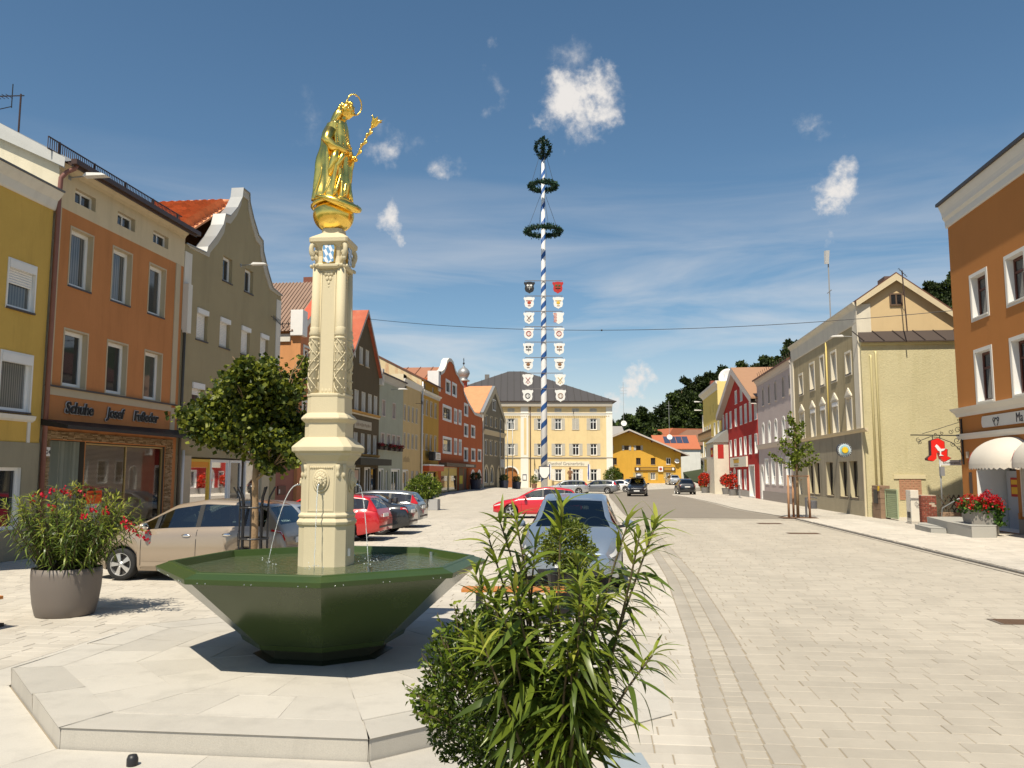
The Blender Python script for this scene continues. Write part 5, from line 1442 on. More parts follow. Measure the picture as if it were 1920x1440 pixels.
for (a, b) in ((71.6, 75.6), (75.8, 80.0)): mb = MB(); ring(mb, o(a), .47, o(b), 2.68, .12, .12, .2); f = mb.build('shop_window', M('pale_brass', (.5, .42, .22), .5, .1), h.e); MB().quad((o(a)+.1, .17, .55), (o(b)-.1, .17, .55), (o(b)-.1, .17, 2.6), (o(a)+.1, .17, 2.6)).build('pane', dark_glass, f); MB().box(o(a)+.15, .15, 1.9, o(b)-.15, .165, 2.55).build('yellow_poster', M('poster_yellow', (.62, .50, .16), .7, .15), f)
h.box('brown_panel', M('panel_brown', (.13, .085, .05), .7, .1), o(80.2), -.02, .4, o(82.6), 0, 2.68); h.box('yellow_notice', M('notice_yellow', (.5, .45, .03), .7, .05), o(80.5), -.04, 1.1, o(82.2), -.021, 1.9)
h.box('door', M('brown_door', (.09, .055, .04), .6, .1), o(83.0), .1, .45, o(85.4), .2, 2.65)
h.box('plinth', ygrey, 16.5, -.03, 0, W, 0, .95)

# --- grey gable house at the end of the row
ang = math.atan2(108.6 - 96, -13.4 + 14.4)
h = House('grey_gable_house', 'taupe grey gabled house with pale cornices at the far end of the left row', (-14.4, 96.0, 0), ang)
gr = stucco('taupe_render', (.205, .175, .125), .06); W = 12.75
for x in (.9, 3.6, 6.4, 9.3):
    h.win(x + .2, 7.85, 1.3, 1.15, dep=.2, fw=.1, sw=.12, smat=beige_trim, pane=curtain_glass(2)); h.win(x + .1, 4.35, 1.5, 1.75, dep=.2, fw=.1, mull='v', sw=.12, smat=beige_trim, pane=curtain_glass(2))
h.win(5.4, 10.0, 1.6, 1.2, dep=.2, fw=.1, sw=.12, smat=white)
for x in (.9, 4.0): h.win(x, 1.0, 1.9, 1.9, dep=.2, fw=.1, sw=.3, smat=beige_light, rise=.8, pane=curtain_glass(2))
h.win(8.0, .25, 2.6, 2.6, dep=.25, fw=.15, sw=.3, smat=beige_trim, rise=1.1, name='arched_door', pane=M('cream_door', (.5, .42, .27), .6, .1), frame=beige_trim)
h.front([(0, 0), (W, 0), (W, 9.3), (W/2, 12.9), (0, 9.3)], gr); h.shell(W, 12, 9.3, M('cream_side', (.62, .55, .40), .9, .08))
h.roof_perp(W, 12, 9.3, 12.9, tile_orange, ov=.3, y0=.3)
mb = MB()
for (a, b) in (((-.2, 9.2), (W/2, 13.0)), ((W + .2, 9.2), (W/2, 13.0))):
    mb.add([(a[0], -.1, a[1] - .7), (b[0], -.1, b[1] - .9), (b[0], -.1, b[1]), (a[0], -.1, a[1])], [(0, 1, 2, 3)])
mb.build('gable_band', beige_trim, h.e, recalc=False)
mb = MB()
for (a, b) in (((-.2, 9.25), (W/2, 13.05)), ((W + .2, 9.25), (W/2, 13.05))): mb.add([(a[0], -.1, a[1]), (b[0], -.1, b[1]), (b[0], 1.2, b[1]), (a[0], 1.2, a[1])], [(0, 1, 2, 3)])
mb.build('coping_sheet', zinc, h.e, recalc=False)
h.cornice('string_course', beige_trim, 0, W, 6.75, [(.02, 0), (.1, .2), (.25, .5), (.25, .6)]); h.box('corner_strip', offwhite, -.05, -.05, 0, .3, 0, 9.0); h.box('corner_strip', offwhite, W - .3, -.05, 0, W + .05, 0, 7)
h.box('wall_sign', white, 9.3, -.6, 2.9, 9.45, -.1, 3.9)
# little onion-domed bell turret on its roof
tb_ = MB(); tb_.lathe([(.0, 0), (.75, 0), (.8, .1), (.62, .18), (.45, .35), (.62, .65), (.78, 1.0), (.74, 1.3), (.5, 1.6), (.2, 1.8), (.08, 2.0), (.0, 2.05)], 16)
tr_ = MB(); tr_.lathe([(.48, 0), (.48, 1.1)], 8); 
t0 = tr_.build('bell_turret', M('turret_red', (.30, .08, .05), .8, .2), h.e, loc=(W/2, 4.0, 12.6))
tb_.build('onion_dome', zinc, t0, smooth=True, loc=(0, 0, 1.1)); vn = MB(); vn.bar((0, 0, 3.1), (0, 0, 4.1), .07); vn.ball((0, 0, 3.4), .14, 8, 6); vn.bar((-.25, 0, 3.85), (.25, 0, 3.85), .05); vn.build('weather_vane', black_metal, t0); MB().lathe([(.9, -.1), (.9, .02)], 8).build('turret_base', white, t0)
CA, SA = math.cos(YAW), math.sin(YAW)
def cfp(lat, d): return (lat * CA - d * SA, lat * SA + d * CA)
# --- the inn with the long dark hipped roof that closes the square
x0, y0 = cfp(-13.1, 122); GB = gz(x0 + 20, y0)
h = House('guesthouse', 'large pale yellow guesthouse with dark hipped roof and grey shutters behind the maypole', (x0, y0, -.1), YAW)
gy_ = stucco('pale_yellow_render', (.72, .56, .30), .08); W = 27.9
o = lambda l: l + 13.1
shm = M('shutter_grey', (.50, .47, .40), .7, .05); wht = M('bright_trim', (.76, .73, .65), .8, .05)
lat = [-12.2, -9.6, -6.6, -3.6, -.65, 3.72, 6.3, 8.88, 11.5]
for l in lat:
    w = 1.02
    if l != 8.88: h.win(o(l), 8.62, w, 1.7, dep=.2, fw=.11, mull='vtn', sw=0, shut=(shm, False), sill=beige_trim, pane=dark_glass)
    else: h.win(o(l), 8.62, w, 1.7, dep=.2, fw=.08, shut=(shm, True), sill=beige_trim, pane=dark_glass)
    h.win(o(l), 4.85, w, 1.75, dep=.2, fw=.11, mull='vtn', shut=(shm, False), sill=beige_trim, pane=dark_glass)
    h.win(o(l), 11.22, w, .58, dep=.1, fw=.06, shut=(shm, True), pane=dark_glass)
    if l > 3: h.win(o(l), 1.12, w, 1.75, dep=.2, fw=.11, mull='vtn', shut=(wht, False), sill=beige_trim, pane=dark_glass)
h.hole(o(-1.35), .1, 2.2, 3.05, .4, rise=1.1, rev=wht)
h.front([(0, 0), (W, 0), (W, 12.7), (0, 12.7)], gy_); h.shell(W, 16, 12.7, gy_)
wd = M('oak_door', (.34, .135, .035), .6, .2, 3)
d = MB(); 
for i in range(2):
    lp = [(o(-1.35) + 1.1 * i, .1), (o(-1.35) + 1.1 * i + 1.09, .1), (o(-1.35) + 1.1 * i + 1.09, 2.0 if i else 2.2), (o(-1.35) + 1.1 * i, 2.2 if i else 2.0)]
d.prism(arch_loop(2.2, 3.05, 1.1), .3, .36, 'y'); dd = d.build('arched_door', wd, h.e, loc=(o(-1.35), 0, .1)); 
for i in range(6): MB().box(.15 + .33 * i, .27, .1, .4 + .33 * i, .299, 1.0).build('door_panel', M('oak_panel', (.28, .10, .03), .6, .2), dd)
ring_ = MB(); lp = arch_loop(2.2, 3.05, 1.1); ou = [(1.1 + (a - 1.1) * 1.18, b * 1.07) for a, b in lp]
for i in range(2, len(lp) - 1):
    a, b, c, e_ = lp[i], lp[i+1], ou[i+1], ou[i]; ring_.quad((a[0], -.03, a[1]), (b[0], -.03, b[1]), (c[0], -.03, c[1]), (e_[0], -.03, e_[1]))
ring_.build('door_surround', wht, h.e, loc=(o(-1.35), 0, .1))
def hroof(h, W, D, ze, rx0, rx1, zr, mat, ov=.5, yr=None):
    yr = yr or D / 2; mb = MB()
    e = [(-ov, -ov, ze), (W + ov, -ov, ze), (W + ov, D + ov, ze), (-ov, D + ov, ze)]; r_ = [(rx0, yr, zr), (rx1, yr, zr)]
    mb.add(e + r_, [(0, 1, 5, 4), (1, 2, 5), (2, 3, 4, 5), (3, 0, 4)]); mb.add([(p[0], p[1], p[2] - .12) for p in e], [(3, 2, 1, 0)])
    for i in range(4): a, b = e[i], e[(i+1) % 4]; mb.quad(a, b, (b[0], b[1], b[2] - .12), (a[0], a[1], a[2] - .12))
    return mb.build('roof', mat, h.e)
slate = M('slate_sheet', (.085, .078, .075), .5, .08, .5, metal=.2)
rf = hroof(h, W, 16, 12.85, 12.6, 14.9, 18.3, slate, .55)
sm_ = MB()
for i in range(28):      # standing seams on the front slope, clipped by the hips
    x = .4 + i * 1.0; t = min(1, (x + .55) / 13.15, (W + .55 - x) / 13.55)
    if t > .05: sm_.bar((x, -.55, 12.90), (x, -.55 + 8.55 * t, 12.90 + 5.45 * t), .06, .08)
sm_.build('standing_seams', M('slate_seam', (.05, .047, .045), .6, 0), rf)
for x in (9.2, 15.6): MB().box(x - .35, 6.2, 15.5, x + .35, 7.0, 17.6).build('chimney', M('grey_chimney', (.17, .16, .15), .8, .1), rf)
h.box('gutter', M('gutter_dark', (.06, .045, .04), .5, .05), -.6, -.68, 12.72, W + .6, -.56, 12.86)
h.box('eaves_soffit', M('soffit_grey', (.40, .36, .30), .8, .05), -.02, -.5, 12.05, W + .02, 0, 12.7); h.cornice('upper_cornice', wht, 0, W, 10.72, [(.04, 0), (.06, .2), (.14, .32), (.14, .42)])
mb = MB(); [mb.box(.1 + i * .32, -.10, 10.58, .26 + i * .32, 0, 10.715) for i in range(86)]; mb.build('dentils', M('dentil_tan', (.55, .44, .25), .8, .05), h.e)
h.cornice('floor_cornice', M('cornice_grey', (.5, .45, .36), .8, .05), 0, W, 4.38, [(.03, 0), (.12, .12), (.14, .22)])
for l0, l1 in ((13.9, 14.82), (1.28, 2.42)): h.box('pilaster', wht, o(l0), -.07, 0, o(l1), 0, 12.04)
h.box('pilaster_panel', gy_, o(1.75), -.085, 4.95, o(2.12), -.071, 10.4)
downpipe(h.e, o(2.68), 0, 12.1, M('dark_copper_pipe', (.07, .04, .035), .5, .1), .07, -.12)
bd = h.box('name_panel', M('panel_cream', (.72, .66, .52), .8, .04), o(4.4), -.05, 3.28, o(11.36), 0, 3.98)
text('lettering', 'Gasthof Grainerbräu', .68, M('letter_grey', (.20, .19, .17), .7, 0), bd, (o(7.95), -.055, 3.44), extrude=.01, sx=.93)
h.box('notice_board', M('notice_dark', (.07, .07, .10), .6, .05), o(1.55), -.11, 1.2, o(2.15), -.072, 2.1); h.box('notice_sheet', white, o(1.62), -.13, 1.3, o(2.08), -.111, 1.95)
MB().tube([(o(9.05), -.1, 11.0), (o(9.05), -.5, 11.1), (o(9.05), -.6, 11.4)], .05, 6).build('facade_lamp', brown_metal, h.e)
arm = MB(); arm.bar((o(3.3), -.05, 4.0), (o(3.3), -1.0, 4.05), .06); arm.bar((o(3.3), -.05, 2.6), (o(3.3), -.05, 4.3), .07); arm.tube([(o(3.3), -.9, 4.0), (o(3.3), -.7, 3.5), (o(3.3), -.1, 3.1)], .04, 6); arm.build('sign_bracket', black_metal, h.e)
# pennants on the front
for i, l in enumerate((5.35, 11.0)):
    fx_, fy_ = cfp(l, 120.6)
    p = empty('pennant_flag', (fx_, fy_, gz(fx_, fy_)), YAW, ('blue and white pennant on a pole before the guesthouse, left of the carved figure', 'blue and white pennant on a pole before the guesthouse, right of the carved figure')[i], 'flag')
    MB().tube([(0, 0, 0), (0, 0, 3.5)], .03, 6).build('pole', white, p)
    mb = MB(); n = 10
    for k in range(n):
        a0, a1 = k / n, (k + 1) / n
        for j, (u0, u1) in enumerate(((0, .18), (.18, .36))):
            mb.cur = j; w0 = 1 - .6 * abs(a0 - .45); mb.quad((u0 - .02, .04*math.sin(a0*7), 3.4 - 2.2*a0), (u1, .05*math.sin(a0*7+1), 3.4 - 2.2*a0 - .05), (u1, .05*math.sin(a1*7+1), 3.4 - 2.2*a1 - .05), (u0 - .02, .04*math.sin(a1*7), 3.4 - 2.2*a1))
    mb.build('cloth', [M('flag_blue', (.03, .06, .25), .8, .05), M('flag_white', (.7, .7, .7), .8, .05)], p, recalc=False)
# carved wooden figure in front
fx_, fy_ = cfp(8.35, 119.5)
fg = empty('carved_figure', (fx_, fy_, gz(fx_, fy_)), YAW, 'brown carved figure on a post in front of the guesthouse windows', 'figure')
wood_fig = M('carved_wood', (.20, .10, .05), .8, .3, 4)
MB().lathe([(.32, 0), (.30, 1.0), (.24, 1.05), (.22, 1.35)], 10).build('post', wood_fig, fg)
mb = MB(); mb.lathe([(.26, 1.35), (.24, 1.7), (.20, 2.0), (.27, 2.25), (.25, 2.45), (.10, 2.52), (.09, 2.58)], 12); mb.ball((0, 0, 2.72), .15, 10, 8); mb.tube([(-.25, 0, 2.4), (-.38, -.1, 2.1), (-.25, -.28, 1.95)], [.08, .07, .05], 8); mb.tube([(.25, 0, 2.4), (.36, -.1, 2.1), (.22, -.28, 2.05)], [.08, .07, .05], 8); mb.lathe([(.2, 2.8), (.2, 2.84), (.12, 2.86), (.1, 2.98)], 10)
mb.build('body', wood_fig, fg, smooth=True)

# --- ochre inn with broad gable
x0, y0 = cfp(10.2, 140)
h = House('ochre_inn', 'ochre yellow inn with broad shallow gable roof at the bend of the road', (x0, y0, .32), YAW)
oi_ = stucco('inn_ochre', (.62, .35, .055), .08); W = 18.3
o = lambda l: l - 10.2
for l in (12.2, 16.0, 18.95, 20.95): h.win(o(l), 5.7, .78, .80, dep=.2, fw=.09, mull='v', shut=(shm, False), pane=dark_glass, frame=M('inn_brown', (.08, .04, .025), .6, .1))
for l in (13.0, 16.9, 20.92, 23.4, 26.0): h.win(o(l), 3.3, .78, 1.12, dep=.2, fw=.1, mull='v', pane=dark_glass, sill=beige_trim, frame=M('inn_brown', (.08, .04, .025), .6, .1) if l < 25 else pvc)
for l in (20.8, 23.3, 25.9): h.win(o(l), .75, .85, 1.2, dep=.2, fw=.1, mull='v', pane=curtain_glass(1), shut=(M('shutter_ochre', (.5, .36, .12), .7, .1), False))
h.win(o(17.65), 0, 1.15, 1.95, dep=.5, fw=.12, rise=.3, name='door', pane=M('door_dark', (.02, .013, .01), .6, 0), frame=M('inn_brown', (.08, .04, .025), .6, .1))
h.front([(0, 0), (W, 0), (W, 5.2), (9.44, 9.0), (0, 5.2)], oi_); h.shell(W, 14, 5.2, oi_)
rf = h.roof_perp(W, 14, 5.2, 9.0, tile_brown, ov=1.1, y0=-1.5, th=.16, xr=9.44)
mb = MB(); sl_ = 3.8 / 9.44
mb.add([(-1.15, -1.52, 5.2 - 1.15*sl_ - .05), (9.44, -1.52, 8.95), (9.44, -1.52, 9.22), (-1.15, -1.52, 5.2 - 1.15*sl_ + .2)], [(0, 1, 2, 3)]); sr_ = 3.8 / 8.86
mb.add([(W + 1.15, -1.52, 5.2 - 1.15*sr_ - .05), (9.44, -1.52, 8.95), (9.44, -1.52, 9.22), (W + 1.15, -1.52, 5.2 - 1.15*sr_ + .2)], [(0, 1, 2, 3)]); mb.build('barge_boards', M('barge_grey', (.50, .45, .40), .7, .1), h.e, recalc=False)
mb = MB()
for x in (1.5, 5.5, 9.44, 13.4, 17.2): z = 9.0 - abs(x - 9.44) * .41; mb.box(x - .1, -1.45, z - .35, x + .1, 0, z - .12)
mb.build('purlin_ends', tile_brown, h.e)
bd = h.box('sign_board', M('board_brown', (.09, .05, .025), .7, .1), o(20.65), -.2, 2.25, o(27.5), 0, 2.85)
MB().box(o(21.6), -.22, 2.34, o(24.5), -.201, 2.76).build('board_panel', M('board_ochre', (.40, .22, .03), .7, .1), bd); MB().box(o(25.6), -.22, 2.34, o(26.8), -.201, 2.76).build('board_panel', M('board_ochre', (.40, .22, .03), .7, .1), bd)
for l in (21.1, 27.1): MB().lathe([(.22, -.02), (.22, .02)], 12).build('board_disc', white, bd, loc=(o(l), -.22, 2.55), rot=(math.pi/2, 0, 0))
MB().box(o(24.6), -.26, 2.1, o(25.4), -.201, 2.98, ).build('board_crest', white, bd); MB().ball((o(25.0), -.27, 2.55), .25, 10, 7, sy=.1).build('crest_mark', M('crest_red', (.4, .05, .03), .6, .05), bd)
def dish(parent, loc, r=.45, name='satellite_dish', tilt=(R(70), 0, 0)):
    d = MB(); d.lathe([(.0, 0), (r * .5, .05 * r), (r * .8, .16 * r), (r, .28 * r), (r, .30 * r), (r * .8, .19 * r), (0, .03 * r)], 18, cap=False)
    o_ = d.build(name, white, parent, smooth=True, loc=loc, rot=tilt); a = MB(); a.bar((0, -r * .9, .2 * r), (0, 0, r * 1.1), .03); a.build('feed_arm', zinc, o_); return o_
dish(h.e, (o(27.75), -.3, 3.85), .42)
ms = MB(); ms.bar((9.0, 2, 9.0), (9.0, 2, 17.5), .05); [ms.bar((8.4, 2, 15.5 + i * .5), (9.6, 2, 15.5 + i * .5), .03) for i in range(3)]; ms.bar((17.0, 3, 6), (17.0, 3, 14.3), .05); [ms.bar((16.5, 3, 13 + i * .5), (17.5, 3, 13 + i * .5), .03) for i in range(2)]
ms.build('aerial_masts', M('mast_grey', (.3, .3, .3), .5, 0), h.e); dish(h.e, (9.0, 1.9, 10.3), .5, 'roof_dish'); dish(h.e, (17.0, 2.9, 8.0), .48, 'roof_dish')

# --- houses beyond the inn
x0, y0 = cfp(33.0, 172)
h = House('cream_hip_house', 'cream house with brown hipped roof beyond the inn, up the road', (x0, y0, gz(x0, y0) - .6), YAW)
cq = stucco('cream_far', (.58, .48, .31), .1); W = 14
for x in (2.4, 4.2, 6.1): h.win(x, 5.7, .5, .45, fw=.05, pane=dark_glass)
for x in (3.6, 5.6, 6.9): h.win(x, 3.5, .62, 1.3, fw=.08, pane=dark_glass, sw=.1)
for x in (3.3, 4.1): h.win(x, .5, .65, 1.8, fw=.08, pane=dark_glass)
h.front([(0, 0), (W, 0), (W, 6.6), (0, 6.6)], cq); h.shell(W, 10, 6.6, cq); hroof(h, W, 10, 6.7, 4.5, 9.5, 10.2, M('tile_far_brown', (.20, .105, .065), .85, .2), .9)
MB().box(5.9, -3.2, 0, 9.5, 0, 3.3).build('lean_to', M('lean_to_tan', (.36, .27, .16), .9, .1), h.e); MB().prism([(-3.5, 3.2), (.1, 3.9), (.1, 4.05), (-3.5, 3.35)], 5.7, 9.8, 'x').build('lean_to_roof', slate, h.e)
x0, y0 = cfp(34.6, 186)
h = House('red_roof_house', 'white gabled house with bright red roof above the brown hipped roof', (x0, y0, gz(x0, y0) - .5), YAW + R(20)); wf = stucco('white_far', (.70, .68, .62), .05); W = 9
h.win(1.6, 6.4, .8, .8, pane=dark_glass); h.front([(0, 0), (3.6, 0), (3.6, 7.6), (1.8, 10.0), (0, 7.6)], wf); h.shell(3.6, 4, 7.6, wf)
MB().prism([(-.3, 7.3), (1.8, 10.05), (12.5, 10.05), (12.5, 7.3)], -.2, .1, 'y').build('roof', M('red_far_tile', (.42, .13, .06), .8, .1), h.e); MB().add([(-.3, -.2, 7.35), (3.9, -.2, 7.35), (1.8, -.2, 10.1), (1.8, 12, 10.1), (-.3, 12, 7.35), (3.9, 12, 7.35)], [(0, 2, 3, 4), (1, 5, 3, 2)]).build('roof_slope', M('red_far_tile', (.42, .13, .06), .8, .1), h.e)
x0, y0 = cfp(28.5, 165)
h = House('solar_roof_house', 'low house with orange red roof and solar panels behind the inn', (x0, y0, gz(x0, y0) - .4), YAW); W = 9
h.front([(0, 0), (W, 0), (W, 6.0), (0, 6.0)], wf); h.shell(W, 8, 6.0, wf, ridge=8.6); h.roof_par(W, 8, 6.0, 8.7, M('red_far_tile', (.42, .13, .06), .8, .1), .3)
for i in range(4): MB().add([(2.2 + i * 1.25, 1.4, 7.13), (3.35 + i * 1.25, 1.4, 7.13), (3.35 + i * 1.25, 3.5, 8.55), (2.2 + i * 1.25, 3.5, 8.55)], [(0, 1, 2, 3)]).build('solar_panel', M('solar_blue', (.05, .06, .10), .15, .05, spec=.8), h.e)
x0, y0 = cfp(12.5, 158)
h = House('grey_back_house', 'grey roofed house just visible between guesthouse and ochre inn', (x0, y0, .8), YAW); h.front([(0, 0), (9, 0), (9, 8.5), (0, 8.5)], cq); h.shell(9, 8, 8.5, cq, ridge=10.4); h.roof_par(9, 8, 8.5, 10.4, M('grey_far_roof', (.30, .28, .26), .8, .1), .3)

# ------------------------------------------------------------------ right row (facades look towards -X)
XR = 12.45
KR = XR / 13.0
def ry(y): return y * KR
def rzz(z): return 2.1 + (z - 2.1) * KR
# --- weathered olive-beige house at the corner
Y1, Y0 = ry(59.5), ry(44.0); W = Y1 - Y0
h = right('weathered_house', 'weathered olive beige house with white cornice and a round blue sun sign', Y1, XR)
wb = M('weathered_render', (.38, .31, .18), .95, .18, .9, .7, 16, stain=.45, stain_col='5f5236', fine=.10); wgrey = M('weathered_grey', (.30, .26, .185), .95, .18, 1.2, .5, 20, stain=.5, stain_col='4a4438', fine=.08)
cwh = M('chalky_white', (.66, .60, .48), .95, .12, 1.5, .6, 18, stain=.25, fine=.05)
s_ = lambda y: Y1 - ry(y)
ZB = rzz(7.36)
for y0_, w_, z0_, z1_ in ((57.4, .95, 7.4, 8.65), (54.4, 1.05, 7.4, 9.0), (51.75, .75, 7.42, 9.1), (49.3, .95, 7.4, 9.0), (46.4, .9, 7.45, 8.55)):
    h.win(s_(y0_), rzz(z0_), w_, (z1_ - z0_) * KR, dep=.26, fw=.08, mull='v', sw=.12, smat=cwh, sill=grey_sill, rev=cwh, pane=dark_glass)
for y0_, w_ in ((57.5, 1.1), (54.55, 1.05), (52.05, 1.0), (49.4, 1.05), (46.6, .9)):
    h.win(s_(y0_), rzz(4.42), w_, 1.72 * KR, dep=.26, fw=.08, sw=.11, smat=cwh, rev=cwh, hood='p', roller=.12, rbox=(y0_ in (54.55, 52.05, 49.4)), pane=dark_glass)
for y0_, w_ in ((55.9, 1.35), (54.2, 1.3), (51.3, 1.45), (48.45, 1.45), (46.5, 1.4)): h.win(s_(y0_), rzz(.84), w_, 1.92 * KR, dep=.26, fw=.06, mull='v', frame=M('dark_oak', (.06, .04, .03), .6, .1), rev=M('travertine_reveal', (.50, .44, .29), .85, .1), sw=.06, smat=cwh, sill=brown_metal, pane=dark_glass)
h.win(s_(58.6), .2, .95, 1.55, dep=.4, fw=.08, rev=cwh, name='door', pane=M('door_grey', (.10, .09, .08), .6, .1))
ZC = rzz(10.9)
h.front([(0, 0), (W, 0), (W, ZC), (0, ZC)], wb)
band_with_holes(h, 0, 0, W, rzz(4.22), .03, wgrey, 'ground_floor_render')
cgab = M('cream_gable_render', (.58, .43, .235), .9, .06, 1.2, .3, 40, stain=.1)
D = 6.6; mb = MB(); yr = 1.85
mb.add([(W, 0, 0), (W, D, 0), (W, D, 8.2), (W, yr, 11.8), (W, .0, ZC)], [(0, 1, 2, 3, 4)]); mb.build('gable_wall', cgab, h.e, recalc=False)
mb = MB(); mb.add([(0, 0, 0), (0, D, 0), (0, D, 8.2), (0, yr, 11.8), (0, 0, ZC)], [(0, 1, 2, 3, 4)]); mb.quad((0, D, 0), (W, D, 0), (W, D, 8.2), (0, D, 8.2)); mb.build('side_wall', wb, h.e, recalc=False)
rf = MB().prism([(-.12, ZC - .02), (yr, 11.85), (D + .3, 8.05), (D + .3, 8.2), (yr, 12.0), (-.12, ZC + .12)], -.05, W + .28, 'x').build('roof', tile_brown, h.e)
mb = MB(); mb.add([(W + .29, -.1, ZC - .22), (W + .29, yr, 11.58), (W + .29, yr, 11.93), (W + .29, -.1, ZC + .06)], [(0, 1, 2, 3)]); mb.add([(W + .29, D + .2, 7.9), (W + .29, yr, 11.58), (W + .29, yr, 11.93), (W + .29, D + .2, 8.15)], [(0, 1, 2, 3)]); mb.build('barge_board', beige_light, h.e, recalc=False)
mb = MB(); ring(mb, 0, 0, .62, .62, .07, -.02, .03); mb.box(.28, -.015, .06, .34, .02, .56); f = mb.build('gable_window', M('weathered_wood', (.13, .08, .05), .8, .2), h.e, loc=(W + .06, 1.55, 10.35), rot=(0, 0, math.pi/2)); MB().quad((.05, 0, .05), (.57, 0, .05), (.57, 0, .57), (.05, 0, .57)).build('pane', dark_glass, f)
h.cornice('parapet_band', cwh, -.05, W + .02, rzz(9.85), [(.03, 0), (.05, .08), (.05, .75), (.09, .85), (.2, .98), (.22, 1.06)])
for a, b in ((0, .55), (W - .75, W + .02)): h.box('corner_pilaster', cwh, a, -.07, rzz(4.3), b, 0, rzz(9.85) - .003)
h.box('corner_return', cwh, W - .0, -.07, rzz(4.3), W + .05, .62, ZC - .05); h.cornice('string_course', beige_light, -.02, W + .9, rzz(4.2), [(.03, 0), (.14, .1), (.17, .18)])
h.box('corner_stones', M('pale_ashlar', (.55, .48, .33), .9, .1, 2, .3, 30, stain=.2), W - .05, -.06, 0, W + .06, 1.0, rzz(4.2)); h.box('plinth', M('stone_plinth', (.36, .31, .21), .9, .15, 2, .5, 14), 0, -.055, 0, W - .06, -.031, rzz(.7))
MB().tube([(s_(50.1), -.06, rzz(4.4)), (s_(50.1), -.06, rzz(9.8))], .045, 8).build('yellow_downpipe', M('pipe_yellow', (.60, .47, .16), .6, .05), h.e, smooth=True)
street_lamp(h, W - .9, rzz(9.3))
# round enamel sign with a sun face
sgn = MB(); sgn.lathe([(1.0, -.03), (1.0, .03)], 36); si = sgn.build('round_sign', M('sign_navy', (.035, .035, .045), .5, .1), h.e, loc=(W - .9, -.67, 3.27), rot=(math.pi/2, 0, math.pi/2)); si.scale = (.36, .36, 3)
MB().lathe([(.80, .031), (.80, .045)], 36).build('sign_ring', M('sign_light', (.62, .68, .70), .5, 0), si); MB().lathe([(.66, .046), (.66, .058)], 36).build('sign_sky', M('sign_blue_pale', (.28, .50, .62), .5, 0), si)
st_ = MB(); pts = []
for i in range(32): a = i * math.pi / 16; r_ = .48 if i % 2 else .36; pts.append((r_ * math.cos(a), r_ * math.sin(a)))
st_.prism(pts, .059, .075, 'z'); st_.build('sign_sun', M('sun_yellow', (.75, .50, .02), .5, .05), si)
for i in range(22):
    a = i * math.pi / 11; MB().box(-.035, -.05, .031, .035, .05, .046).build('sign_mark', M('sign_light', (.62, .68, .70), .5, 0), si, loc=(.9 * math.cos(a), .9 * math.sin(a), 0), rot=(0, 0, a))
# mast with floodlight on the roof
fm_ = MB(); fm_.tube([(s_(53), 1.0, 10.9), (s_(53), 1.0, 15.0)], .045, 6); fm_.bar((s_(53) - .5, 1, 13.0), (s_(53) + .5, 1, 13.0), .03); mm_ = fm_.build('roof_mast', M('mast_grey', (.3, .3, .3), .5, 0), h.e); MB().prism([(-.15, 0), (.15, 0), (.25, .8), (-.25, .8)], -.1, .1, 'y').build('antenna_panel', white, mm_, loc=(s_(53), .9, 14.7), rot=(0, R(12), 0))
h.box('chimney', M('chimney_stone', (.14, .09, .075), .9, .2), W - 3.0, 2.0, 11.2, W - 1.9, 2.6, 12.3)
# annex: yellow-green side wall towards the gap
ax = House('annex', 'windowless yellow green side wall with brown metal roof beside the orange pharmacy', (XR + .02, ry(44.0) - .25, 0), 0, 'building')
yg = M('yellow_green_roughcast', (.52, .46, .275), .95, .10, .8, 1.0, 14, stain=.2, stain_col='8a8350', fine=.12)
AW = 4.6
ax.front([(0, 0), (AW, 0), (AW, rzz(8.8)), (0, rzz(8.8))], yg); mb = MB(); mb.quad((0, 0, 0), (0, .94, 0), (0, .94, 9.0), (0, 0, rzz(8.8))); mb.quad((AW, 0, 0), (AW, 6, 0), (AW, 6, rzz(8.8)), (AW, 0, rzz(8.8))); mb.build('side_wall', yg, ax.e, recalc=False)
ax.box('eaves_band', M('yellow_band', (.66, .56, .28), .8, .05), -.02, -.1, rzz(8.65), AW + .02, 0, rzz(8.82))
rf = MB().add([(-.05, -.22, rzz(8.82)), (AW + .1, -.22, rzz(8.82)), (AW + .1, .23, rzz(9.4)), (-.05, .23, rzz(9.4)), (-.05, -.22, rzz(8.82) - .06), (AW + .1, -.22, rzz(8.82) - .06)], [(0, 1, 2, 3), (0, 1, 5, 4)]).build('roof', M('brown_felt', (.055, .038, .030), .7, .1), ax.e, recalc=False)
sm_ = MB(); [sm_.bar((.1 + i * .95, -.22, rzz(8.84)), (-.3 + i * .95, .22, rzz(9.42)), .05, .04) for i in range(6)]; sm_.build('roof_seams', M('felt_seam', (.03, .02, .018), .7, 0), rf)
py = M('pipe_pale_yellow', (.62, .54, .28), .6, .05)
for x, zt in ((.42, 8.1), (.66, 8.3)): MB().tube([(x, 0, rzz(zt)), (x, -.09, rzz(zt) - .02), (x, -.09, rzz(zt) - .15), (x, -.09, .8)], .055, 10).build('service_pipe', py, ax.e, smooth=True)
ax.box('window_lintel', M('cream_lintel', (.60, .52, .32), .9, .08), 1.25, -.05, 1.85, 2.7, 0, 2.05)
bkm = M('bricked_window', (.42, .22, .13), .9, .2, 3, .3, 20); br_ = MB()
for j in range(9):
    x = 1.48 - (.12 if j % 2 else 0)
    while x < 2.5:
        xa, xb = max(1.48, x), min(2.5, x + .25)
        if xb - xa > .05: MB().box(xa + .005, -.025, .85 + j * .11, xb - .005, .0, .95 + j * .11).build('brick', bkm, ax.e)
        x += .26
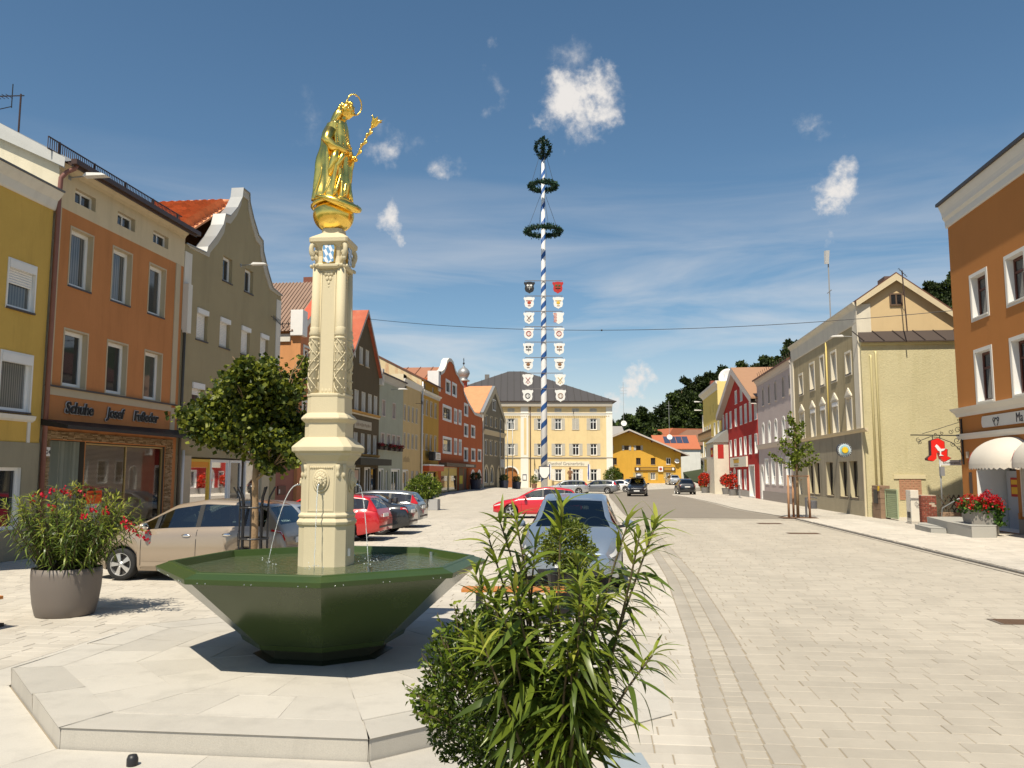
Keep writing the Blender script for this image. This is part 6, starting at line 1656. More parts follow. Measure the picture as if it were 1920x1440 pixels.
# brick chimney stack behind the annex
ck_ = House('brick_chimney_stack', 'red brick chimney stack with flat cap behind the annex roof', (XR + 3.6, ry(44.0) + .9, 8.9), 0, 'chimney')
br2 = M('red_brick', (.38, .12, .06), .9, .2, 6, .3, 30, rnd=.5); ck_.box('mortar_core', M('pale_mortar', (.5, .40, .30), .9, .1), .01, .01, 0, 1.29, .89, 1.0)
for j in range(11):
    for i in range(6):
        x = i * .22 - (.11 if j % 2 else 0)
        xa, xb = max(0, x), min(1.3, x + .205)
        if xb - xa > .03: MB().box(xa, -.004, .01 + j * .09, xb, .02, .085 + j * .09).build('brick', br2, ck_.e)
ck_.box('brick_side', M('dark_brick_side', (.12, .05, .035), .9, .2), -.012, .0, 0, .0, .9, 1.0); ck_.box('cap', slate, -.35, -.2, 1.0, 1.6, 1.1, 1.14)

# --- lilac grey house
Y1, Y0 = ry(73.4), ry(59.55); W = Y1 - Y0
h = right('lilac_house', 'pale lilac grey house with arched top windows, left of the weathered house', Y1, XR + .02)
li = stucco('lilac_render', (.50, .42, .39), .06); lg = M('lilac_trim', (.55, .48, .42), .85, .06)
s_ = lambda y: Y1 - ry(y)
for y_ in (70.8, 68.25, 65.7, 62.85, 60.6): h.win(s_(y_) - .05, rzz(7.72), .62, 1.48 * KR, dep=.22, fw=.05, sw=.07, smat=lg, rise=.18, pane=dark_glass, sill=lg, rev=lg)
for y_ in (71.4, 68.8, 66.2, 63.4, 61.0): h.win(s_(y_), rzz(4.55), .85, 1.72 * KR, dep=.25, fw=.06, sw=.08, smat=white, rise=.25, pane=dark_glass, rev=white)
for y_ in (70.6, 68.0, 65.2, 62.5): h.win(s_(y_), rzz(1.3), 1.3, 1.95 * KR, dep=.2, fw=.09, mull='vt', sw=.10, smat=white, pane=dark_glass, rev=white, transom=.3)
h.win(s_(72.6), .1, 1.15, 2.65, dep=.35, fw=.08, rise=.5, rev=white, name='door', pane=M('door_greywhite', (.40, .38, .36), .6, .05), sw=.08)
h.front([(0, 0), (W, 0), (W, rzz(10.15)), (0, rzz(10.15))], li); h.shell(W, 11, rzz(10.15), li, ridge=12.5); h.roof_par(W, 11, rzz(10.2), 12.6, tile_brown, ov=.36, ovx=.05)
h.cornice('eaves_cornice', lg, 0, W, rzz(9.6), [(.02, 0), (.06, .15), (.24, .42), (.28, .5)]); h.cornice('string_course', lg, 0, W, rzz(4.15), [(.03, 0), (.1, .1), (.2, .28), (.22, .36)])
h.box('plinth', M('lilac_plinth', (.33, .29, .26), .9, .06), 1.4, -.03, 0, W, 0, .75); downpipe(h.e, W - .1, 0, rzz(9.9), M('grey_pipe2', (.30, .28, .27), .5, .05), .05)
mb = MB(); [mb.bar((.3 + i * .8, .1, rzz(10.35)), (.3 + i * .8, .0, rzz(10.75)), .03) for i in range(16)]; mb.build('snow_hooks', brown_metal, h.e)

# --- red gable house
Y1, Y0 = ry(95.6), ry(73.5); W = Y1 - Y0
h = right('red_gable_house', 'crimson red gabled house with rows of white framed windows and flower pots', Y1, XR)
re = stucco('crimson_render', (.42, .035, .028), .04); s_ = lambda y: Y1 - ry(y)
for y_ in (85.5, 82.2): h.win(s_(y_), rzz(9.1), 1.15, 1.2, dep=.25, fw=.09, sw=.06, rev=white, pane=curtain_glass(1), sill=white)
for y_ in (95.0, 92.4, 89.5, 86.0, 82.7, 80.0, 77.4, 74.8): h.win(s_(y_) + .08, rzz(6.85), 1.1, 1.62, dep=.28, fw=.09, sw=.07, rev=white, pane=curtain_glass(1), sill=white)
for y_ in (89.9, 86.8, 83.4, 80.7, 77.9, 75.0): h.win(s_(y_) + .05, rzz(3.9), 1.1, 1.55, dep=.28, fw=.09, sw=.07, rev=white, pane=curtain_glass(1), sill=white)
h.win(s_(78.4), .15, 2.6, 2.6, dep=.9, fw=.12, sw=.12, rev=white, name='shop_door', pane=curtain_glass(1))
h.win(s_(88.0), .15, 1.7, 2.4, dep=.5, fw=.1, sw=.12, rise=.6, rev=white, name='arched_door', pane=M('door_pale', (.45, .40, .33), .6, .05)); h.win(s_(90.3), .7, 1.0, 1.6, dep=.25, fw=.09, sw=.07, rev=white, pane=dark_glass); h.win(s_(84.0), .7, 1.1, 1.7, dep=.25, fw=.09, sw=.07, rev=white, pane=dark_glass); h.win(s_(81.2), .7, 1.1, 1.7, dep=.25, fw=.09, sw=.07, rev=white, pane=dark_glass)
PK = s_(84.0)
h.front([(0, 0), (W, 0), (W, rzz(8.7)), (PK, rzz(12.4)), (0, rzz(8.7))], re); h.shell(W, 12, rzz(8.7), re)
h.roof_perp(W, 12, rzz(8.7), rzz(12.45), M('copper_brown_roof', (.36, .20, .11), .6, .1), ov=.4, y0=-.55, th=.16, xr=PK)
mb = MB(); ze_, zr_ = rzz(8.7), rzz(12.45); sl1 = (zr_ - ze_) / PK; sl2 = (zr_ - ze_) / (W - PK)
mb.add([(-.45, -.57, ze_ - .45*sl1 - .42), (PK, -.57, zr_ - .5), (PK, -.57, zr_ + .2), (-.45, -.57, ze_ - .45*sl1 + .16)], [(0, 1, 2, 3)]); mb.add([(W + .45, -.57, ze_ - .45*sl2 - .42), (PK, -.57, zr_ - .5), (PK, -.57, zr_ + .2), (W + .45, -.57, ze_ - .45*sl2 + .16)], [(0, 1, 2, 3)])
mb.add([(-.45, -.57, ze_ - .45*sl1 - .42), (PK, -.57, zr_ - .5), (PK, 0, zr_ - .5), (-.45, 0, ze_ - .45*sl1 - .42)], [(0, 1, 2, 3)]); mb.add([(W + .45, -.57, ze_ - .45*sl2 - .42), (PK, -.57, zr_ - .5), (PK, 0, zr_ - .5), (W + .45, 0, ze_ - .45*sl2 - .42)], [(0, 1, 2, 3)])
mb.build('barge_boards', M('barge_lilac', (.48, .42, .38), .8, .05), h.e, recalc=False)
mb = MB(); mb.quad((1.0, 5.5, 11.2), (W + 3, 5.5, 11.2), (W + 3, 9, 12.4), (1.0, 9, 12.4)); mb.build('rear_tin_roof', M('rusty_tin', (.50, .48, .46), .5, .2, .6, stain=.5, stain_col='8a3a20', metal=.2), h.e, recalc=False)
bd = h.box('sign_board', M('sign_cream', (.70, .66, .54), .7, .05), s_(89.2), -.16, rzz(2.75), s_(79.0), 0, rzz(3.72)); 
for (y_, z_, ww, hh, c) in ((86.5, 3.15, 3.2, .3, 'c8a030'), (86.8, 3.5, 3.4, .07, '806020'), (86.3, 2.9, 2.6, .07, '707060')): MB().box(s_(y_), -.175, rzz(z_), s_(y_) + ww, -.161, rzz(z_) + hh).build('sign_stroke', M('stroke_' + c, c, .7, .05), bd)
h.box('plinth', M('grey_plinth_red', (.38, .36, .33), .9, .05), 0, -.03, 0, s_(78.6), 0, .6)
# white oriel tower standing out at its far end
bx0, bx1 = s_(97.5), s_(91.0)
tw = MB(); tw.box(bx0, -1.5, .0, bx1, .0, rzz(5.45)); t_ = tw.build('oriel_tower', cwh, h.e)
MB().prism([(-1.7, rzz(5.45)), (.1, rzz(7.0)), (.1, rzz(5.45))], bx0 - .15, bx1 + .15, 'x').build('tower_roof', M('tower_roof_grey', (.24, .235, .21), .7, .08), t_); mb = MB(); ring(mb, bx1 - 2.4, rzz(3.9), bx1 - .5, rzz(4.9), .25, -1.53, -1.5); mb.build('tower_window_frame', re, t_); MB().box(bx1 - 1.85, -1.52, rzz(4.15), bx1 - 1.05, -1.501, rzz(4.7)).build('tower_pane', dark_glass, t_); MB().box(bx1 + .001, -1.1, rzz(3.7), bx1 + .012, -.5, rzz(5.2)).build('tower_side_strip', re, t_)

# --- yellow house at the far end of the right row
Y1, Y0 = ry(113.5), ry(96.0); W = Y1 - Y0
h = right('lemon_house', 'lemon yellow house with white parapet and roof dish ending the right row', Y1, XR)
le = stucco('lemon_render', (.68, .52, .15), .06); s_ = lambda y: Y1 - ry(y)
for x in (1.0, 3.6, 6.2, 10.5, 13.8):
    h.win(x, 6.3, 1.1, 1.6, dep=.28, fw=.09, sw=.06, rev=white, pane=curtain_glass(1)); h.win(x, 4.2, 1.1, 1.25, dep=.28, fw=.09, sw=.06, rev=white, pane=curtain_glass(1)); h.win(x, .3, 1.3, 2.0, dep=.3, fw=.1, rev=white, sw=.06, pane=dark_glass)
for x in (7.0, 10.2): h.win(x, 9.2, .35, 1.0, dep=.15, fw=.05, pane=dark_glass)
h.front([(0, 0), (W, 0), (W, rzz(12.6)), (0, rzz(12.6))], le); h.shell(W, 10, rzz(12.6), le); h.flat(W, 10, rzz(12.5), brown_metal)
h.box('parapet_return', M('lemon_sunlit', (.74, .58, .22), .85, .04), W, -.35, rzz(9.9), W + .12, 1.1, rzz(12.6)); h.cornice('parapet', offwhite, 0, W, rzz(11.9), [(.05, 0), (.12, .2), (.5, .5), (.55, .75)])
h.cornice('string_course', offwhite, 0, W, 3.85, [(.03, 0), (.3, .15), (.32, .25)]); h.box('far_corner', white, -.3, -.1, 0, 0, .4, 9.6); h.box('chimney', M('chimney_red', (.28, .08, .05), .9, .1), -.6, 1.0, 11, .6, 2.2, 14.0)
bl_ = h.box('balcony', M('balcony_tan', (.36, .27, .15), .8, .1), 2.5, -1.0, 6.05, W - 1, 0, 6.2); mb = MB(); [mb.bar((2.6 + i * .35, -.98, 6.2), (2.6 + i * .35, -.98, 7.0), .04) for i in range(38)]; mb.bar((2.5, -.98, 7.0), (W - 1, -.98, 7.0), .07); mb.build('balcony_rail', M('balcony_brown', (.20, .13, .07), .8, .1), bl_)
dish(h.e, (W - 1.5, 1.0, rzz(13.2)), .95, 'roof_dish', (R(75), 0, R(60)))
for z in (11.3, 10.2): MB().prism([(-1.1, 0), (-.1, 0), (-.1, .08), (-1.1, .15)], -.1, .1, 'x').build('lamp_head', white, h.e, loc=(-.1, 0, z))

# --- orange pharmacy at the right edge
XO = 14.0; Y1 = 34.8
h = right('pharmacy_house', 'orange pharmacy building with grey cornice and white arched awning at the right edge', Y1, XO)
om = M('pharmacy_orange', (.42, .165, .037), .9, .08, .5, .35, 40, stain=.08, fine=.05); W = 15.0; s_ = lambda y: Y1 - y
brw = M('mahogany_frame', (.085, .022, .012), .45, .15); gwt = M('grey_white_trim', (.60, .58, .53), .8, .05)
for y_ in (33.1, 30.28, 27.4, 24.6):
    h.win(s_(y_) + .14, 8.0, 1.22, 1.55, dep=.30, fw=.10, mull='vt', frame=brw, sw=.14, smat=gwt, rev=white, sill=gwt, pane=curtain_glass(2)); h.win(s_(y_) + .14, 4.80, 1.22, 1.85, dep=.30, fw=.10, mull='vt', frame=brw, sw=.14, smat=gwt, rev=white, sill=gwt, pane=dark_glass)
h.hole(s_(33.5), .06, 3.1, 3.05, 1.2, rise=.9, rev=white)
h.win(s_(30.0), .75, 2.2, 2.1, dep=.45, fw=.12, rev=white, sw=.1, smat=gwt, pane=dark_glass, name='shop_window', frame=brw)
h.front([(0, 0), (W, 0), (W, 13.1), (0, 13.1)], om); h.shell(W, 12, 13.0, om, ridge=16); h.roof_par(W, 12, 13.05, 16, tile_brown, ov=.05, ovx=.02, th=.08)
h.cornice('main_cornice', gwt, -.08, W, 12.1, [(.04, 0), (.07, .05), (.08, .28), (.17, .40), (.18, .52), (.20, .62), (.28, .82), (.31, .92)]); h.box('gutter', M('gutter_black', (.04, .035, .035), .5, .05), -.12, -.40, 13.02, W, -.28, 13.14)
h.cornice('sill_cornice', gwt, -.1, W, 4.33, [(.05, 0), (.12, .12), (.28, .26), (.32, .32)]); h.cornice('lower_cornice', gwt, -.03, W, 3.43, [(.04, 0), (.12, .12), (.15, .22)])
bd = MB().prism([(2.15, 3.84), (2.22, 3.80), (12, 3.80), (12, 4.22), (2.22, 4.22), (2.15, 4.18), (2.1, 4.0)], -.06, 0, 'y').build('name_board', gwt, h.e); text('lettering', 'Ma', .46, M('blackletter', (.05, .045, .05), .6, 0), bd, (4.75, -.065, 3.86), extrude=.008, align='LEFT', sx=.9)
for s in (-1, 1): cu2 = MB(); cu2.tube([(3.3 + s * (.06 + .1 * math.sin(t * .7)) , -.075, 3.86 + .28 * t / 8 - .04*math.cos(t*.8)) for t in range(9)], .012, 5); cu2.tube([(3.3 + s * (.16 + .07 * math.cos(a)), -.075, 4.04 + .07 * math.sin(a)) for a in frange(-2.5, 2.6, 10)], .012, 5); cu2.build('scroll_ornament', M('blackletter', (.05, .045, .05), .6, 0), bd)
h.box('plinth', M('pharmacy_plinth', (.26, .24, .22), .85, .06), 4.45, -.05, 0, W, 0, .55); h.box('orange_below', om, 3.2 + 1.2, -.03, .55, 4.55, 0, .76)
# recessed entrance: grey door with a poster
dr = h.box('door', M('door_greyblue', (.42, .42, .44), .5, .05), s_(33.35), 1.0, .06, s_(33.35) + 1.2, 1.06, 2.2); MB().box(s_(33.35) + .35, .97, 1.25, s_(33.35) + .95, .999, 1.95).build('poster', M('poster_red', (.42, .03, .02), .6, .05), dr); MB().box(s_(33.35) + .42, .955, 1.35, s_(33.35) + .88, .969, 1.6).build('poster_print', M('poster_amber', (.75, .42, .03), .6, .05), dr); MB().box(s_(33.35) + .42, .955, 1.7, s_(33.35) + .88, .969, 1.87).build('poster_print', M('poster_amber', (.75, .42, .03), .6, .05), dr)
h.box('door_side_panel', white, s_(33.5) + 1.45, .9, .06, s_(33.5) + 1.6, 1.1, 2.6); h.box('entrance_back', M('entrance_dark', (.05, .045, .04), .9, .1), s_(33.5), 1.18, .06, s_(30.42), 1.2, 3.1)
h.box('doorbell_panel', M('panel_dark', (.05, .035, .03), .5, .1), s_(34.1), -.04, 1.35, s_(33.9), 0, 2.15); h.box('meter_box', M('meter_beige', (.50, .42, .30), .6, .05), s_(34.2), -.06, 2.7, s_(34.05), 0, 2.95)
# two domed awnings
am = M('awning_cloth', (.60, .55, .47), .9, .04, 3, .1); ar = M('letter_crimson', (.40, .02, .04), .6, .05)
for k, (a0, a1) in enumerate(((s_(32.3), s_(29.2)), (s_(29.1), s_(26.0)))):
    n, mrow = 6, 12; mb = MB(); cx_ = (a0 + a1) / 2; hw = (a1 - a0) / 2; vs = []
    for j in range(mrow + 1):
        t = j / mrow * math.pi / 2
        for i in range(17):
            u = -1 + i / 8; prof = math.sqrt(max(0, 1 - abs(u) ** 2.6))
            vs.append((cx_ + hw * u, -1.15 * math.sin(t) * (.15 + .85 * prof), 2.42 + .95 * math.cos(t) * (.1 + .9 * prof)))
    mb.add(vs, [(j*17+i, j*17+i+1, (j+1)*17+i+1, (j+1)*17+i) for j in range(mrow) for i in range(16)])
    aw = mb.build('awning', am, h.e, smooth=True, recalc=False)
    va = MB()
    for i in range(16):
        u0, u1 = -1 + i / 8, -1 + (i + 1) / 8
        f_ = lambda u: (cx_ + hw * u, -1.15 * (.15 + .85 * math.sqrt(max(0, 1 - abs(u) ** 2.6))) - .004)
        p, q = f_(u0), f_(u1); m_ = ((p[0] + q[0]) / 2, (p[1] + q[1]) / 2)
        va.add([(p[0], p[1], 2.43), (q[0], q[1], 2.43), (q[0], q[1], 2.30), (m_[0], m_[1], 2.23), (p[0], p[1], 2.30)], [(0, 1, 2, 3, 4)])
    va.build('awning_valance', am, aw, recalc=False)
    ab = MB(); [ab.bar((cx_ + hw * u, -.02, 2.4), (cx_ + hw * u, -1.1 * math.sqrt(1 - abs(u) ** 2.6), 2.42), .03) for u in (-.6, 0, .6)]; ab.build('awning_frame', zinc, aw)
    text('awning_letter', 'A', .55, ar, aw, (cx_ - hw * .60, -1.03, 2.50), (R(70), 0, R(-24)), extrude=.004, offset=.012)
# ------------------------------------------------------------------ cars
tyre_m = M('tyre_rubber', (.018, .018, .018), .8, .1, coords='obj'); rim_m = M('alloy_rim', (.62, .62, .62), .3, .05, metal=.8, coords='obj')
car_glass = glass_mat('car_glass', (.34, .40, .38), .07); trim_m = M('car_black_trim', (.02, .02, .021), .5, .05, coords='obj'); under_m = M('car_underside', (.01, .01, .01), .9, 0)
seat_m = M('seat_grey', (.06, .06, .065), .8, .1, coords='obj'); tail_m = M('tail_light_red', (.45, .015, .02), .12, .05, spec=.7, coords='obj'); lamp_m = M('headlight_lens', (.55, .57, .58), .08, .1, 20, spec=.8, coat=1, coords='obj'); plate_m = M('number_plate', (.72, .72, .70), .5, 0)
def paint(name, col, metal=.35, rough=.28): return M(name, col, rough, .03, 3, 0, metal=metal, spec=.6, coat=.9, coords='obj')
SHAPES = dict(   # distances from the front bumper
 hatch=dict(L=4.2, W=1.76, top=[(0,.60),(.04,.68),(.30,.80),(1.10,.95),(1.95,1.40),(2.5,1.475),(3.2,1.44),(3.72,1.36),(4.02,1.0),(4.14,.92),(4.2,.62)], belt=[(0,.60),(1.1,.91),(2.2,.94),(3.7,1.0),(4.2,.92)], ws=(1.12,1.93), rw=(3.74,4.02), sw=[(1.45,2.32),(2.42,3.35),(3.42,3.78)], wh=(.86,3.44), tl=(3.93,4.17,4.0,5.2), rr=.315),
 mpv=dict(L=4.25, W=1.78, top=[(0,.62),(.04,.72),(.30,.86),(.95,1.03),(1.85,1.50),(2.5,1.60),(3.3,1.57),(3.78,1.48),(4.08,1.10),(4.2,.98),(4.25,.62)], belt=[(0,.62),(.95,.97),(2.2,1.0),(3.7,1.05),(4.25,.98)], ws=(.98,1.83), rw=(3.80,4.08), sw=[(1.22,1.52),(1.60,2.40),(2.50,3.38),(3.44,3.82)], wh=(.86,3.46), tl=(3.97,4.22,4.0,5.2), rr=.315),
 wagon=dict(L=4.65, W=1.80, top=[(0,.60),(.04,.68),(.35,.78),(1.30,.93),(2.1,1.38),(2.7,1.46),(3.7,1.44),(4.25,1.38),(4.55,.98),(4.62,.90),(4.65,.60)], belt=[(0,.60),(1.3,.89),(2.4,.92),(4.2,.97),(4.65,.9)], ws=(1.32,2.08), rw=(4.27,4.53), sw=[(1.62,2.5),(2.6,3.4),(3.5,4.28)], wh=(.92,3.62), tl=(4.30,4.56,5.3,8.6), rr=.32),
 sedan=dict(L=4.5, W=1.76, top=[(0,.58),(.04,.66),(.35,.76),(1.40,.92),(2.15,1.34),(2.7,1.42),(3.2,1.38),(3.9,1.06),(4.3,1.02),(4.46,.95),(4.5,.62)], belt=[(0,.58),(1.4,.88),(2.4,.90),(3.9,.95),(4.5,.93)], ws=(1.42,2.12), rw=(3.22,3.88), sw=[(1.72,2.5),(2.6,3.35)], wh=(.85,3.55), tl=(4.22,4.47,3.6,4.9), rr=.32),
 suv=dict(L=4.4, W=1.80, top=[(0,.70),(.05,.85),(.35,1.0),(1.2,1.12),(1.85,1.62),(2.4,1.70),(3.6,1.68),(4.1,1.60),(4.3,1.15),(4.38,1.05),(4.4,.7)], belt=[(0,.70),(1.2,1.06),(2.2,1.10),(4.0,1.13),(4.4,1.05)], ws=(1.22,1.83), rw=(4.12,4.3), sw=[(1.5,2.35),(2.45,3.2),(3.3,4.05)], wh=(.88,3.5), tl=(4.12,4.36,4.5,6.5), rr=.36))
def car(shape, pm, label, loc, heading, roofbox=False, group='cars on and beside the square'):
    S = SHAPES[shape]; L, W2 = S['L'], S['W'] / 2
    root = empty('car', (loc[0], loc[1], loc[2] if len(loc) > 2 else 0), heading, label, 'car', group)
    def prof(k, w=.16):
        xs = np.linspace(-.5, L + .5, 700); p = S[k]; y = np.interp(xs, [q[0] for q in p], [q[1] for q in p])
        n = max(1, int(w / (xs[1] - xs[0]))); ker = np.ones(n) / n; ys_ = np.convolve(np.pad(y, n, mode='edge'), ker, 'same')[n:-n]; ys_ = np.convolve(np.pad(ys_, n, mode='edge'), ker, 'same')[n:-n]
        return lambda x: float(np.interp(x, xs, ys_))
    top, belt = prof('top', .14), prof('belt', .2)
    S['pw'] = [(0, .70*W2), (.12, .84*W2), (.5, .965*W2), (1.1, W2), (L-1.2, W2), (L-.45, .965*W2), (L-.10, .87*W2), (L, .78*W2)]
    S['pr'] = [(0, .6*W2), (S['ws'][0], .80*W2), (S['ws'][1], .68*W2), (L-1.2, .68*W2), (S['rw'][0], .655*W2), (S['rw'][1], .74*W2), (L, .7*W2)]
    wide, rail = prof('pw', .12), prof('pr', .1)
    wf, wr_ = S['wh']; zw = S['rr']; RA = zw + .045
    def bottom(x):
        z = .20 + .10 * max(0, 1 - x / .5) + .12 * max(0, 1 - (L - x) / .6)
        for c in (wf, wr_):
            if abs(x - c) < RA: z = max(z, zw + math.sqrt(RA * RA - (x - c) ** 2))
        return z
    def section(x):
        w, t = wide(x), top(x); b = min(belt(x), t - .02); zb = min(bottom(x), b - .1); yr = rail(x)
        g = t - b; k = min(1, max(0, (g - .03) / .2)); yb = .925 * w; yr = yb * .97 * (1 - k) + yr * k; crown = .05 * min(1, g / .15)
        zr = t - crown
        P = [(.93*w, zb), (.985*w, zb + .12*(b-zb)), (w, zb + .5*(b-zb)), (.99*w, zb + .82*(b-zb)), (.955*w, b - .035), (yb, b)]
        for f in (.09, .90): P.append((yb + (yr - yb)*f, b + (zr - b)*f))
        P += [(yr, zr), (yr*.86, t - crown*.28), (yr*.45, t - crown*.06), (0, t)]
        return P
    def surf(x, v, s, off=0):
        P = section(x); i = min(int(v), len(P) - 2); f = v - i
        a, b = P[i], P[i+1]; y, z = a[0]*(1-f)+b[0]*f, a[1]*(1-f)+b[1]*f
        ny, nz = (b[1]-a[1]), -(b[0]-a[0]); l = math.hypot(ny, nz) or 1
        y += off*ny/l; z += off*nz/l
        return (L/2 - x, s*y, z)
    keys = set(np.round(np.linspace(0, L, 46), 3)) | set(S['ws']) | set(S['rw']) | {q for p in S['sw'] for q in p} | {.01, .03, .06, L-.01, L-.03, L-.06}
    for c in (wf, wr_): keys |= {c + RA*math.cos(a) for a in frange(0, math.pi, 14)} | {c - RA - .006, c + RA + .006}
    xs = sorted(float(k) for k in keys if 0 <= k <= L); xs = [xs[0]] + [b for a, b in zip(xs[:-1], xs[1:]) if b - a > .002]
    secs = [section(x) for x in xs]; NP = len(secs[0])
    body, wind, rearw = MB(), MB(), MB(); sides = []
    for s in (1, -1):
        V = [(L/2 - x, s*y, z) for x, sec in zip(xs, secs) for y, z in sec]; base = len(body.v); body.v += V
        sw_ = [MB() for _ in S['sw']]
        for m_ in sw_: m_.v = list(V)
        wind_base = len(wind.v); wind.v += V; rb_ = len(rearw.v); rearw.v += V
        for i in range(len(xs) - 1):
            xm = (xs[i] + xs[i+1]) / 2
            for j in range(NP - 1):
                f = [i*NP+j, (i+1)*NP+j, (i+1)*NP+j+1, i*NP+j+1]
                if s > 0: f = f[::-1]
                tgt = None
                if j == 6:
                    for q, (a, b) in enumerate(S['sw']):
                        if a <= xm <= b and top(xm) - belt(xm) > .12: tgt = sw_[q]; bb = 0
                if j >= 8 and S['ws'][0] <= xm <= S['ws'][1] and j >= 9 - (1 if False else 0): tgt = wind; bb = wind_base
                if j >= 9 and S['rw'][0] <= xm <= S['rw'][1]: tgt = rearw; bb = rb_
                if tgt is None: body.f.append([q + base for q in f]); body.m.append(0)
                else: tgt.f.append([q + bb for q in f]); tgt.m.append(0)
        sides += sw_
    for x_, i in ((0, 0), (L, len(xs) - 1)):     # nose and tail faces
        sec = secs[i]; n = len(sec)
        body.add([(L/2 - xs[i], y, z) for y, z in sec] + [(L/2 - xs[i], -y, z) for y, z in sec], [(j, j+1, n+j+1, n+j) for j in range(n-1)])
    def fin(mb, name, mat, par, smooth=True):
        me = mb.mesh(name, smooth, [mat]); bm = bmesh.new(); bm.from_mesh(me)
        bmesh.ops.delete(bm, geom=[v for v in bm.verts if not v.link_faces], context='VERTS'); bmesh.ops.remove_doubles(bm, verts=bm.verts, dist=.0008)
        bmesh.ops.recalc_face_normals(bm, faces=bm.faces); bm.to_mesh(me); bm.free(); return link(name, me, None, par)
    bo_ = fin(body, 'body', pm, root)
    fin(wind, 'windshield', car_glass, root); fin(rearw, 'rear_window', car_glass, root)
    for m_ in sides:
        if m_.f: fin(m_, 'side_window', car_glass, root)
    # underside and lined cabin
    un = MB(); V = [(L/2 - x, s*sec[0][0]*.999, sec[0][1]) for x, sec in zip(xs, secs) for s in (1, -1)]; un.add(V, [(2*i, 2*i+1, 2*i+3, 2*i+2) for i in range(len(xs)-1)]); un.build('underbody', under_m, root, recalc=False)
    x0c, x1c = S['ws'][0] - .1, S['rw'][1]; cab = MB(); cx = [x for x in xs if x0c <= x <= x1c]
    V = []
    for x in cx:
        P = section(x); V += [(L/2-x, P[5][0]*.95, P[5][1]-.06), (L/2-x, P[2][0]*.9, .45), (L/2-x, -P[2][0]*.9, .45), (L/2-x, -P[5][0]*.95, P[5][1]-.06)]
    cab.add(V, [(4*i+j, 4*i+j+1, 4*i+4+j+1, 4*i+4+j) for i in range(len(cx)-1) for j in range(3)])
    cab.box(L/2 - S['ws'][0] - .55, -W2*.82, .55, L/2 - S['ws'][0] + .1, W2*.82, belt(S['ws'][0]) - .02)
    V = []; rx = [x for x in xs if S['ws'][1] <= x <= S['rw'][0]]
    for x in rx:
        P = section(x); V += [(L/2-x, P[8][0]*.97, P[8][1]-.02), (L/2-x, 0, P[11][1]-.03), (L/2-x, -P[8][0]*.97, P[8][1]-.02)]
    cab.add(V, [(3*i+j, 3*i+j+1, 3*i+3+j+1, 3*i+3+j) for i in range(len(rx)-1) for j in range(2)])
    cab.build('cabin', M('cabin_dark', (.035, .035, .038), .85, .1), root, recalc=False)
    xs0 = S['ws'][0] + 1.05; bz = belt(2.2)
    for xx in (xs0, xs0 + .95):
        for s in (1, -1):
            st = MB(); st.prism([(-.02, .42), (.45, .42), (.47, .55), (.05, .60), (-.12, bz + .10), (-.22, bz + .12), (-.14, .6)], -.24, .24, 'y'); st.box(-.24, -.12, bz + .14, -.14, .12, bz + .36)
            st.build('seat', seat_m, root, bevel=.03, loc=(L/2 - xx - .15, s*.38, 0))
    sw2 = MB(); pts = [(0, .19*math.cos(a), .19*math.sin(a)) for a in frange(0, 2*math.pi, 20)]; sw2.tube(pts, .015, 6); sw2.bar((0, -.18, 0), (0, .18, 0), .03); sw2.build('steering_wheel', trim_m, root, loc=(L/2 - S['ws'][0] - .70, .38, belt(2.0) + .0), rot=(0, R(-25), 0))
    MB().box(-.02, -.12, -.04, .02, .12, .03).build('rear_view_mirror', trim_m, root, loc=(L/2 - S['ws'][1] + .12, 0, top(S['ws'][1]) - .14))
    # lamps, seams, handles, plates
    def patch(name, mat, x0, x1, v0, v1, s, off=.006, n=6, par=None):
        mb = MB(); mb.add([surf(x, v, s, off) for x in frange(x0, x1, n) for v in frange(v0, v1, n)], [(i*(n+1)+j, (i+1)*(n+1)+j, (i+1)*(n+1)+j+1, i*(n+1)+j+1) for i in range(n) for j in range(n)])
        return mb.build(name, mat, par or root, smooth=True)
    for s in (1, -1):
        patch('headlight', lamp_m, .05, .42, 3.2, 4.7, s, .01); a, b, v0, v1 = S['tl']; tl_ = patch('tail_light', tail_m, a, b, v0, v1, s, .012)
        if shape in ('mpv', 'sedan'): patch('reversing_lens', lamp_m, a + .08, b - .04, v0 + .3, v0 + .75, s, .016, 4, tl_)
        seams = []
        fx = S['sw'][0][0] - .10 if shape != 'mpv' else 1.28
        seams = [fx, (S['sw'][-2][1] + S['sw'][-1][0]) / 2 if len(S['sw']) < 4 else 2.45, S['sw'][-1][1] - .5 if len(S['sw']) > 2 else S['sw'][-1][1] + .05]
        for x in seams:
            mb = MB(); mb.add([surf(xx, v, s, .003) for v in frange(.5, 5, 8) for xx in (x, x + .012)], [(2*i, 2*i+1, 2*i+3, 2*i+2) for i in range(8)]); mb.build('door_seam', trim_m, bo_, recalc=False)
        for x in (seams[1] - .20, seams[2] - .22): 
            p = surf(x, 3.3, s, .02); mb = MB(); mb.ball(p, .1, 10, 6, sx=1, sy=.18, sz=.28); mb.build('door_handle', pm if shape != 'mpv' else chrome, bo_, smooth=True)
        mb = MB(); mb.add([surf(x, v, s, .008) for x in frange(1.3, L-1.35, 10) for v in (1.0, 1.28)], [(2*i, 2*i+2, 2*i+3, 2*i+1) for i in range(10)]); mb.build('side_moulding', pm, bo_, recalc=False)
        # pillar trim between the side windows
        for (a, b), (c, d_) in zip(S['sw'][:-1], S['sw'][1:]): 
            mb = MB(); mb.add([surf(x, v, s, .004) for x in (b, c) for v in (6.0, 6.5, 7.0)], [(0, 1, 4, 3), (1, 2, 5, 4)]); mb.build('pillar_trim', trim_m, bo_, recalc=False)
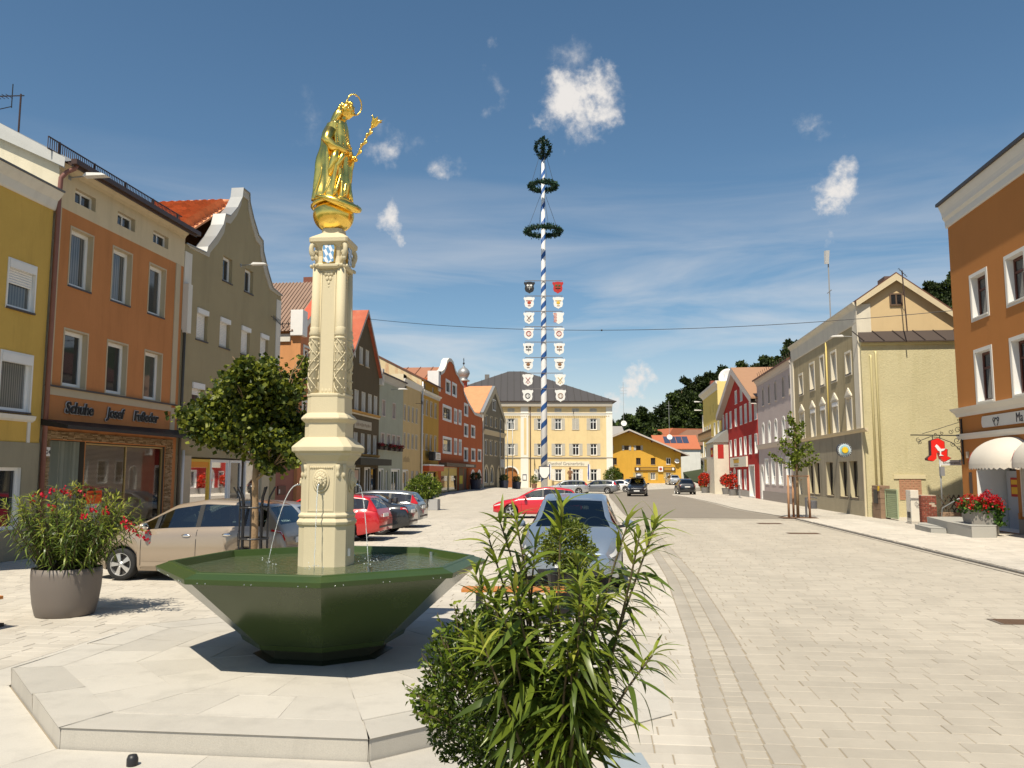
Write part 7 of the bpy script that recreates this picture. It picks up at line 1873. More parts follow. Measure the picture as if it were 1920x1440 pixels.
        mx = L/2 - S['ws'][0] - .42; mi = MB(); mi.ball((mx, s*(W2 + .11), belt(1.5) + .09), .115, 12, 8, sx=.6, sy=1.0, sz=.62); m_o = mi.build('door_mirror', pm, root, smooth=True); MB().bar((mx, s*(W2 - .1), belt(1.5) + .03), (mx, s*(W2 + .08), belt(1.5) + .06), .05).build('mirror_stalk', trim_m, m_o); MB().ball((mx - .04, s*(W2 + .11), belt(1.5) + .09), .10, 10, 7, sx=.4, sy=1, sz=.62).build('mirror_glass', chrome, m_o, smooth=True)
    fz = (top(0) + bottom(0)) / 2
    MB().box(L/2 - .005, -.26, fz - .06, L/2 + .012, .26, fz + .05).build('number_plate', plate_m, root); MB().box(-L/2 - .014, -.26, .74, -L/2 + .01, .26, .85).build('number_plate', plate_m, root)
    MB().box(L/2 - .02, -.45, fz + .07, L/2 + .006, .45, fz + .16).build('grille', trim_m, root); MB().box(L/2 - .02, -.55, fz - .17, L/2 + .008, .55, fz - .08).build('air_intake', trim_m, root)
    mb = MB(); mb.box(-L/2 - .012, -W2*.72, .42, -L/2 + .02, W2*.72, .48); mb.build('bumper_strip', trim_m, root)
    for (c, s) in ((wf, 1), (wf, -1), (wr_, 1), (wr_, -1)):
        w_ = link('wheel', WHEEL['tyre'], None, root, (L/2 - c, s*(W2 - .115), zw), (0, 0, 0 if s > 0 else math.pi)); w_.scale = (zw/.315,) * 3
        link('rim', WHEEL['rim'], None, w_); link('brake_disc', WHEEL['disc'], None, w_)
    if roofbox:
        b_ = MB(); b_.ball((0, 0, 0), .5, 12, 8, sx=1.4, sy=.55, sz=.38); b_.build('roof_box', M('roofbox_grey', (.5, .5, .5), .4, .05), root, smooth=True, loc=(-.2, .15, top(2.8) + .22)); MB().box(-.9, -.7, top(2.8) + .02, .9, .7, top(2.8) + .07).build('roof_rack', trim_m, root)
    return root
WHEEL = {}
mb = MB(); t = MB().lathe([(.215, -.095), (.29, -.105), (.312, -.08), (.315, -.03), (.315, .03), (.312, .08), (.29, .105), (.215, .095)], 32, cap=False); mb.add([(p[0], p[2], p[1]) for p in t.v], t.f); WHEEL['tyre'] = mb.mesh('tyre', True, [tyre_m])
mb = MB(); t = MB().lathe([(.222, .10), (.212, .10), (.205, .02), (.205, -.06)], 28, cap=False); mb.add([(p[0], p[2], p[1]) for p in t.v], t.f)
for k in range(5):
    a = k * 2 * math.pi / 5
    for d in (-.12, .12):
        c0 = Vector((.05*math.cos(a), .085, .05*math.sin(a))); c1 = Vector((.21*math.cos(a + d), .075, .21*math.sin(a + d))); mb.bar(c0, c1, .045, .03, (0, 1, 0))
t = MB().lathe([(.0, .10), (.035, .10), (.055, .085), (.06, .05)], 14, cap=False); mb.add([(p[0], p[2], p[1]) for p in t.v], t.f); WHEEL['rim'] = mb.mesh('rim', False, [rim_m])
mb = MB(); t = MB().lathe([(.0, .03), (.20, .03)], 20, cap=False); mb.add([(p[0], p[2], p[1]) for p in t.v], t.f); WHEEL['disc'] = mb.mesh('brake_disc', False, [M('disc_dark', (.06, .055, .05), .6, 0)])
PI = math.pi
p_beige = paint('beige_metallic', (.35, .28, .21)); p_red = paint('volvo_red', (.50, .012, .015), .1); p_dark = paint('dark_graphite', (.022, .025, .03)); p_silver = paint('silver_metallic', (.46, .48, .50), .5); p_blue = paint('light_steel_blue', (.28, .34, .42), .5); p_golf = paint('signal_red', (.56, .010, .022), .05); p_grey = paint('mid_grey_metallic', (.22, .23, .24), .5); p_white = paint('white_paint_car', (.72, .72, .70), 0)
car('mpv', p_beige, 'beige compact people carrier parked side-on behind the fountain at the left', (-8.27, 16.45), PI - R(3))
car('hatch', p_silver, 'silver hatchback mostly hidden between beige car and fountain column', (-8.95, 19.6), PI)
car('wagon', p_red, 'red estate car with tail towards the square, right of the fountain column', (-9.35, 26.15), PI - R(2))
car('sedan', p_dark, 'dark graphite saloon parked between red and grey estate cars', (-9.05, 28.9), PI)
car('wagon', p_grey, 'grey estate car at the right end of the parked row', (-9.55, 32.5), PI)
car('mpv', p_blue, 'silver blue people carrier facing the camera behind the oleander', (-.66, 17.1), -PI / 2).scale = (1.06,) * 3
car('hatch', p_golf, 'bright red hatchback side-on in the middle of the square', (-3.3, 40.0), PI + R(1))
car('suv', p_dark, 'dark off-road car with roof load coming towards the camera', (2.85, 79.6), -PI / 2 - R(4), roofbox=True)
car('mpv', p_dark, 'dark small people carrier seen from behind on the right lane', (7.85, 86.2), PI / 2 + R(2))
x_, y_ = cfp(27.0 * 134/140, 134); car('mpv', p_silver, 'silver van parked before the ochre inn', (x_, y_, gz(x_, y_)), PI / 2 + R(8))
x_, y_ = cfp(15.6, 110); car('sedan', M('black_car', (.01, .01, .012), .2, 0, coat=1), 'black car half hidden behind the off-road car', (x_, y_, 0), -PI / 2)
x_, y_ = cfp(5.3, 84); car('wagon', p_silver, 'silver estate car behind the foot of the maypole', (x_, y_, 0), PI + R(12))
x_, y_ = cfp(9.0, 88); car('wagon', p_grey, 'grey estate car behind the red hatchback, tail to the right', (x_, y_, 0), PI - R(14))
x_, y_ = cfp(12.0, 95); car('sedan', p_white, 'white car beside the shrub at the guesthouse corner', (x_, y_, 0), PI - R(22))

# ------------------------------------------------------------------ maypole
pm_ = bpy.data.materials.new('white_blue_spiral'); pm_.use_nodes = True
nt = pm_.node_tree; b_ = nt.nodes['Principled BSDF']; b_.inputs['Roughness'].default_value = .5
tcx = nt.nodes.new('ShaderNodeTexCoord'); sp = nt.nodes.new('ShaderNodeSeparateXYZ'); nt.links.new(tcx.outputs['Object'], sp.inputs[0])
def nm(op, a, b=None):
    n = nt.nodes.new('ShaderNodeMath'); n.operation = op
    for i, q in enumerate((a, b)):
        if q is None: continue
        if isinstance(q, (int, float)): n.inputs[i].default_value = q
        else: nt.links.new(q, n.inputs[i])
    return n.outputs[0]
an_ = nm('DIVIDE', nm('ARCTAN2', sp.outputs['Y'], sp.outputs['X']), 2 * math.pi)
fr_ = nm('FRACT', nm('ADD', nm('DIVIDE', sp.outputs['Z'], 1.22), nm('MULTIPLY', an_, -1.0)))
rp = nt.nodes.new('ShaderNodeValToRGB'); rp.color_ramp.interpolation = 'CONSTANT'; rp.color_ramp.elements[0].color = (.76, .75, .73, 1); rp.color_ramp.elements[1].color = (.02, .085, .27, 1); rp.color_ramp.elements[1].position = .66
nt.links.new(fr_, rp.inputs[0]); nt.links.new(rp.outputs[0], b_.inputs['Base Color'])
MX, MY = cfp(2.27, 58.5)
may = empty('maypole', (MX, MY, 0), YAW, 'tall white and blue spiral maypole with wreaths and guild shields', 'maypole')
MB().tube([(0, 0, 0), (0, 0, 8), (0, 0, 16), (-.0, 0, 25.2)], [.25, .215, .18, .11], 20).build('pole', pm_, may, smooth=True)
fir = leaf_mat('fir_green', '16321f', .5, .05, '234a30')
rg = np.random.default_rng(5)
def wreath(z, r, t):
    a = rg.uniform(0, 2*math.pi, 1500); b = rg.uniform(0, 2*math.pi, 1500); rr = t * rg.uniform(.5, 1.1, 1500)
    P = np.stack([(r + rr*np.cos(b))*np.cos(a), (r + rr*np.cos(b))*np.sin(a), z + rr*np.sin(b)], 1)
    w = leafcloud('wreath', fir, may, P, .17, rg)
    MB().tube([(r*math.cos(q), r*math.sin(q), z) for q in frange(0, 2*math.pi, 32)], t*.75, 8).build('wreath_core', M('wreath_dark', (.012, .03, .018), .9, .2), w)
    wi = MB(); [wi.bar((r*math.cos(q), r*math.sin(q), z), (0, 0, z + 3.2), .02) for q in (.3, 1.87, 3.44, 5.0)]; wi.build('wreath_wire', M('wire_dark', (.05, .05, .05), .6, 0), w)
wreath(23.0, .92, .17); wreath(19.6, 1.20, .17)
# open fir cage at the top
P = []
for q in frange(0, 2*math.pi, 4)[:-1]:
    for u in np.linspace(0, 1, 160): r_ = .52 * math.sin(math.pi * u) ** .8; P.append((r_*math.cos(q), r_*math.sin(q), 25.1 + 1.5*u))
P = np.array(P) + rg.normal(size=(len(P), 3)) * .055
leafcloud('fir_crown', fir, may, np.vstack([P, P + rg.normal(size=P.shape) * .05]), .17, rg)
MB().tube([(0, 0, 25.1), (0, 0, 26.5)], [.06, .02], 8).build('finial', brown_metal, may)
so2 = [(-.36, .40), (-.28, .36), (-.1, .40), (.1, .40), (.28, .36), (.36, .40), (.40, .28), (.30, .1), (.34, -.1), (.28, -.30), (.08, -.40), (0, -.46), (-.08, -.40), (-.28, -.30), (-.34, -.1), (-.30, .1), (-.40, .28)]
EMB = ['tree', 'bull', 'shears', 'horse', 'tools', 'smith', 'dog', 'wheel', 'fir', 'stars', 'brick', 'bread', 'axes', 'bee', 'beer', 'ship']
shc = M('shield_white', (.76, .75, .71), .6, .04); red_ = M('emblem_red', (.42, .06, .02), .7, .05); blk = M('emblem_black', (.02, .02, .02), .7, 0); grn = M('emblem_green', (.03, .12, .04), .7, .05); yel = M('emblem_yellow', (.70, .45, .05), .7, .05); brn = M('emblem_brown', (.24, .11, .04), .7, .05)
for i in range(8):
    z = 15.9 - i * 1.114
    for s in (-1, 1):
        x = s * (1.02 + .02 * i)
        fld = shc if i else (M('shield_black', (.018, .018, .02), .6, 0) if s < 0 else M('shield_red', (.45, .025, .02), .6, .03))
        sd = MB().prism(so2, -.03, .03, 'y').build('guild_shield', fld, may, loc=(x, -.25, z - .5))
        e = MB(); k = (i * 2 + (s > 0)) % 8; mt = [blk, red_, brn, red_, blk, brn, red_, blk, grn, yel, red_, red_, brn, brn, yel, brn][i + (8 if s > 0 else 0)]
        if i == 0: mt = shc if s < 0 else grn
        if k in (0, 1): e.bar((0, -.04, -.2), (0, -.04, .2), .07, .02); e.ball((-.12, -.04, .12), .08, 8, 5, sy=.15); e.ball((.12, -.04, .12), .08, 8, 5, sy=.15); e.bar((-.18, -.04, -.06), (.18, -.04, -.06), .07, .02)
        elif k in (2, 3): e.ball((0, -.04, -.02), .14, 10, 6, sy=.12, sz=.8); e.bar((-.22, -.04, .14), (.22, -.04, .14), .05, .02); e.bar((-.1, -.04, -.22), (.1, -.04, -.22), .05, .02)
        elif k in (4, 5): e.bar((-.16, -.04, -.2), (.16, -.04, .18), .05, .02); e.bar((.16, -.04, -.2), (-.16, -.04, .18), .05, .02); e.ball((0, -.04, -.24), .05, 7, 5, sy=.2)
        else:
            e.tube([(.17*math.cos(a), -.04, .17*math.sin(a) - .03) for a in frange(0, 2*PI, 16)], .025, 5); e.bar((-.06, -.04, -.12), (-.06, -.04, .06), .04, .02); e.bar((.06, -.04, -.12), (.06, -.04, .06), .04, .02)
        if i == 2 and s > 0:
            e = MB()
            for a in range(3):
                for b in range(7): e.box(-.36 + a*.075 + (.03 if b % 2 else 0), -.035, -.33 + b*.1, -.30 + a*.075 + (.03 if b % 2 else 0), -.031, -.26 + b*.1)
        e.build('emblem', mt, sd)
    MB().bar((-1.35, -.22, z - .02), (1.35, -.22, z - .02), .045).build('shield_arm', M('arm_grey', (.16, .15, .15), .5, .1), may)
bs_ = MB().prism([(-.40, .42), (.40, .42), (.40, -.1), (.22, -.42), (0, -.5), (-.22, -.42), (-.40, -.1)], -.02, .02, 'y').build('foot_shield', M('shield_edge_black', (.03, .03, .035), .6, .05), may, loc=(0, -.30, 2.2)); MB().prism([(-.34, .36), (.34, .36), (.34, -.08), (.18, -.36), (0, -.43), (-.18, -.36), (-.34, -.08)], -.04, -.021, 'y').build('shield_face', shc, bs_)

# ------------------------------------------------------------------ trees, shrubs
bark = M('bark', (.16, .115, .07), .95, .3, 8, .8, 25); bark_pale = M('young_bark', (.30, .20, .11), .9, .25, 10, .5, 30)
def limbs(mb, rng, p, d, ln, r, depth, tips, spread=.75, up=.25, n=3):
    pts = [p]; q = Vector(p); dd = Vector(d)
    for i in range(4):
        dd = (dd + Vector((rng.gauss(0, .12), rng.gauss(0, .12), rng.gauss(0, .06) + up * .12))).normalized(); q = q + dd * ln / 4; pts.append(q.copy())
        if depth <= 1: tips.append((q.copy(), dd.copy()))
    mb.tube(pts, [r * (1 - .14 * i) for i in range(5)], 7 if depth > 1 else 5)
    tips.append((q.copy(), dd.copy()))
    if depth > 0:
        for k in range(n):
            a = rng.uniform(0, 2*PI); e1 = dd.orthogonal().normalized(); e2 = dd.cross(e1); s = spread * rng.uniform(.7, 1.2)
            nd = (dd + (e1*math.cos(a + k*2.1) + e2*math.sin(a + k*2.1)) * s + Vector((0, 0, up*.5))).normalized()
            st = pts[rng.choice((2, 3, 4))]; limbs(mb, rng, st, nd, ln * rng.uniform(.6, .8), r * .55, depth - 1, tips, spread, up, n)
# maple by the parked cars
rng = random.Random(11); TX, TY = -6.28, 14.35
tree = empty('maple_tree', (TX, TY, 0), 0, 'young maple tree with dark green crown in an iron guard behind the fountain', 'tree')
tk = MB(); tips = []; tk.tube([(0, 0, 0), (.01, 0, 1.2), (-.01, .01, 2.0), (0, 0, 2.4)], [.072, .066, .06, .052], 10)
for k in range(7):
    a = k * .9 + rng.uniform(-.2, .2); limbs(tk, rng, Vector((0, 0, 1.98 + .09*k)), Vector((math.cos(a)*.8, math.sin(a)*.8, .45 + .1*k)).normalized(), (.74 + .03*k), .03, 2, tips, .8, .35)
limbs(tk, rng, Vector((0, 0, 2.4)), Vector((-.1, 0, 1)), .55, .035, 2, tips, .7, .3)
tk.build('trunk', bark_pale, tree, smooth=True)
rg = np.random.default_rng(3); P = []; CC = np.array([-.08, 0, 3.12])
for t, d in tips:
    n = 85; P.append(np.array(t) + rg.normal(size=(n, 3)) * np.array([.13, .13, .085]))
P = np.vstack(P); n = 2200; q = rg.normal(size=(n, 3)); q /= np.linalg.norm(q, axis=1)[:, None]; sh = CC + q * (np.array([1.0, 1.0, .85]) * (rg.uniform(.45, 1, n) ** .5)[:, None])
lump = np.array([mnoise.noise(Vector(p * 1.9)) for p in sh]); sh = sh[lump > .05]; P = np.vstack([P, sh])
e = (P - CC) / np.array([1.3, 1.25, 1.08]); dd = np.linalg.norm(e, axis=1) + .85 * np.array([mnoise.noise(Vector(p * 1.9)) for p in P]); P = P[(dd < 1.0) & (P[:, 2] > 2.02)]
m_maple = leaf_mat('maple_leaf', '3c4c1a', .5, .32, '7c8226')
dirs = rg.normal(size=P.shape) * .7 + (P - CC) * .5 + np.array([0, 0, -.45]); leafcloud('crown', m_maple, tree, P, .088, rg, dirs, .95)
gd = empty('tree_guard', (TX, TY, 0), 0, 'black iron tree guard with outward bent tips round the maple trunk', 'tree guard'); mb = MB()
for k in range(9):
    a = k * 2*PI/9; c, s = math.cos(a), math.sin(a); MB().tube([(.25*c, .25*s, 0), (.25*c, .25*s, 1.55), (.27*c, .27*s, 1.68), (.37*c, .37*s, 1.86)], .016, 6).build('bar', black_metal, gd)
for z in (.35, .95, 1.5): MB().tube([(.25*math.cos(a), .25*math.sin(a), z) for a in frange(0, 2*PI, 24)], .018, 6).build('hoop', black_metal, gd)
# staked sapling on the right
rng = random.Random(4); TX, TY = 8.95, 40.8
tree = empty('young_tree', (TX, TY, .03), 0, 'sparse young tree tied between wooden stakes on the right pavement', 'tree'); tk = MB(); tips = []
tk.tube([(0, 0, 0), (.02, 0, 2.0), (0, 0, 4.0), (-.1, 0, 5.0)], [.075, .06, .04, .012], 8)
for z, a, l in ((2.25, .2, 1.15), (2.3, 3.2, 1.2), (2.45, 1.6, .8), (2.6, 4.6, .8), (2.7, 5.6, .9), (2.85, 2.6, .8), (3.0, .6, .95), (3.2, 3.5, .8), (3.35, 1.2, .55), (3.6, 5.2, .6), (3.8, 2.3, .5), (4.1, .3, .45), (4.4, 3.4, .3)):
    d = Vector((math.cos(a), math.sin(a), .38)).normalized(); pts = [Vector((0, 0, z)) + d*l*u + Vector((0, 0, .18*u*u)) for u in frange(0, 1, 6)]; tk.tube(pts, [.022*(1 - .8*u) + .003 for u in frange(0, 1, 6)], 5); tips += [(p, d) for p in pts[1:]] * 2
tips += [(Vector((-.02*i, 0, 3.6 + .22*i)), Vector((0, 0, 1))) for i in range(7)] + [(Vector((0, 0, 2.4 + .2*i)), Vector((0, 0, 1))) for i in range(6)]
tk.build('trunk', bark_pale, tree, smooth=True); rg = np.random.default_rng(8); P = np.vstack([np.array(t) + rg.normal(size=(9, 3)) * .07 for t, d in tips]); leafcloud('crown', leaf_mat('lime_leaf', '6c7d24', .45, .4, 'a8b248'), tree, P, .12, rg, aspect=.9)
stk = empty('tree_stakes', (TX, TY, .03), 0, 'three wooden stakes with cross bars holding the young tree', 'tree stakes'); wstk = M('stake_wood', (.40, .22, .12), .85, .2, 5)
for (x, y) in ((-.48, -.3), (.48, -.3), (-.1, .45)): MB().tube([(x, y, 0), (x*.96, y*.96, 2.0)], .055, 8).build('stake', wstk, stk, smooth=True)
for a, b in (((-.46, -.3), (.46, -.3)), ((.46, -.3), (-.1, .43)), ((-.1, .43), (-.46, -.3))): MB().bar((a[0], a[1], 1.95), (b[0], b[1], 1.95), .09, .05).build('cross_bar', M('stake_wood_dark', (.15, .085, .05), .85, .2), stk)
MB().box(-.8, -.7, -.0, .8, .7, .006).build('tree_pit', M('pit_earth', (.15, .09, .055), .95, .2, 6, .4, 40), stk)
bn = empty('litter_bin', (9.6, 40.9, .03), 0, 'grey metal litter bin on a post beside the young tree', 'litter bin'); MB().box(-.28, -.05, 0, -.20, .05, .95).build('post', M('bin_grey', (.11, .11, .12), .5, .1), bn); MB().lathe([(.17, .42), (.21, .42), (.22, .78), (.20, .80)], 16, (.05, 0, 0)).build('bucket', M('bin_grey', (.11, .11, .12), .5, .1), bn, smooth=False); MB().tube([(-.24, 0, .92), (.05, 0, .98), (.28, 0, .9)], .025, 6).build('hood', M('bin_grey', (.11, .11, .12), .5, .1), bn)

# ---- oleander leaves: long narrow blades, built singly where they are large in the picture
def blade(ln, wd, droop, fold, n=6):
    mb = MB(); vs = []
    for i in range(n + 1):
        t = i / n; w = wd * .5 * (math.sin(math.pi * (t ** .8)) ** .75 if 0 < t < 1 else .04); z = -droop * ln * t * t; y = ln * t * (1 - .18 * droop * t)
        vs += [(-w, y, z + fold * w), (0, y, z), (w, y, z + fold * w)]
    mb.add(vs, [(3*i, 3*i+1, 3*i+4, 3*i+3) for i in range(n)] + [(3*i+1, 3*i+2, 3*i+5, 3*i+4) for i in range(n)]); return mb
def place_blades(parent, items, mats, singles, name='leaf'):
    """items: (base, direction, roll, length, variant) ; the nearest become objects"""
    var = [blade(1, w, d, f) for w, d, f in ((.135, .3, .22), (.12, .5, .2), (.145, .75, .22), (.115, .2, .25), (.13, 1.0, .15))]
    ms = [v.mesh(name, True, [m]) for m in mats for v in var]; nv = len(var)
    items = sorted(items, key=lambda q: (Vector(q[0]) - Vector((0, 0, 2.1))).length if parent is None else -q[3])
    rest = [MB() for _ in mats]; tones = [[] for _ in mats]
    loc = parent.location
    items.sort(key=lambda q: (Vector(q[0]) + loc).length - q[3])
    for c, (p, d, roll, ln, k) in enumerate(items):
        d = Vector(d).normalized(); zz = Vector((0, 0, 1)); x = d.cross(zz); x = x.normalized() if x.length > .05 else Vector((1, 0, 0)); z = x.cross(d); Mx = Matrix((x, d, z)).transposed() @ Matrix.Rotation(roll, 3, 'Y')
        if c < singles:
            o = link(name, ms[k % len(ms)], None, parent, p, Mx.to_euler()); o.scale = (ln,) * 3
        else:
            mi = (k % len(ms)) // nv; v = var[k % nv]
            rest[mi].add([tuple(Mx @ (Vector(q) * ln) + Vector(p)) for q in v.v], v.f); tones[mi] += [RNG.random() * .8] * len(v.v)
    for mi, r_ in enumerate(rest):
        if not r_.f: continue
        me = r_.mesh('foliage', True, [mats[mi]]); a = me.attributes.new('tone', 'FLOAT', 'POINT'); a.data.foreach_set('value', tones[mi]); tag(link('foliage', me, None, parent), kind='stuff')
ole = leaf_mat('oleander_leaf', '7a8c32', .45, .42, 'b4ba5c', .3); ole_d = leaf_mat('oleander_leaf_dark', '586c2c', .4, .36, '869842', .32); ole_y = leaf_mat('oleander_leaf_young', '86932f', .3, .4, 'b0b050', .4)
def oleander(root, rng, nst, h0, h1, spread, base_r, leaf, whorl_gap, mats, singles, zb, wild=(), stem_mat=None, start=.32, per=3):
    st = MB(); items = []
    for k in range(nst + len(wild)):
        if k < nst:
            a = rng.uniform(0, 2*PI); r0 = base_r * rng.random() ** .5; lean = spread * rng.random() ** .7; hh = rng.uniform(h0, h1) * (1 - .22 * lean / spread)
            p0 = Vector((r0*math.cos(a), r0*math.sin(a), zb)); p1 = p0 + Vector((lean*math.cos(a), lean*math.sin(a), hh))
        else: p0 = Vector((0, 0, zb)) + Vector(wild[k - nst][0]); p1 = Vector(wild[k - nst][1])
        mid = p0.lerp(p1, .5) + Vector((rng.gauss(0, .05), rng.gauss(0, .05), .06)); n = 12
        pts = [p0*(1-u)**2 + mid*2*u*(1-u) + p1*u*u for u in frange(0, 1, n)]
        st.tube(pts, [.008*(1 - .7*u) + .002 for u in frange(0, 1, n)], 6)
        ln_ = (p1 - p0).length; m = int(ln_ * (1 - start) / whorl_gap); ph = rng.uniform(0, 6)
        for j in range(m + 1):
            u = start + (1 - start) * j / max(1, m); p = p0*(1-u)**2 + mid*2*u*(1-u) + p1*u*u; dr = ((mid - p0)*(1-u) + (p1 - mid)*u).normalized(); e1 = dr.orthogonal().normalized(); e2 = dr.cross(e1)
            tip = u > .86; ph += 1.05
            for q in range(per + (1 if tip else 0)):
                if not tip and rng.random() < .12: continue
                a = ph + q * 2*PI/(per + (1 if tip else 0)) + rng.gauss(0, .2); op = rng.uniform(.4, .9) if tip else rng.uniform(1.0, 2.4)
                d = dr + (e1*math.cos(a) + e2*math.sin(a)) * op + Vector((0, 0, 0 if tip else -.45)); l = leaf * rng.uniform(.7, 1.25) * (.75 if tip else 1)
                kk = rng.randrange(5) + 5 * (2 if tip and rng.random() < .6 else rng.choice((0, 0, 0, 1, 1))); items.append((tuple(p), tuple(d), rng.gauss(0, .35), l, kk))
    st.build('stems', stem_mat or M('stem_green_brown', (.085, .065, .03), .7, .2, 6), root, smooth=True)
    place_blades(root, items, mats, singles)
rng = random.Random(21)
potb = M('black_plastic_pot', (.012, .012, .013), .45, .1)
OX, OY = -.25, 4.25
ol_ = empty('oleander_shrub', (OX, OY, 0), 0, 'large oleander with long narrow leaves in a black pot, nearest the camera', 'shrub')
wild = [((.05, 0, 0), (.50, .15, 1.84)), ((.05, .02, 0), (.40, -.1, 1.78)), ((.05, -.05, 0), (.46, -.05, 1.22)), ((0, 0, 0), (-.36, .05, 1.76)), ((0, 0, 0), (-.42, .0, 1.58)), ((0, 0, 0), (-.42, -.1, 1.25)), ((0, .0, 0), (.02, .0, 1.92)), ((.0, .0, 0), (.36, .1, 1.86)), ((0, 0, 0), (-.22, .05, 1.86)), ((0, 0, 0), (-.3, .05, 1.84))]
oleander(ol_, rng, 25, .85, 1.30, .34, .13, .20, .047, [ole, ole_d, ole_y], 300, .52, wild, start=.22)
MB().lathe([(.22, 0), (.26, .42), (.29, .44), (.29, .50), (.27, .50), (.265, .45), (.0, .45)], 28).build('pot', potb, ol_, smooth=False); MB().lathe([(.26, .46), (.0, .48)], 16, cap=False).build('soil', M('potting_soil', (.03, .022, .016), .95, .2), ol_)
# seed-head on the tallest shoot
bx = empty('box_shrub', (-.68, 4.50, 0), 0, 'small leaved box shrub in a dark pot left of the oleander', 'shrub'); MB().lathe([(.18, 0), (.22, .40), (.24, .42), (.24, .47), (.22, .47), (.0, .43)], 24).build('pot', potb, bx)
rg = np.random.default_rng(31)
def small_leaf_bush(root, cen, rad, n, leaf, mat, seed, twigs=True, lump=.28, fz=1.6):
    rg = np.random.default_rng(seed); q = rg.normal(size=(n, 3)); q /= np.linalg.norm(q, axis=1)[:, None]; P = np.array(cen) + q * (np.array(rad) * (rg.uniform(.15, 1, n) ** .42)[:, None])
    k = np.array([mnoise.noise(Vector((P[i] - np.array(cen)) * fz * 2.2 + np.array([seed, 0, 0]))) for i in range(n)]); e = np.linalg.norm((P - np.array(cen)) / np.array(rad), axis=1); P = P[e < .86 + lump * k]
    dirs = (P - np.array(cen)) * .8 / max(rad) + rg.normal(size=P.shape) * .6 + np.array([0, 0, .35]); return leafcloud('foliage', mat, root, P, leaf, rg, dirs, .5)
tag(small_leaf_bush(bx, (0, 0, .92), (.36, .36, .46), 15000, .031, leaf_mat('box_leaf_green', '3c5218', .5, .3, '8a9a3a', .35), 5, lump=.5, fz=2.6), kind='stuff')
tw_ = MB(); rng = random.Random(9); P = []
for k in range(70):
    a, b = rng.uniform(0, 2*PI), rng.uniform(-.1, 1.3); d = Vector((math.cos(a)*math.cos(b), math.sin(a)*math.cos(b), math.sin(b))); p0 = Vector((0, 0, .8)) + d * .2; p1 = Vector((0, 0, .92)) + Vector((d.x*.36, d.y*.36, d.z*.46)) * rng.uniform(.95, 1.25); tw_.tube([p0, p0.lerp(p1, .5) + Vector((0, 0, .02)), p1], [.004, .003, .0015], 4)
    for u in np.linspace(.45, 1, 14): P.append(p0.lerp(p1, u))
tw_.build('twigs', bark, bx); P = np.array([tuple(p) for p in P]) + rg.normal(size=(len(P), 3)) * .008; tag(leafcloud('shoots', leaf_mat('box_leaf_young', '64791f', .4, .35, 'a5ae4a', .35), bx, P, .036, rg), kind='stuff')
# second planted pot behind it, nearer the car
fb = empty('feathery_shrub', (-.62, 13.0, 0), 0, 'fine leaved yellow green shrub between the oleander and the silver blue car', 'shrub'); MB().lathe([(.25, 0), (.32, .6), (.34, .62), (.0, .6)], 20).build('pot', potb, fb)
tag(small_leaf_bush(fb, (0, 0, .98), (.46, .42, .5), 5500, .065, leaf_mat('feather_leaf', '5a6a20', .5, .35, '9aa03c'), 12, lump=.6, fz=2.2), kind='stuff')
# big tub with flowering oleander at the left
lp = empty('flowering_oleander', (-8.10, 11.85, 0), 0, 'red flowering oleander in a big taupe tub at the left', 'shrub'); rng = random.Random(5)
oleander(lp, rng, 120, .75, 1.36, .70, .34, .16, .075, [leaf_mat('oleander_leaf_olive', '4c5f22', .5, .3, '8d9a42', .4), ole_d, ole_y], 120, .62, [((.2, 0, 0), (1.15, -.1, 1.42)), ((.2, 0, 0), (1.05, .1, 1.62)), ((.2, -.1, 0), (.95, -.2, 1.25)), ((.2, 0, 0), (1.22, -.15, 1.28))], start=.18)
fl = leaf_mat('oleander_blossom', 'c0102c', .35, .25, 'e83050'); rg = np.random.default_rng(77); cs = [(-.55, -.1, 1.72), (-.32, -.2, 1.78), (-.2, -.2, 1.83), (-.12, 0, 1.84), (.12, -.2, 1.80), (.2, -.15, 1.84), (.28, -.1, 1.76), (.0, -.4, 1.62), (.5, -.2, 1.55), (.62, -.1, 1.56), (.42, -.3, 1.48), (1.0, -.1, 1.34), (1.1, -.2, 1.30), (1.15, -.1, 1.26), (1.22, -.2, 1.18), (1.3, -.1, 1.22), (.98, -.2, 1.42), (1.35, -.15, 1.14)]
P = np.vstack([np.array(c) + rg.normal(size=(10, 3)) * .025 for c in cs]); leafcloud('blossoms', fl, lp, P, .05, rg, aspect=.9)
tub = empty('planter_tub', (-8.10, 11.85, 0), 0, 'big round taupe planter tub standing on the paving at the left', 'planter'); tm_ = M('taupe_tub', (.165, .14, .12), .55, .05, 2, .05, 80)
mb = MB(); mb.lathe([(.39, 0), (.405, .02), (.445, .18), (.475, .40), (.485, .60), (.48, .70), (.455, .70), (.45, .62), (.0, .60)], 48); mb.build('tub', tm_, tub, smooth=True)
# ------------------------------------------------------------------ bench end at the left edge
bc = empty('park_bench', (-8.95, 10.55, 0), R(-8), 'wooden slatted bench with dark iron foot at the left edge', 'bench'); bw = M('bench_wood', (.52, .20, .05), .5, .2, 4)
for i in range(4): MB().box(-1.75, -.22 + i*.115, .40, .72, -.12 + i*.115, .445).build('seat_slat', bw, bc, bevel=.008)
for x in (.45, -1.4):
    mb = MB(); mb.tube([(x, -.2, .38), (x, -.05, .2), (x, -.15, .05), (x + .05, -.3, .03)], [.03, .035, .035, .03], 8); mb.tube([(x, .2, .38), (x, .05, .2), (x, .2, .05), (x + .05, .35, .03)], [.03, .035, .035, .03], 8); mb.bar((x, -.24, .385), (x, .3, .385), .05); mb.box(x - .05, -.38, 0, x + .13, .4, .045); mb.build('leg', black_metal, bc)
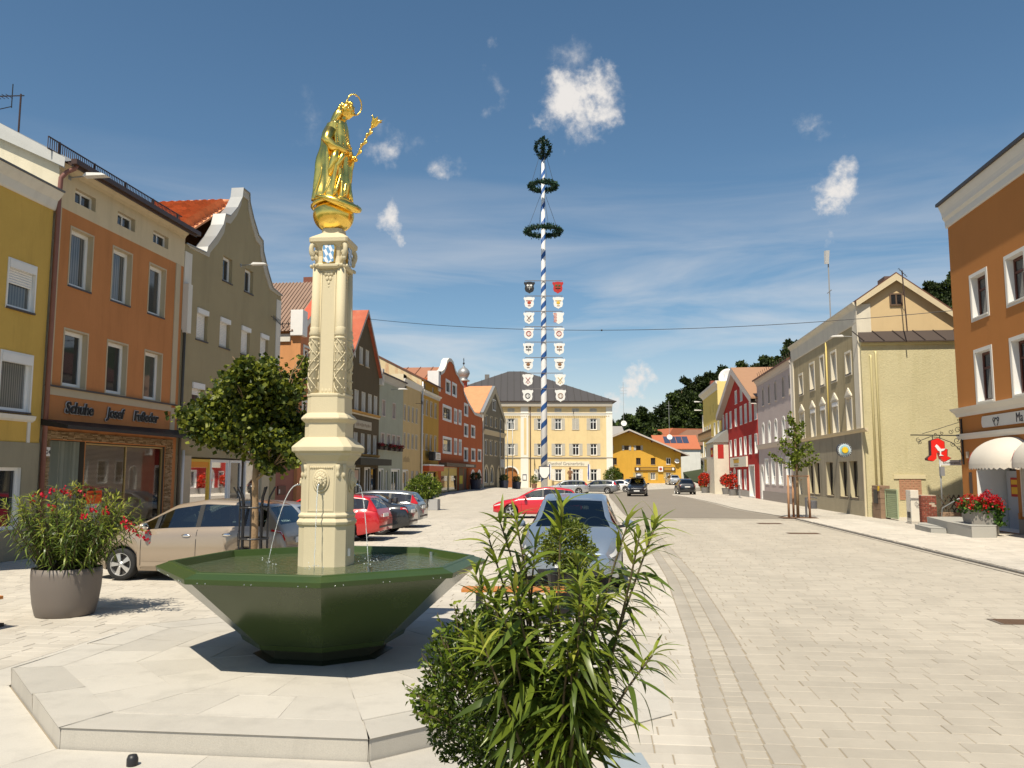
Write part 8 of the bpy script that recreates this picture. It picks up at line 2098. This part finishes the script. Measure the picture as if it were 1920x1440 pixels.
# low dark bollard head at the bottom edge
bl = empty('ground_light', (-3.42, 5.86, 0), 0, 'small dark rounded cap poking in at the bottom edge', 'ground light'); MB().lathe([(.04, -.05), (.04, .06), (.03, .085), (.0, .09)], 14).build('cap', black_metal, bl, smooth=True)
pm2 = empty('ground_plate', (.10, 6.35, 0), R(10), 'flat grey square plate on the paving beside the oleander', 'ground plate'); MB().box(-.16, -.16, 0, .16, .16, .02).build('plate', M('plate_bluegrey', (.30, .34, .36), .4, .1), pm2, bevel=.004)
# square bench seat and grey table edge seen behind the basin
bt = empty('park_bench', (-1.35, 12.1, 0), R(5), 'bench behind the fountain basin with light wooden seat', 'bench')
for i in range(3): MB().box(-.75, -.18 + i*.13, .42, .75, -.07 + i*.13, .46).build('seat_slat', bw, bt)
for x in (-.5, .5): MB().box(x - .04, -.2, 0, x + .04, .22, .42).build('leg', black_metal, bt)

# ------------------------------------------------------------------ street furniture, right side
# forecourt wall of the annex: pillar, gate, brick post, lattice fence
rust = M('sandstone_old', (.26, .17, .11), .95, .25, 4, .7, 12, stain=.4)
gp = empty('gate_pillar', (12.55, 40.3, 0), 0, 'old brownish stone gate pillar with niche and yellow box', 'gate pillar')
z = 0
for j in range(6):
    hh = (.42, .28, .26, .25, .22, .12)[j]; e_ = RNG.uniform(-.012, .012); MB().box(-.02 + e_, -.1, z + .004, .42 + e_, 1.1, z + hh - .004).build('stone', rust, gp, bevel=.012); z += hh
MB().box(-.045, .25, .72, .0, .8, 1.35).build('letter_grille', black_metal, gp); MB().box(-.06, -.02, 1.3, .02, .18, 1.52).build('yellow_box', M('box_yellow', (.60, .38, .03), .6, .1), gp)
gt = empty('garden_gate', (12.75, 38.6, 0), 0, 'pale green wire mesh garden gate between pillar and cabinet', 'gate'); pgm = M('pale_green_metal', (.36, .42, .26), .7, .15)
mb = MB(); mb.bar((0, 0, .1), (0, 0, 1.38), .05); mb.bar((0, 1.55, .1), (0, 1.55, 1.38), .05); mb.bar((0, 0, .12), (0, 1.55, .12), .05); mb.bar((0, 0, 1.38), (0, 1.55, 1.38), .05); mb.build('gate_frame', pgm, gt)
mb = MB()
for i in range(20): mb.bar((0, .07*i + .05, .12), (0, .07*i + .05, 1.36), .012)
for i in range(14): mb.bar((0, 0, .2 + .085*i), (0, 1.55, .2 + .085*i), .012)
mb.build('wire_mesh', pgm, gt); mb = MB(); mb.quad((.04, 0, .15), (.04, 1.55, .15), (.04, 1.55, 1.34), (.04, 0, 1.34)); mb.build('backing', M('gate_backing', (.42, .44, .28), .9, .1), gt)
cb_ = empty('junction_cabinet', (12.45, 36.1, 0), 0, 'tall pale grey electrical cabinet at the pavement edge', 'cabinet'); cgm = M('cabinet_pale', (.62, .58, .50), .6, .04); MB().box(0, 0, .12, .32, .55, 1.42).build('housing', cgm, cb_, bevel=.015); MB().box(-.01, .0, 0, .33, .56, .115).build('base', M('cabinet_base', (.45, .42, .37), .8, .05), cb_); MB().box(-.012, .1, .28, -.001, .45, .52).build('label_plate', black_metal, cb_)
bp_ = empty('brick_post', (13.15, 36.9, 0), 0, 'short red brick post with flaking render beside the fence', 'brick post'); MB().box(.01, .01, 0, .59, .49, 1.2).build('mortar_core', M('pale_mortar', (.5, .40, .30), .9, .1), bp_)
dbr = M('dark_red_brick', (.24, .07, .045), .9, .3, 6, .4, 30, rnd=.5)
for j in range(13):
    for i in range(4):
        xa, xb = max(0, i*.21 - (.1 if j % 2 else 0)), min(.6, i*.21 + .195 - (.1 if j % 2 else 0))
        if xb - xa > .04 and not (j in (8, 9) and i == 2): MB().box(xa, -.012, .01 + j*.09, xb, .02, .085 + j*.09).build('brick', dbr, bp_)
    MB().box(-.012, .02, .01 + j*.09, .0, .24, .085 + j*.09).build('brick', dbr, bp_); MB().box(-.012, .255, .01 + j*.09, .0, .48, .085 + j*.09).build('brick', dbr, bp_)
fn = empty('lattice_fence', (13.9, 36.6, 0), R(-12), 'dark crossed lattice fence on a low stone wall before the yellow green wall', 'fence'); MB().box(-.1, 0, 0, 2.2, .3, .5).build('stone_base', rust, fn, bevel=.02); fw_ = M('fence_dark_wood', (.07, .05, .03), .85, .2)
for i in range(11):
    for s in (-1, 1): a = .05 + i*.19; MB().bar((a - s*.22, .1 + .03*s, .5), (a + s*.22, .1 + .03*s, 1.22), .05, .02, (0, 1, 0)).build('slat', fw_, fn)
ss = empty('street_sign', (14.25, 37.6, 0), 0, 'grey street name sign on a thin pole before the yellow green wall', 'street sign'); MB().tube([(0, 0, 0), (0, 0, 2.75)], .035, 8).build('pole', zinc, ss, smooth=True); pl2 = MB().box(0, -.02, 2.45, .92, .0, 2.68).build('name_plate', M('plate_white', (.66, .65, .62), .5, .03), ss); text('lettering', 'Schloßberggasse', .105, blk, pl2, (.46, -.025, 2.53), extrude=.002); MB().box(-.03, -.1, 2.0, .14, .06, 2.4).build('control_box', M('box_grey', (.25, .25, .26), .5, .05), ss)
hr = empty('handrail', (13.6, 34.6, .2), 0, 'bent grey metal handrail beside the raised step', 'handrail'); MB().tube([(-.5, .2, -.1), (-.45, .1, .55), (.0, -.3, .92), (.9, -.4, .95), (1.4, -.45, .95)], .025, 8).build('rail', zinc, hr, smooth=True); MB().tube([(.1, -.35, -.1), (.1, -.35, .92)], .02, 8).build('post', zinc, hr, smooth=True)
# raised granite block with steps and geranium box
sb_ = empty('granite_steps', (0, 0, .03), 0, 'grey granite block with two low steps before the pharmacy', 'steps')
def slabp(name, pts, z0, z1): MB().prism(pts, z0, z1, 'z').build(name, m_granite_grey, sb_, bevel=.012)
slabp('block', [(11.62, 28.4), (12.38, 28.45), (13.6, 31.0), (13.6, 34.3), (12.3, 34.0), (11.72, 30.6)], -.02, .40); slabp('lower_step', [(11.28, 30.9), (11.70, 30.65), (12.1, 32.9), (11.45, 32.9)], -.02, .17); slabp('upper_step', [(11.9, 31.6), (12.28, 34.1), (12.1, 34.2), (11.6, 33.0)], -.02, .18)
pb = empty('geranium_box', (12.42, 29.7, .43), R(-8), 'grey stone box full of red geraniums on the granite block', 'planter'); pbm = M('box_stone_grey', (.26, .245, .22), .8, .08, 2, .1, 60)
mb = MB(); mb.add([(-.36, -.5, 0), (.36, -.5, 0), (.36, .55, 0), (-.36, .55, 0), (-.42, -.56, .48), (.42, -.56, .48), (.42, .61, .48), (-.42, .61, .48)], [(3,2,1,0), (0,1,5,4), (1,2,6,5), (2,3,7,6), (3,0,4,7), (4,5,6,7)]); mb.build('box', pbm, pb, bevel=.012)
rg = np.random.default_rng(2); n = 46; c = np.stack([rg.uniform(-.55, .6, n), rg.uniform(-.75, .75, n), .72 + rg.normal(size=n)*.12], 1); P = np.vstack([q + rg.normal(size=(46, 3))*.06 for q in c]); ger = leaf_mat('geranium_red', 'b80a18', .4, .2, 'e02030')
leafcloud('leaves', leaf_mat('geranium_leaf', '3a5a1e', .4, .3, '6a8a34'), pb, np.vstack([np.stack([rg.uniform(-.5, .55, 1500), rg.uniform(-.7, .7, 1500), .56 + rg.normal(size=1500)*.09], 1), np.stack([rg.normal(.42, .08, 260), rg.normal(-.55, .1, 260), rg.uniform(.0, .6, 260)], 1)]), .10, rg, aspect=1.0)
leafcloud('blossoms', ger, pb, P, .055, rg, aspect=.95)
# wrought iron bracket with the red pharmacy letter
ib = empty('hanging_sign', (13.98, 34.55, 3.2), 0, 'wrought iron bracket with red pharmacy letter A and white cup hanging over the corner', 'hanging sign')
mb = MB(); mb.bar((0, 0, -.75), (0, 0, 1.05), .07); mb.bar((-.0, 0, .40), (-1.95, 0, .43), .04); mb.tube([(0, 0, .95), (-1.5, 0, .47)], .012, 6)
def scroll(cx, cz_, r, a0, turns, s=1): mb.tube([(cx + r*(1 - .75*u)*math.cos(a0 + s*u*turns*2*PI), 0, cz_ + r*(1 - .75*u)*math.sin(a0 + s*u*turns*2*PI)) for u in frange(0, 1, 18)], .011, 5)
for q in ((-.15, .62, .13, 0, 1.3, 1), (-.42, .55, .1, 1, 1.3, -1), (-.75, .50, .07, 2, 1.2, 1), (-1.0, .47, .05, 0, 1.2, -1), (-.2, .2, .14, 0, 1.3, -1), (-.35, .05, .1, 2, 1.3, 1), (-.15, -.1, .09, 0, 1.2, 1), (-1.65, .22, .1, 1.5, 1.3, 1), (-1.6, .12, .08, 4, 1.3, -1), (-.12, -.6, .06, 0, 1.2, 1), (-.1, 1.0, .06, 0, 1.2, 1)): scroll(*q)
mb.tube([(-.02, 0, -.45), (-.12, 0, -.15), (-.4, 0, .12), (-.9, 0, .33), (-1.2, 0, .36), (-1.6, 0, .2)], .014, 6); mb.bar((-.02, 0, .92), (.3, .05, .97), .05); mb.bar((-.02, 0, -.55), (.35, .05, -.52), .05); mb.build('bracket', black_metal, ib)
AO = [(-.42, -.42), (-.20, -.46), (-.08, -.36), (-.06, -.12), (.04, -.12), (.10, -.36), (.24, -.48), (.48, -.34), (.34, -.26), (.36, .0), (.26, .04), (.26, .30), (.02, .44), (-.26, .34), (-.27, -.22), (-.42, -.34)]
lt_ = MB().prism([(x*.95, z) for x, z in AO], -.13, .13, 'y').build('red_letter', M('sign_red', (.70, .02, .012), .4, .03), ib, loc=(-.98, 0, -.15)); MB().prism([(x*1.02, z*1.02) for x, z in AO], -.12, .12, 'y').build('letter_rim', M('rim_dark', (.06, .02, .02), .5, .05), lt_)
cup = MB(); cup.prism([(-.12, .12), (-.05, .2), (.02, .13), (.1, .02), (.28, .03), (.2, -.05), (.1, -.08), (.1, -.2), (.2, -.25), (.02, -.25), (.06, -.2), (.05, -.08), (-.02, -.04), (-.05, .02)], -.15, -.131, 'y'); cup.build('white_cup', white, lt_); mb = MB(); [mb.bar((x, 0, .25), (x, 0, .55), .025) for x in (-.14, .14)]; mb.build('hanger', black_metal, lt_)
# flower tubs before the red and lemon houses, board on legs
rflow = leaf_mat('tub_flower_red', 'c41c0a', .4, .2, 'e84a20')
for lab, x, y, r_, zc in (('round red flower bush in a grey tub right of the red house arched door', XR - .6, ry(84.5), .75, 1.45), ('red flower bush in a dark tub beside the arched door of the red house', XR - .55, ry(89.5), .6, 1.5), ('red flower bush in a tub before the white oriel tower', XR - 2.0, ry(95.5), .65, 1.6), ('red geraniums in a yellow tub before the lemon house', XR - .7, ry(109), .6, 1.0)):
    t = empty('flower_tub', (x, y, .03), 0, lab, 'flower tub', 'flower tubs before the right row'); MB().lathe([(.34, 0), (.45, .6), (.47, .62), (.0, .58)], 14).build('tub', M('tub_grey_dark', (.20, .19, .18), .8, .1) if 'yellow' not in lab else M('tub_yellow', (.5, .4, .12), .7, .1), t)
    rg = np.random.default_rng(int(y)); q = rg.normal(size=(900, 3)); q /= np.linalg.norm(q, axis=1)[:, None]; P = np.array([0, 0, zc - .1]) + q*r_*(rg.uniform(.5, 1, 900)**.5)[:, None]; leafcloud('blossoms', rflow, t, P[:620], .14, rg, aspect=.9); leafcloud('leaves', fl_leaf, t, P[620:], .16, rg)
    MB().tube([(0, 0, .55), (0, 0, zc - .3)], .06, 6).build('stem', bark, t)
bdb = empty('display_board', (XR - 1.1, ry(77.0), .03), 0, 'white display board on grey legs before the red house doorway', 'display board'); MB().box(-.05, -.35, 1.1, .05, .35, 2.4).build('board', white, bdb)
for y in (-.28, .28): MB().bar((0, y, 0), (0, y*.9, 1.12), .06).build('leg', zinc, bdb)
# planted boxes and shrubs at the far end
for lab, x, y, sc in (('green shrub in pale grey planter boxes at the end of the parked row', -10.6, 47.6, 1.15), ):
    t = empty('planter_box', (x, y, 0), 0, lab, 'planter'); [MB().box(-.9 + i*.62, -.4, 0, -.34 + i*.62, .4, .62).build('box', M('pale_box', (.36, .36, .36), .7, .08), t, bevel=.02) for i in range(3)]
    tag(small_leaf_bush(t, (0, 0, 1.25), (1.15, .8, .85), 3600, .16, leaf_mat('planter_leaf', '4a6020', .5, .35, '8a9a3c'), 41), kind='stuff')
x_, y_ = cfp(13.6, 112); t = empty('corner_shrub', (x_, y_, 0), 0, 'round green shrub at the right corner of the guesthouse', 'shrub'); MB().tube([(0, 0, 0), (0, 0, 1.2)], .08, 6).build('trunk', bark, t); tag(small_leaf_bush(t, (0, 0, 1.7), (1.35, 1.2, 1.35), 4200, .2, leaf_mat('corner_leaf', '46581c', .5, .35, '7a8a34'), 42), kind='stuff')
x_, y_ = cfp(3.1, 116); t = empty('potted_plant', (x_, y_, 0), 0, 'potted plant at the guesthouse wall left of the maypole foot', 'plant'); MB().lathe([(.3, 0), (.42, .7), (.0, .68)], 12).build('pot', M('pot_terra', (.22, .12, .08), .8, .1), t); tag(small_leaf_bush(t, (0, 0, 1.25), (.6, .6, .7), 900, .16, leaf_mat('corner_leaf', '46581c'), 43), kind='stuff')
for i, (lab, x, y) in enumerate((('dark blue tub with clipped bush before the grey gable house', -12.9, 104.0), ('dark tub with clipped bush left of the arched oak door', -12.2, 112.5), ('dark tub with small bush under the rust house windows', -13.7, 86.3))):
    t = empty('bush_tub', (x, y, gz(x, y)), 0, lab, 'plant tub'); MB().lathe([(.5, 0), (.62, 1.0), (.0, .98)], 12).build('tub', M('tub_navy', (.03, .035, .06), .6, .1), t); tag(small_leaf_bush(t, (0, 0, 1.3), (.62, .62, .5), 900, .16, fl_leaf, 50 + i), kind='stuff')
for lab, l, d in (('tallest of three flagpoles, before the corner of the grey gable house', -1.5, 105), ('middle flagpole before the guesthouse door', -.62, 113), ('right flagpole before the guesthouse door', .08, 113)):
    x, y = cfp(l, d); t = empty('flagpole', (x, y, 0), 0, lab, 'flagpole', 'bare flagpoles'); MB().tube([(0, 0, 0), (0, 0, 9.0)], [.07, .05], 8).build('pole', zinc, t, smooth=True); MB().ball((0, 0, 9.05), .1, 8, 6).build('knob', zinc, t)
sgd = empty('weight_limit_sign', (-13.3, 36.0, 0), RZL + R(-70), 'round red rimmed weight limit sign reading 12t seen through the maple', 'traffic sign'); MB().tube([(0, .03, 0), (0, .03, 4.3)], .035, 8).build('post', zinc, sgd, smooth=True)
for r_, y, mt in ((.36, 0, M('sign_rim_red', (.40, .02, .02), .5, .03)), (.27, -.012, white)):
    t = MB().lathe([(r_, -.01), (r_, .01)], 28); m2 = MB(); m2.add([(p[0], y + p[2], p[1] + 3.85) for p in t.v], t.f); m2.build('sign_disc', mt, sgd)
text('lettering', '12t', .26, blk, sgd, (0, -.03, 3.76), extrude=.003)
ant = empty('roof_aerial', (-16.3, 20.6, 11.0), 0, 'television aerial on a thin mast above the orange shop house roof', 'aerial'); MB().tube([(0, 0, -.1), (0, 0, 1.75)], .025, 6).build('mast', brown_metal, ant); mb = MB(); mb.bar((.1, 0, 1.7), (-1.6, -.1, 1.7), .025); [mb.bar((-.35 - .12*i, -.15, 1.7), (-.35 - .12*i, .13, 1.7), .012) for i in range(11)]; mb.bar((-.25, -.02, 1.35), (-.25, -.02, 2.05), .02); mb.bar((-.25, 0, 1.4), (-.5, -.25, 1.2), .02); mb.build('boom', black_metal, ant)
wr = empty('overhead_wire', (0, 0, 0), 0, 'thin wire spanning the street from the dark gable to the orange pharmacy', 'wire'); A_, B_ = Vector((-14.3, 48.17, 11.44)), Vector((13.95, 34.7, 8.65)); MB().tube([A_.lerp(B_, u) + Vector((0, 0, -.75*4*u*(1-u))) for u in frange(0, 1, 30)], .014, 5).build('cable', black_metal, wr); MB().ball(tuple(A_.lerp(B_, .5) + Vector((0, 0, -.75))), .05, 6, 5).build('clamp', black_metal, wr)
# shade-casting aerial on the annex
aa = empty('wall_aerial', (XR + 2.0, 41.2, 8.9), 0, 'thin aerial mast in front of the cream gable wall', 'aerial'); MB().tube([(0, 0, 0), (-.1, 0, 3.0)], .03, 6).build('mast', brown_metal, aa); mb = MB(); mb.bar((-.25, 0, 3.1), (.1, 0, 2.7), .02); [mb.bar((-.25 + .07*i, -.12, 3.1 - .08*i), (-.25 + .07*i, .12, 3.1 - .08*i), .012) for i in range(6)]; mb.build('boom', black_metal, aa)

# ------------------------------------------------------------------ wooded hill on the right
# crest of the wood: lateral position, height of the tree tops, distance
CREST = [(17.5, 15.5, 200), (21, 16.5, 205), (25, 17.5, 210), (28.5, 16.5, 212), (31, 18.8, 215), (34, 19.8, 215), (37, 17.5, 215), (40.5, 21.5, 222), (44.5, 24.8, 225), (48, 27.2, 228), (51, 29.8, 230), (54, 30.8, 230), (57, 32, 230), (61, 33, 230), (66, 34.6, 230), (70, 35.6, 230), (74, 37, 230), (79, 40.4, 230), (84, 42, 230), (90, 44, 230), (96, 46, 230), (102, 49, 230), (108, 51.5, 230), (112, 53.5, 230), (116, 55.5, 230), (121, 58, 230), (126, 60, 230), (132, 61, 230), (140, 62, 230)]
def hz_(x, y):
    lat, d = x*CA + y*SA, -x*SA + y*CA
    c = float(np.interp(lat*225/max(d, 60), [q[0] for q in CREST], [q[1] for q in CREST])) - 20
    return max(gz(x, y) - .5, gz(x, y) + (c - gz(x, y)) * sstep(140, 228, d) if lat > 24 else gz(x, y) - .5)
hill = sheet('hillside', frange(15, 330, 50), frange(90, 420, 46), M('wood_floor', (.035, .045, .015), .95, .3, .1), 0, lambda x, y: hz_(x, y) - gz(x, y) > .1, zf=hz_); tag(hill, kind='structure')
tree_var = []
for v in range(5):
    rng = random.Random(100 + v); tips = []; tk = MB(); tk.tube([(0, 0, 0), (.1, 0, 4), (0, .1, 8), (0, 0, 11)], [.35, .28, .18, .06], 8)
    for k in range(9):
        a = k*2.4; limbs(tk, rng, Vector((0, 0, 3.2 + .8*k)), Vector((math.cos(a), math.sin(a), .35)).normalized(), 3.2 - .18*k, .12, 1, tips, .7, .3, 3)
    rg = np.random.default_rng(200 + v); cs = np.array([tuple(t) for t, d in tips]); cs = cs[rg.permutation(len(cs))[:44]]; P = []
    for c in cs:
        r_ = rg.uniform(.9, 1.7); q = rg.normal(size=(95, 3)); q /= np.linalg.norm(q, axis=1)[:, None]; P.append(c + q*r_*np.array([1, 1, .7])*(rg.uniform(.4, 1, 95)**.4)[:, None])
    P = np.vstack(P); tn = np.clip((P[:, 2] - 3)/12, 0, .8)*.0 + rg.uniform(.05, .6, len(P)); m_far = leaf_mat('wood_leaf', '2c3a12', .5, .2, '56661e', .6)
    tree_var.append((tk.mesh('trunk', True, [bark]), leafcloud('crown', m_far, 'mesh', P, .78, rg, None, .7, tn)))
def plant(x, y, z, s, v, label, group, sz=1.0):
    t = empty('broadleaf_tree', (x, y, z), RNG.uniform(0, 6), label, 'tree', group); t.scale = (s, s, s*sz); link('trunk', tree_var[v][0], None, t); link('crown', tree_var[v][1], None, t)
for l, zt, d in CREST:
    for row in range(3):
        dd = d - row*9 + RNG.uniform(-2, 2); ll = l*dd/d + RNG.uniform(-1.2, 1.2); x, y = cfp(ll, dd); zz = 2.1 + (zt - 2.1)*dd/d - row*RNG.uniform(3.0, 5.5) - RNG.uniform(0, 1.0); s = RNG.uniform(.78, 1.05)
        plant(x, y, zz - 12.6*s, s, RNG.randrange(5), 'broadleaf tree in the dark wood on the hillside behind the right row', 'trees of the hillside wood')
for l, zt, d in CREST[7::1]:
    for row in range(3, 6):
        dd = d - row*9; ll = l*dd/d + RNG.uniform(-2, 2); x, y = cfp(ll, dd); zz = 2.1 + (zt - 2.1)*dd/d - row*5.0
        if zz > 6 and l < 84: plant(x, y, zz - 12.6, 1.0, RNG.randrange(5), 'broadleaf tree in the dark wood on the hillside behind the right row', 'trees of the hillside wood')
# clearer green trees above the roofs behind the inn
for l, zt, d, lab in ((21.5, 13.2, 168, 'lighter green tree above the left roof slope of the ochre inn'), (26.5, 15.2, 172, 'tall lighter green tree behind the ridge of the ochre inn'), (31.5, 12.8, 176, 'lighter green tree between the two roof dishes and the dark wood'), (36.0, 11.5, 190, 'lighter green tree behind the solar roof')):
    x, y = cfp(l, d); plant(x, y, zt - 13.0*.95, .92, RNG.randrange(5), lab, 'trees behind the ochre inn')
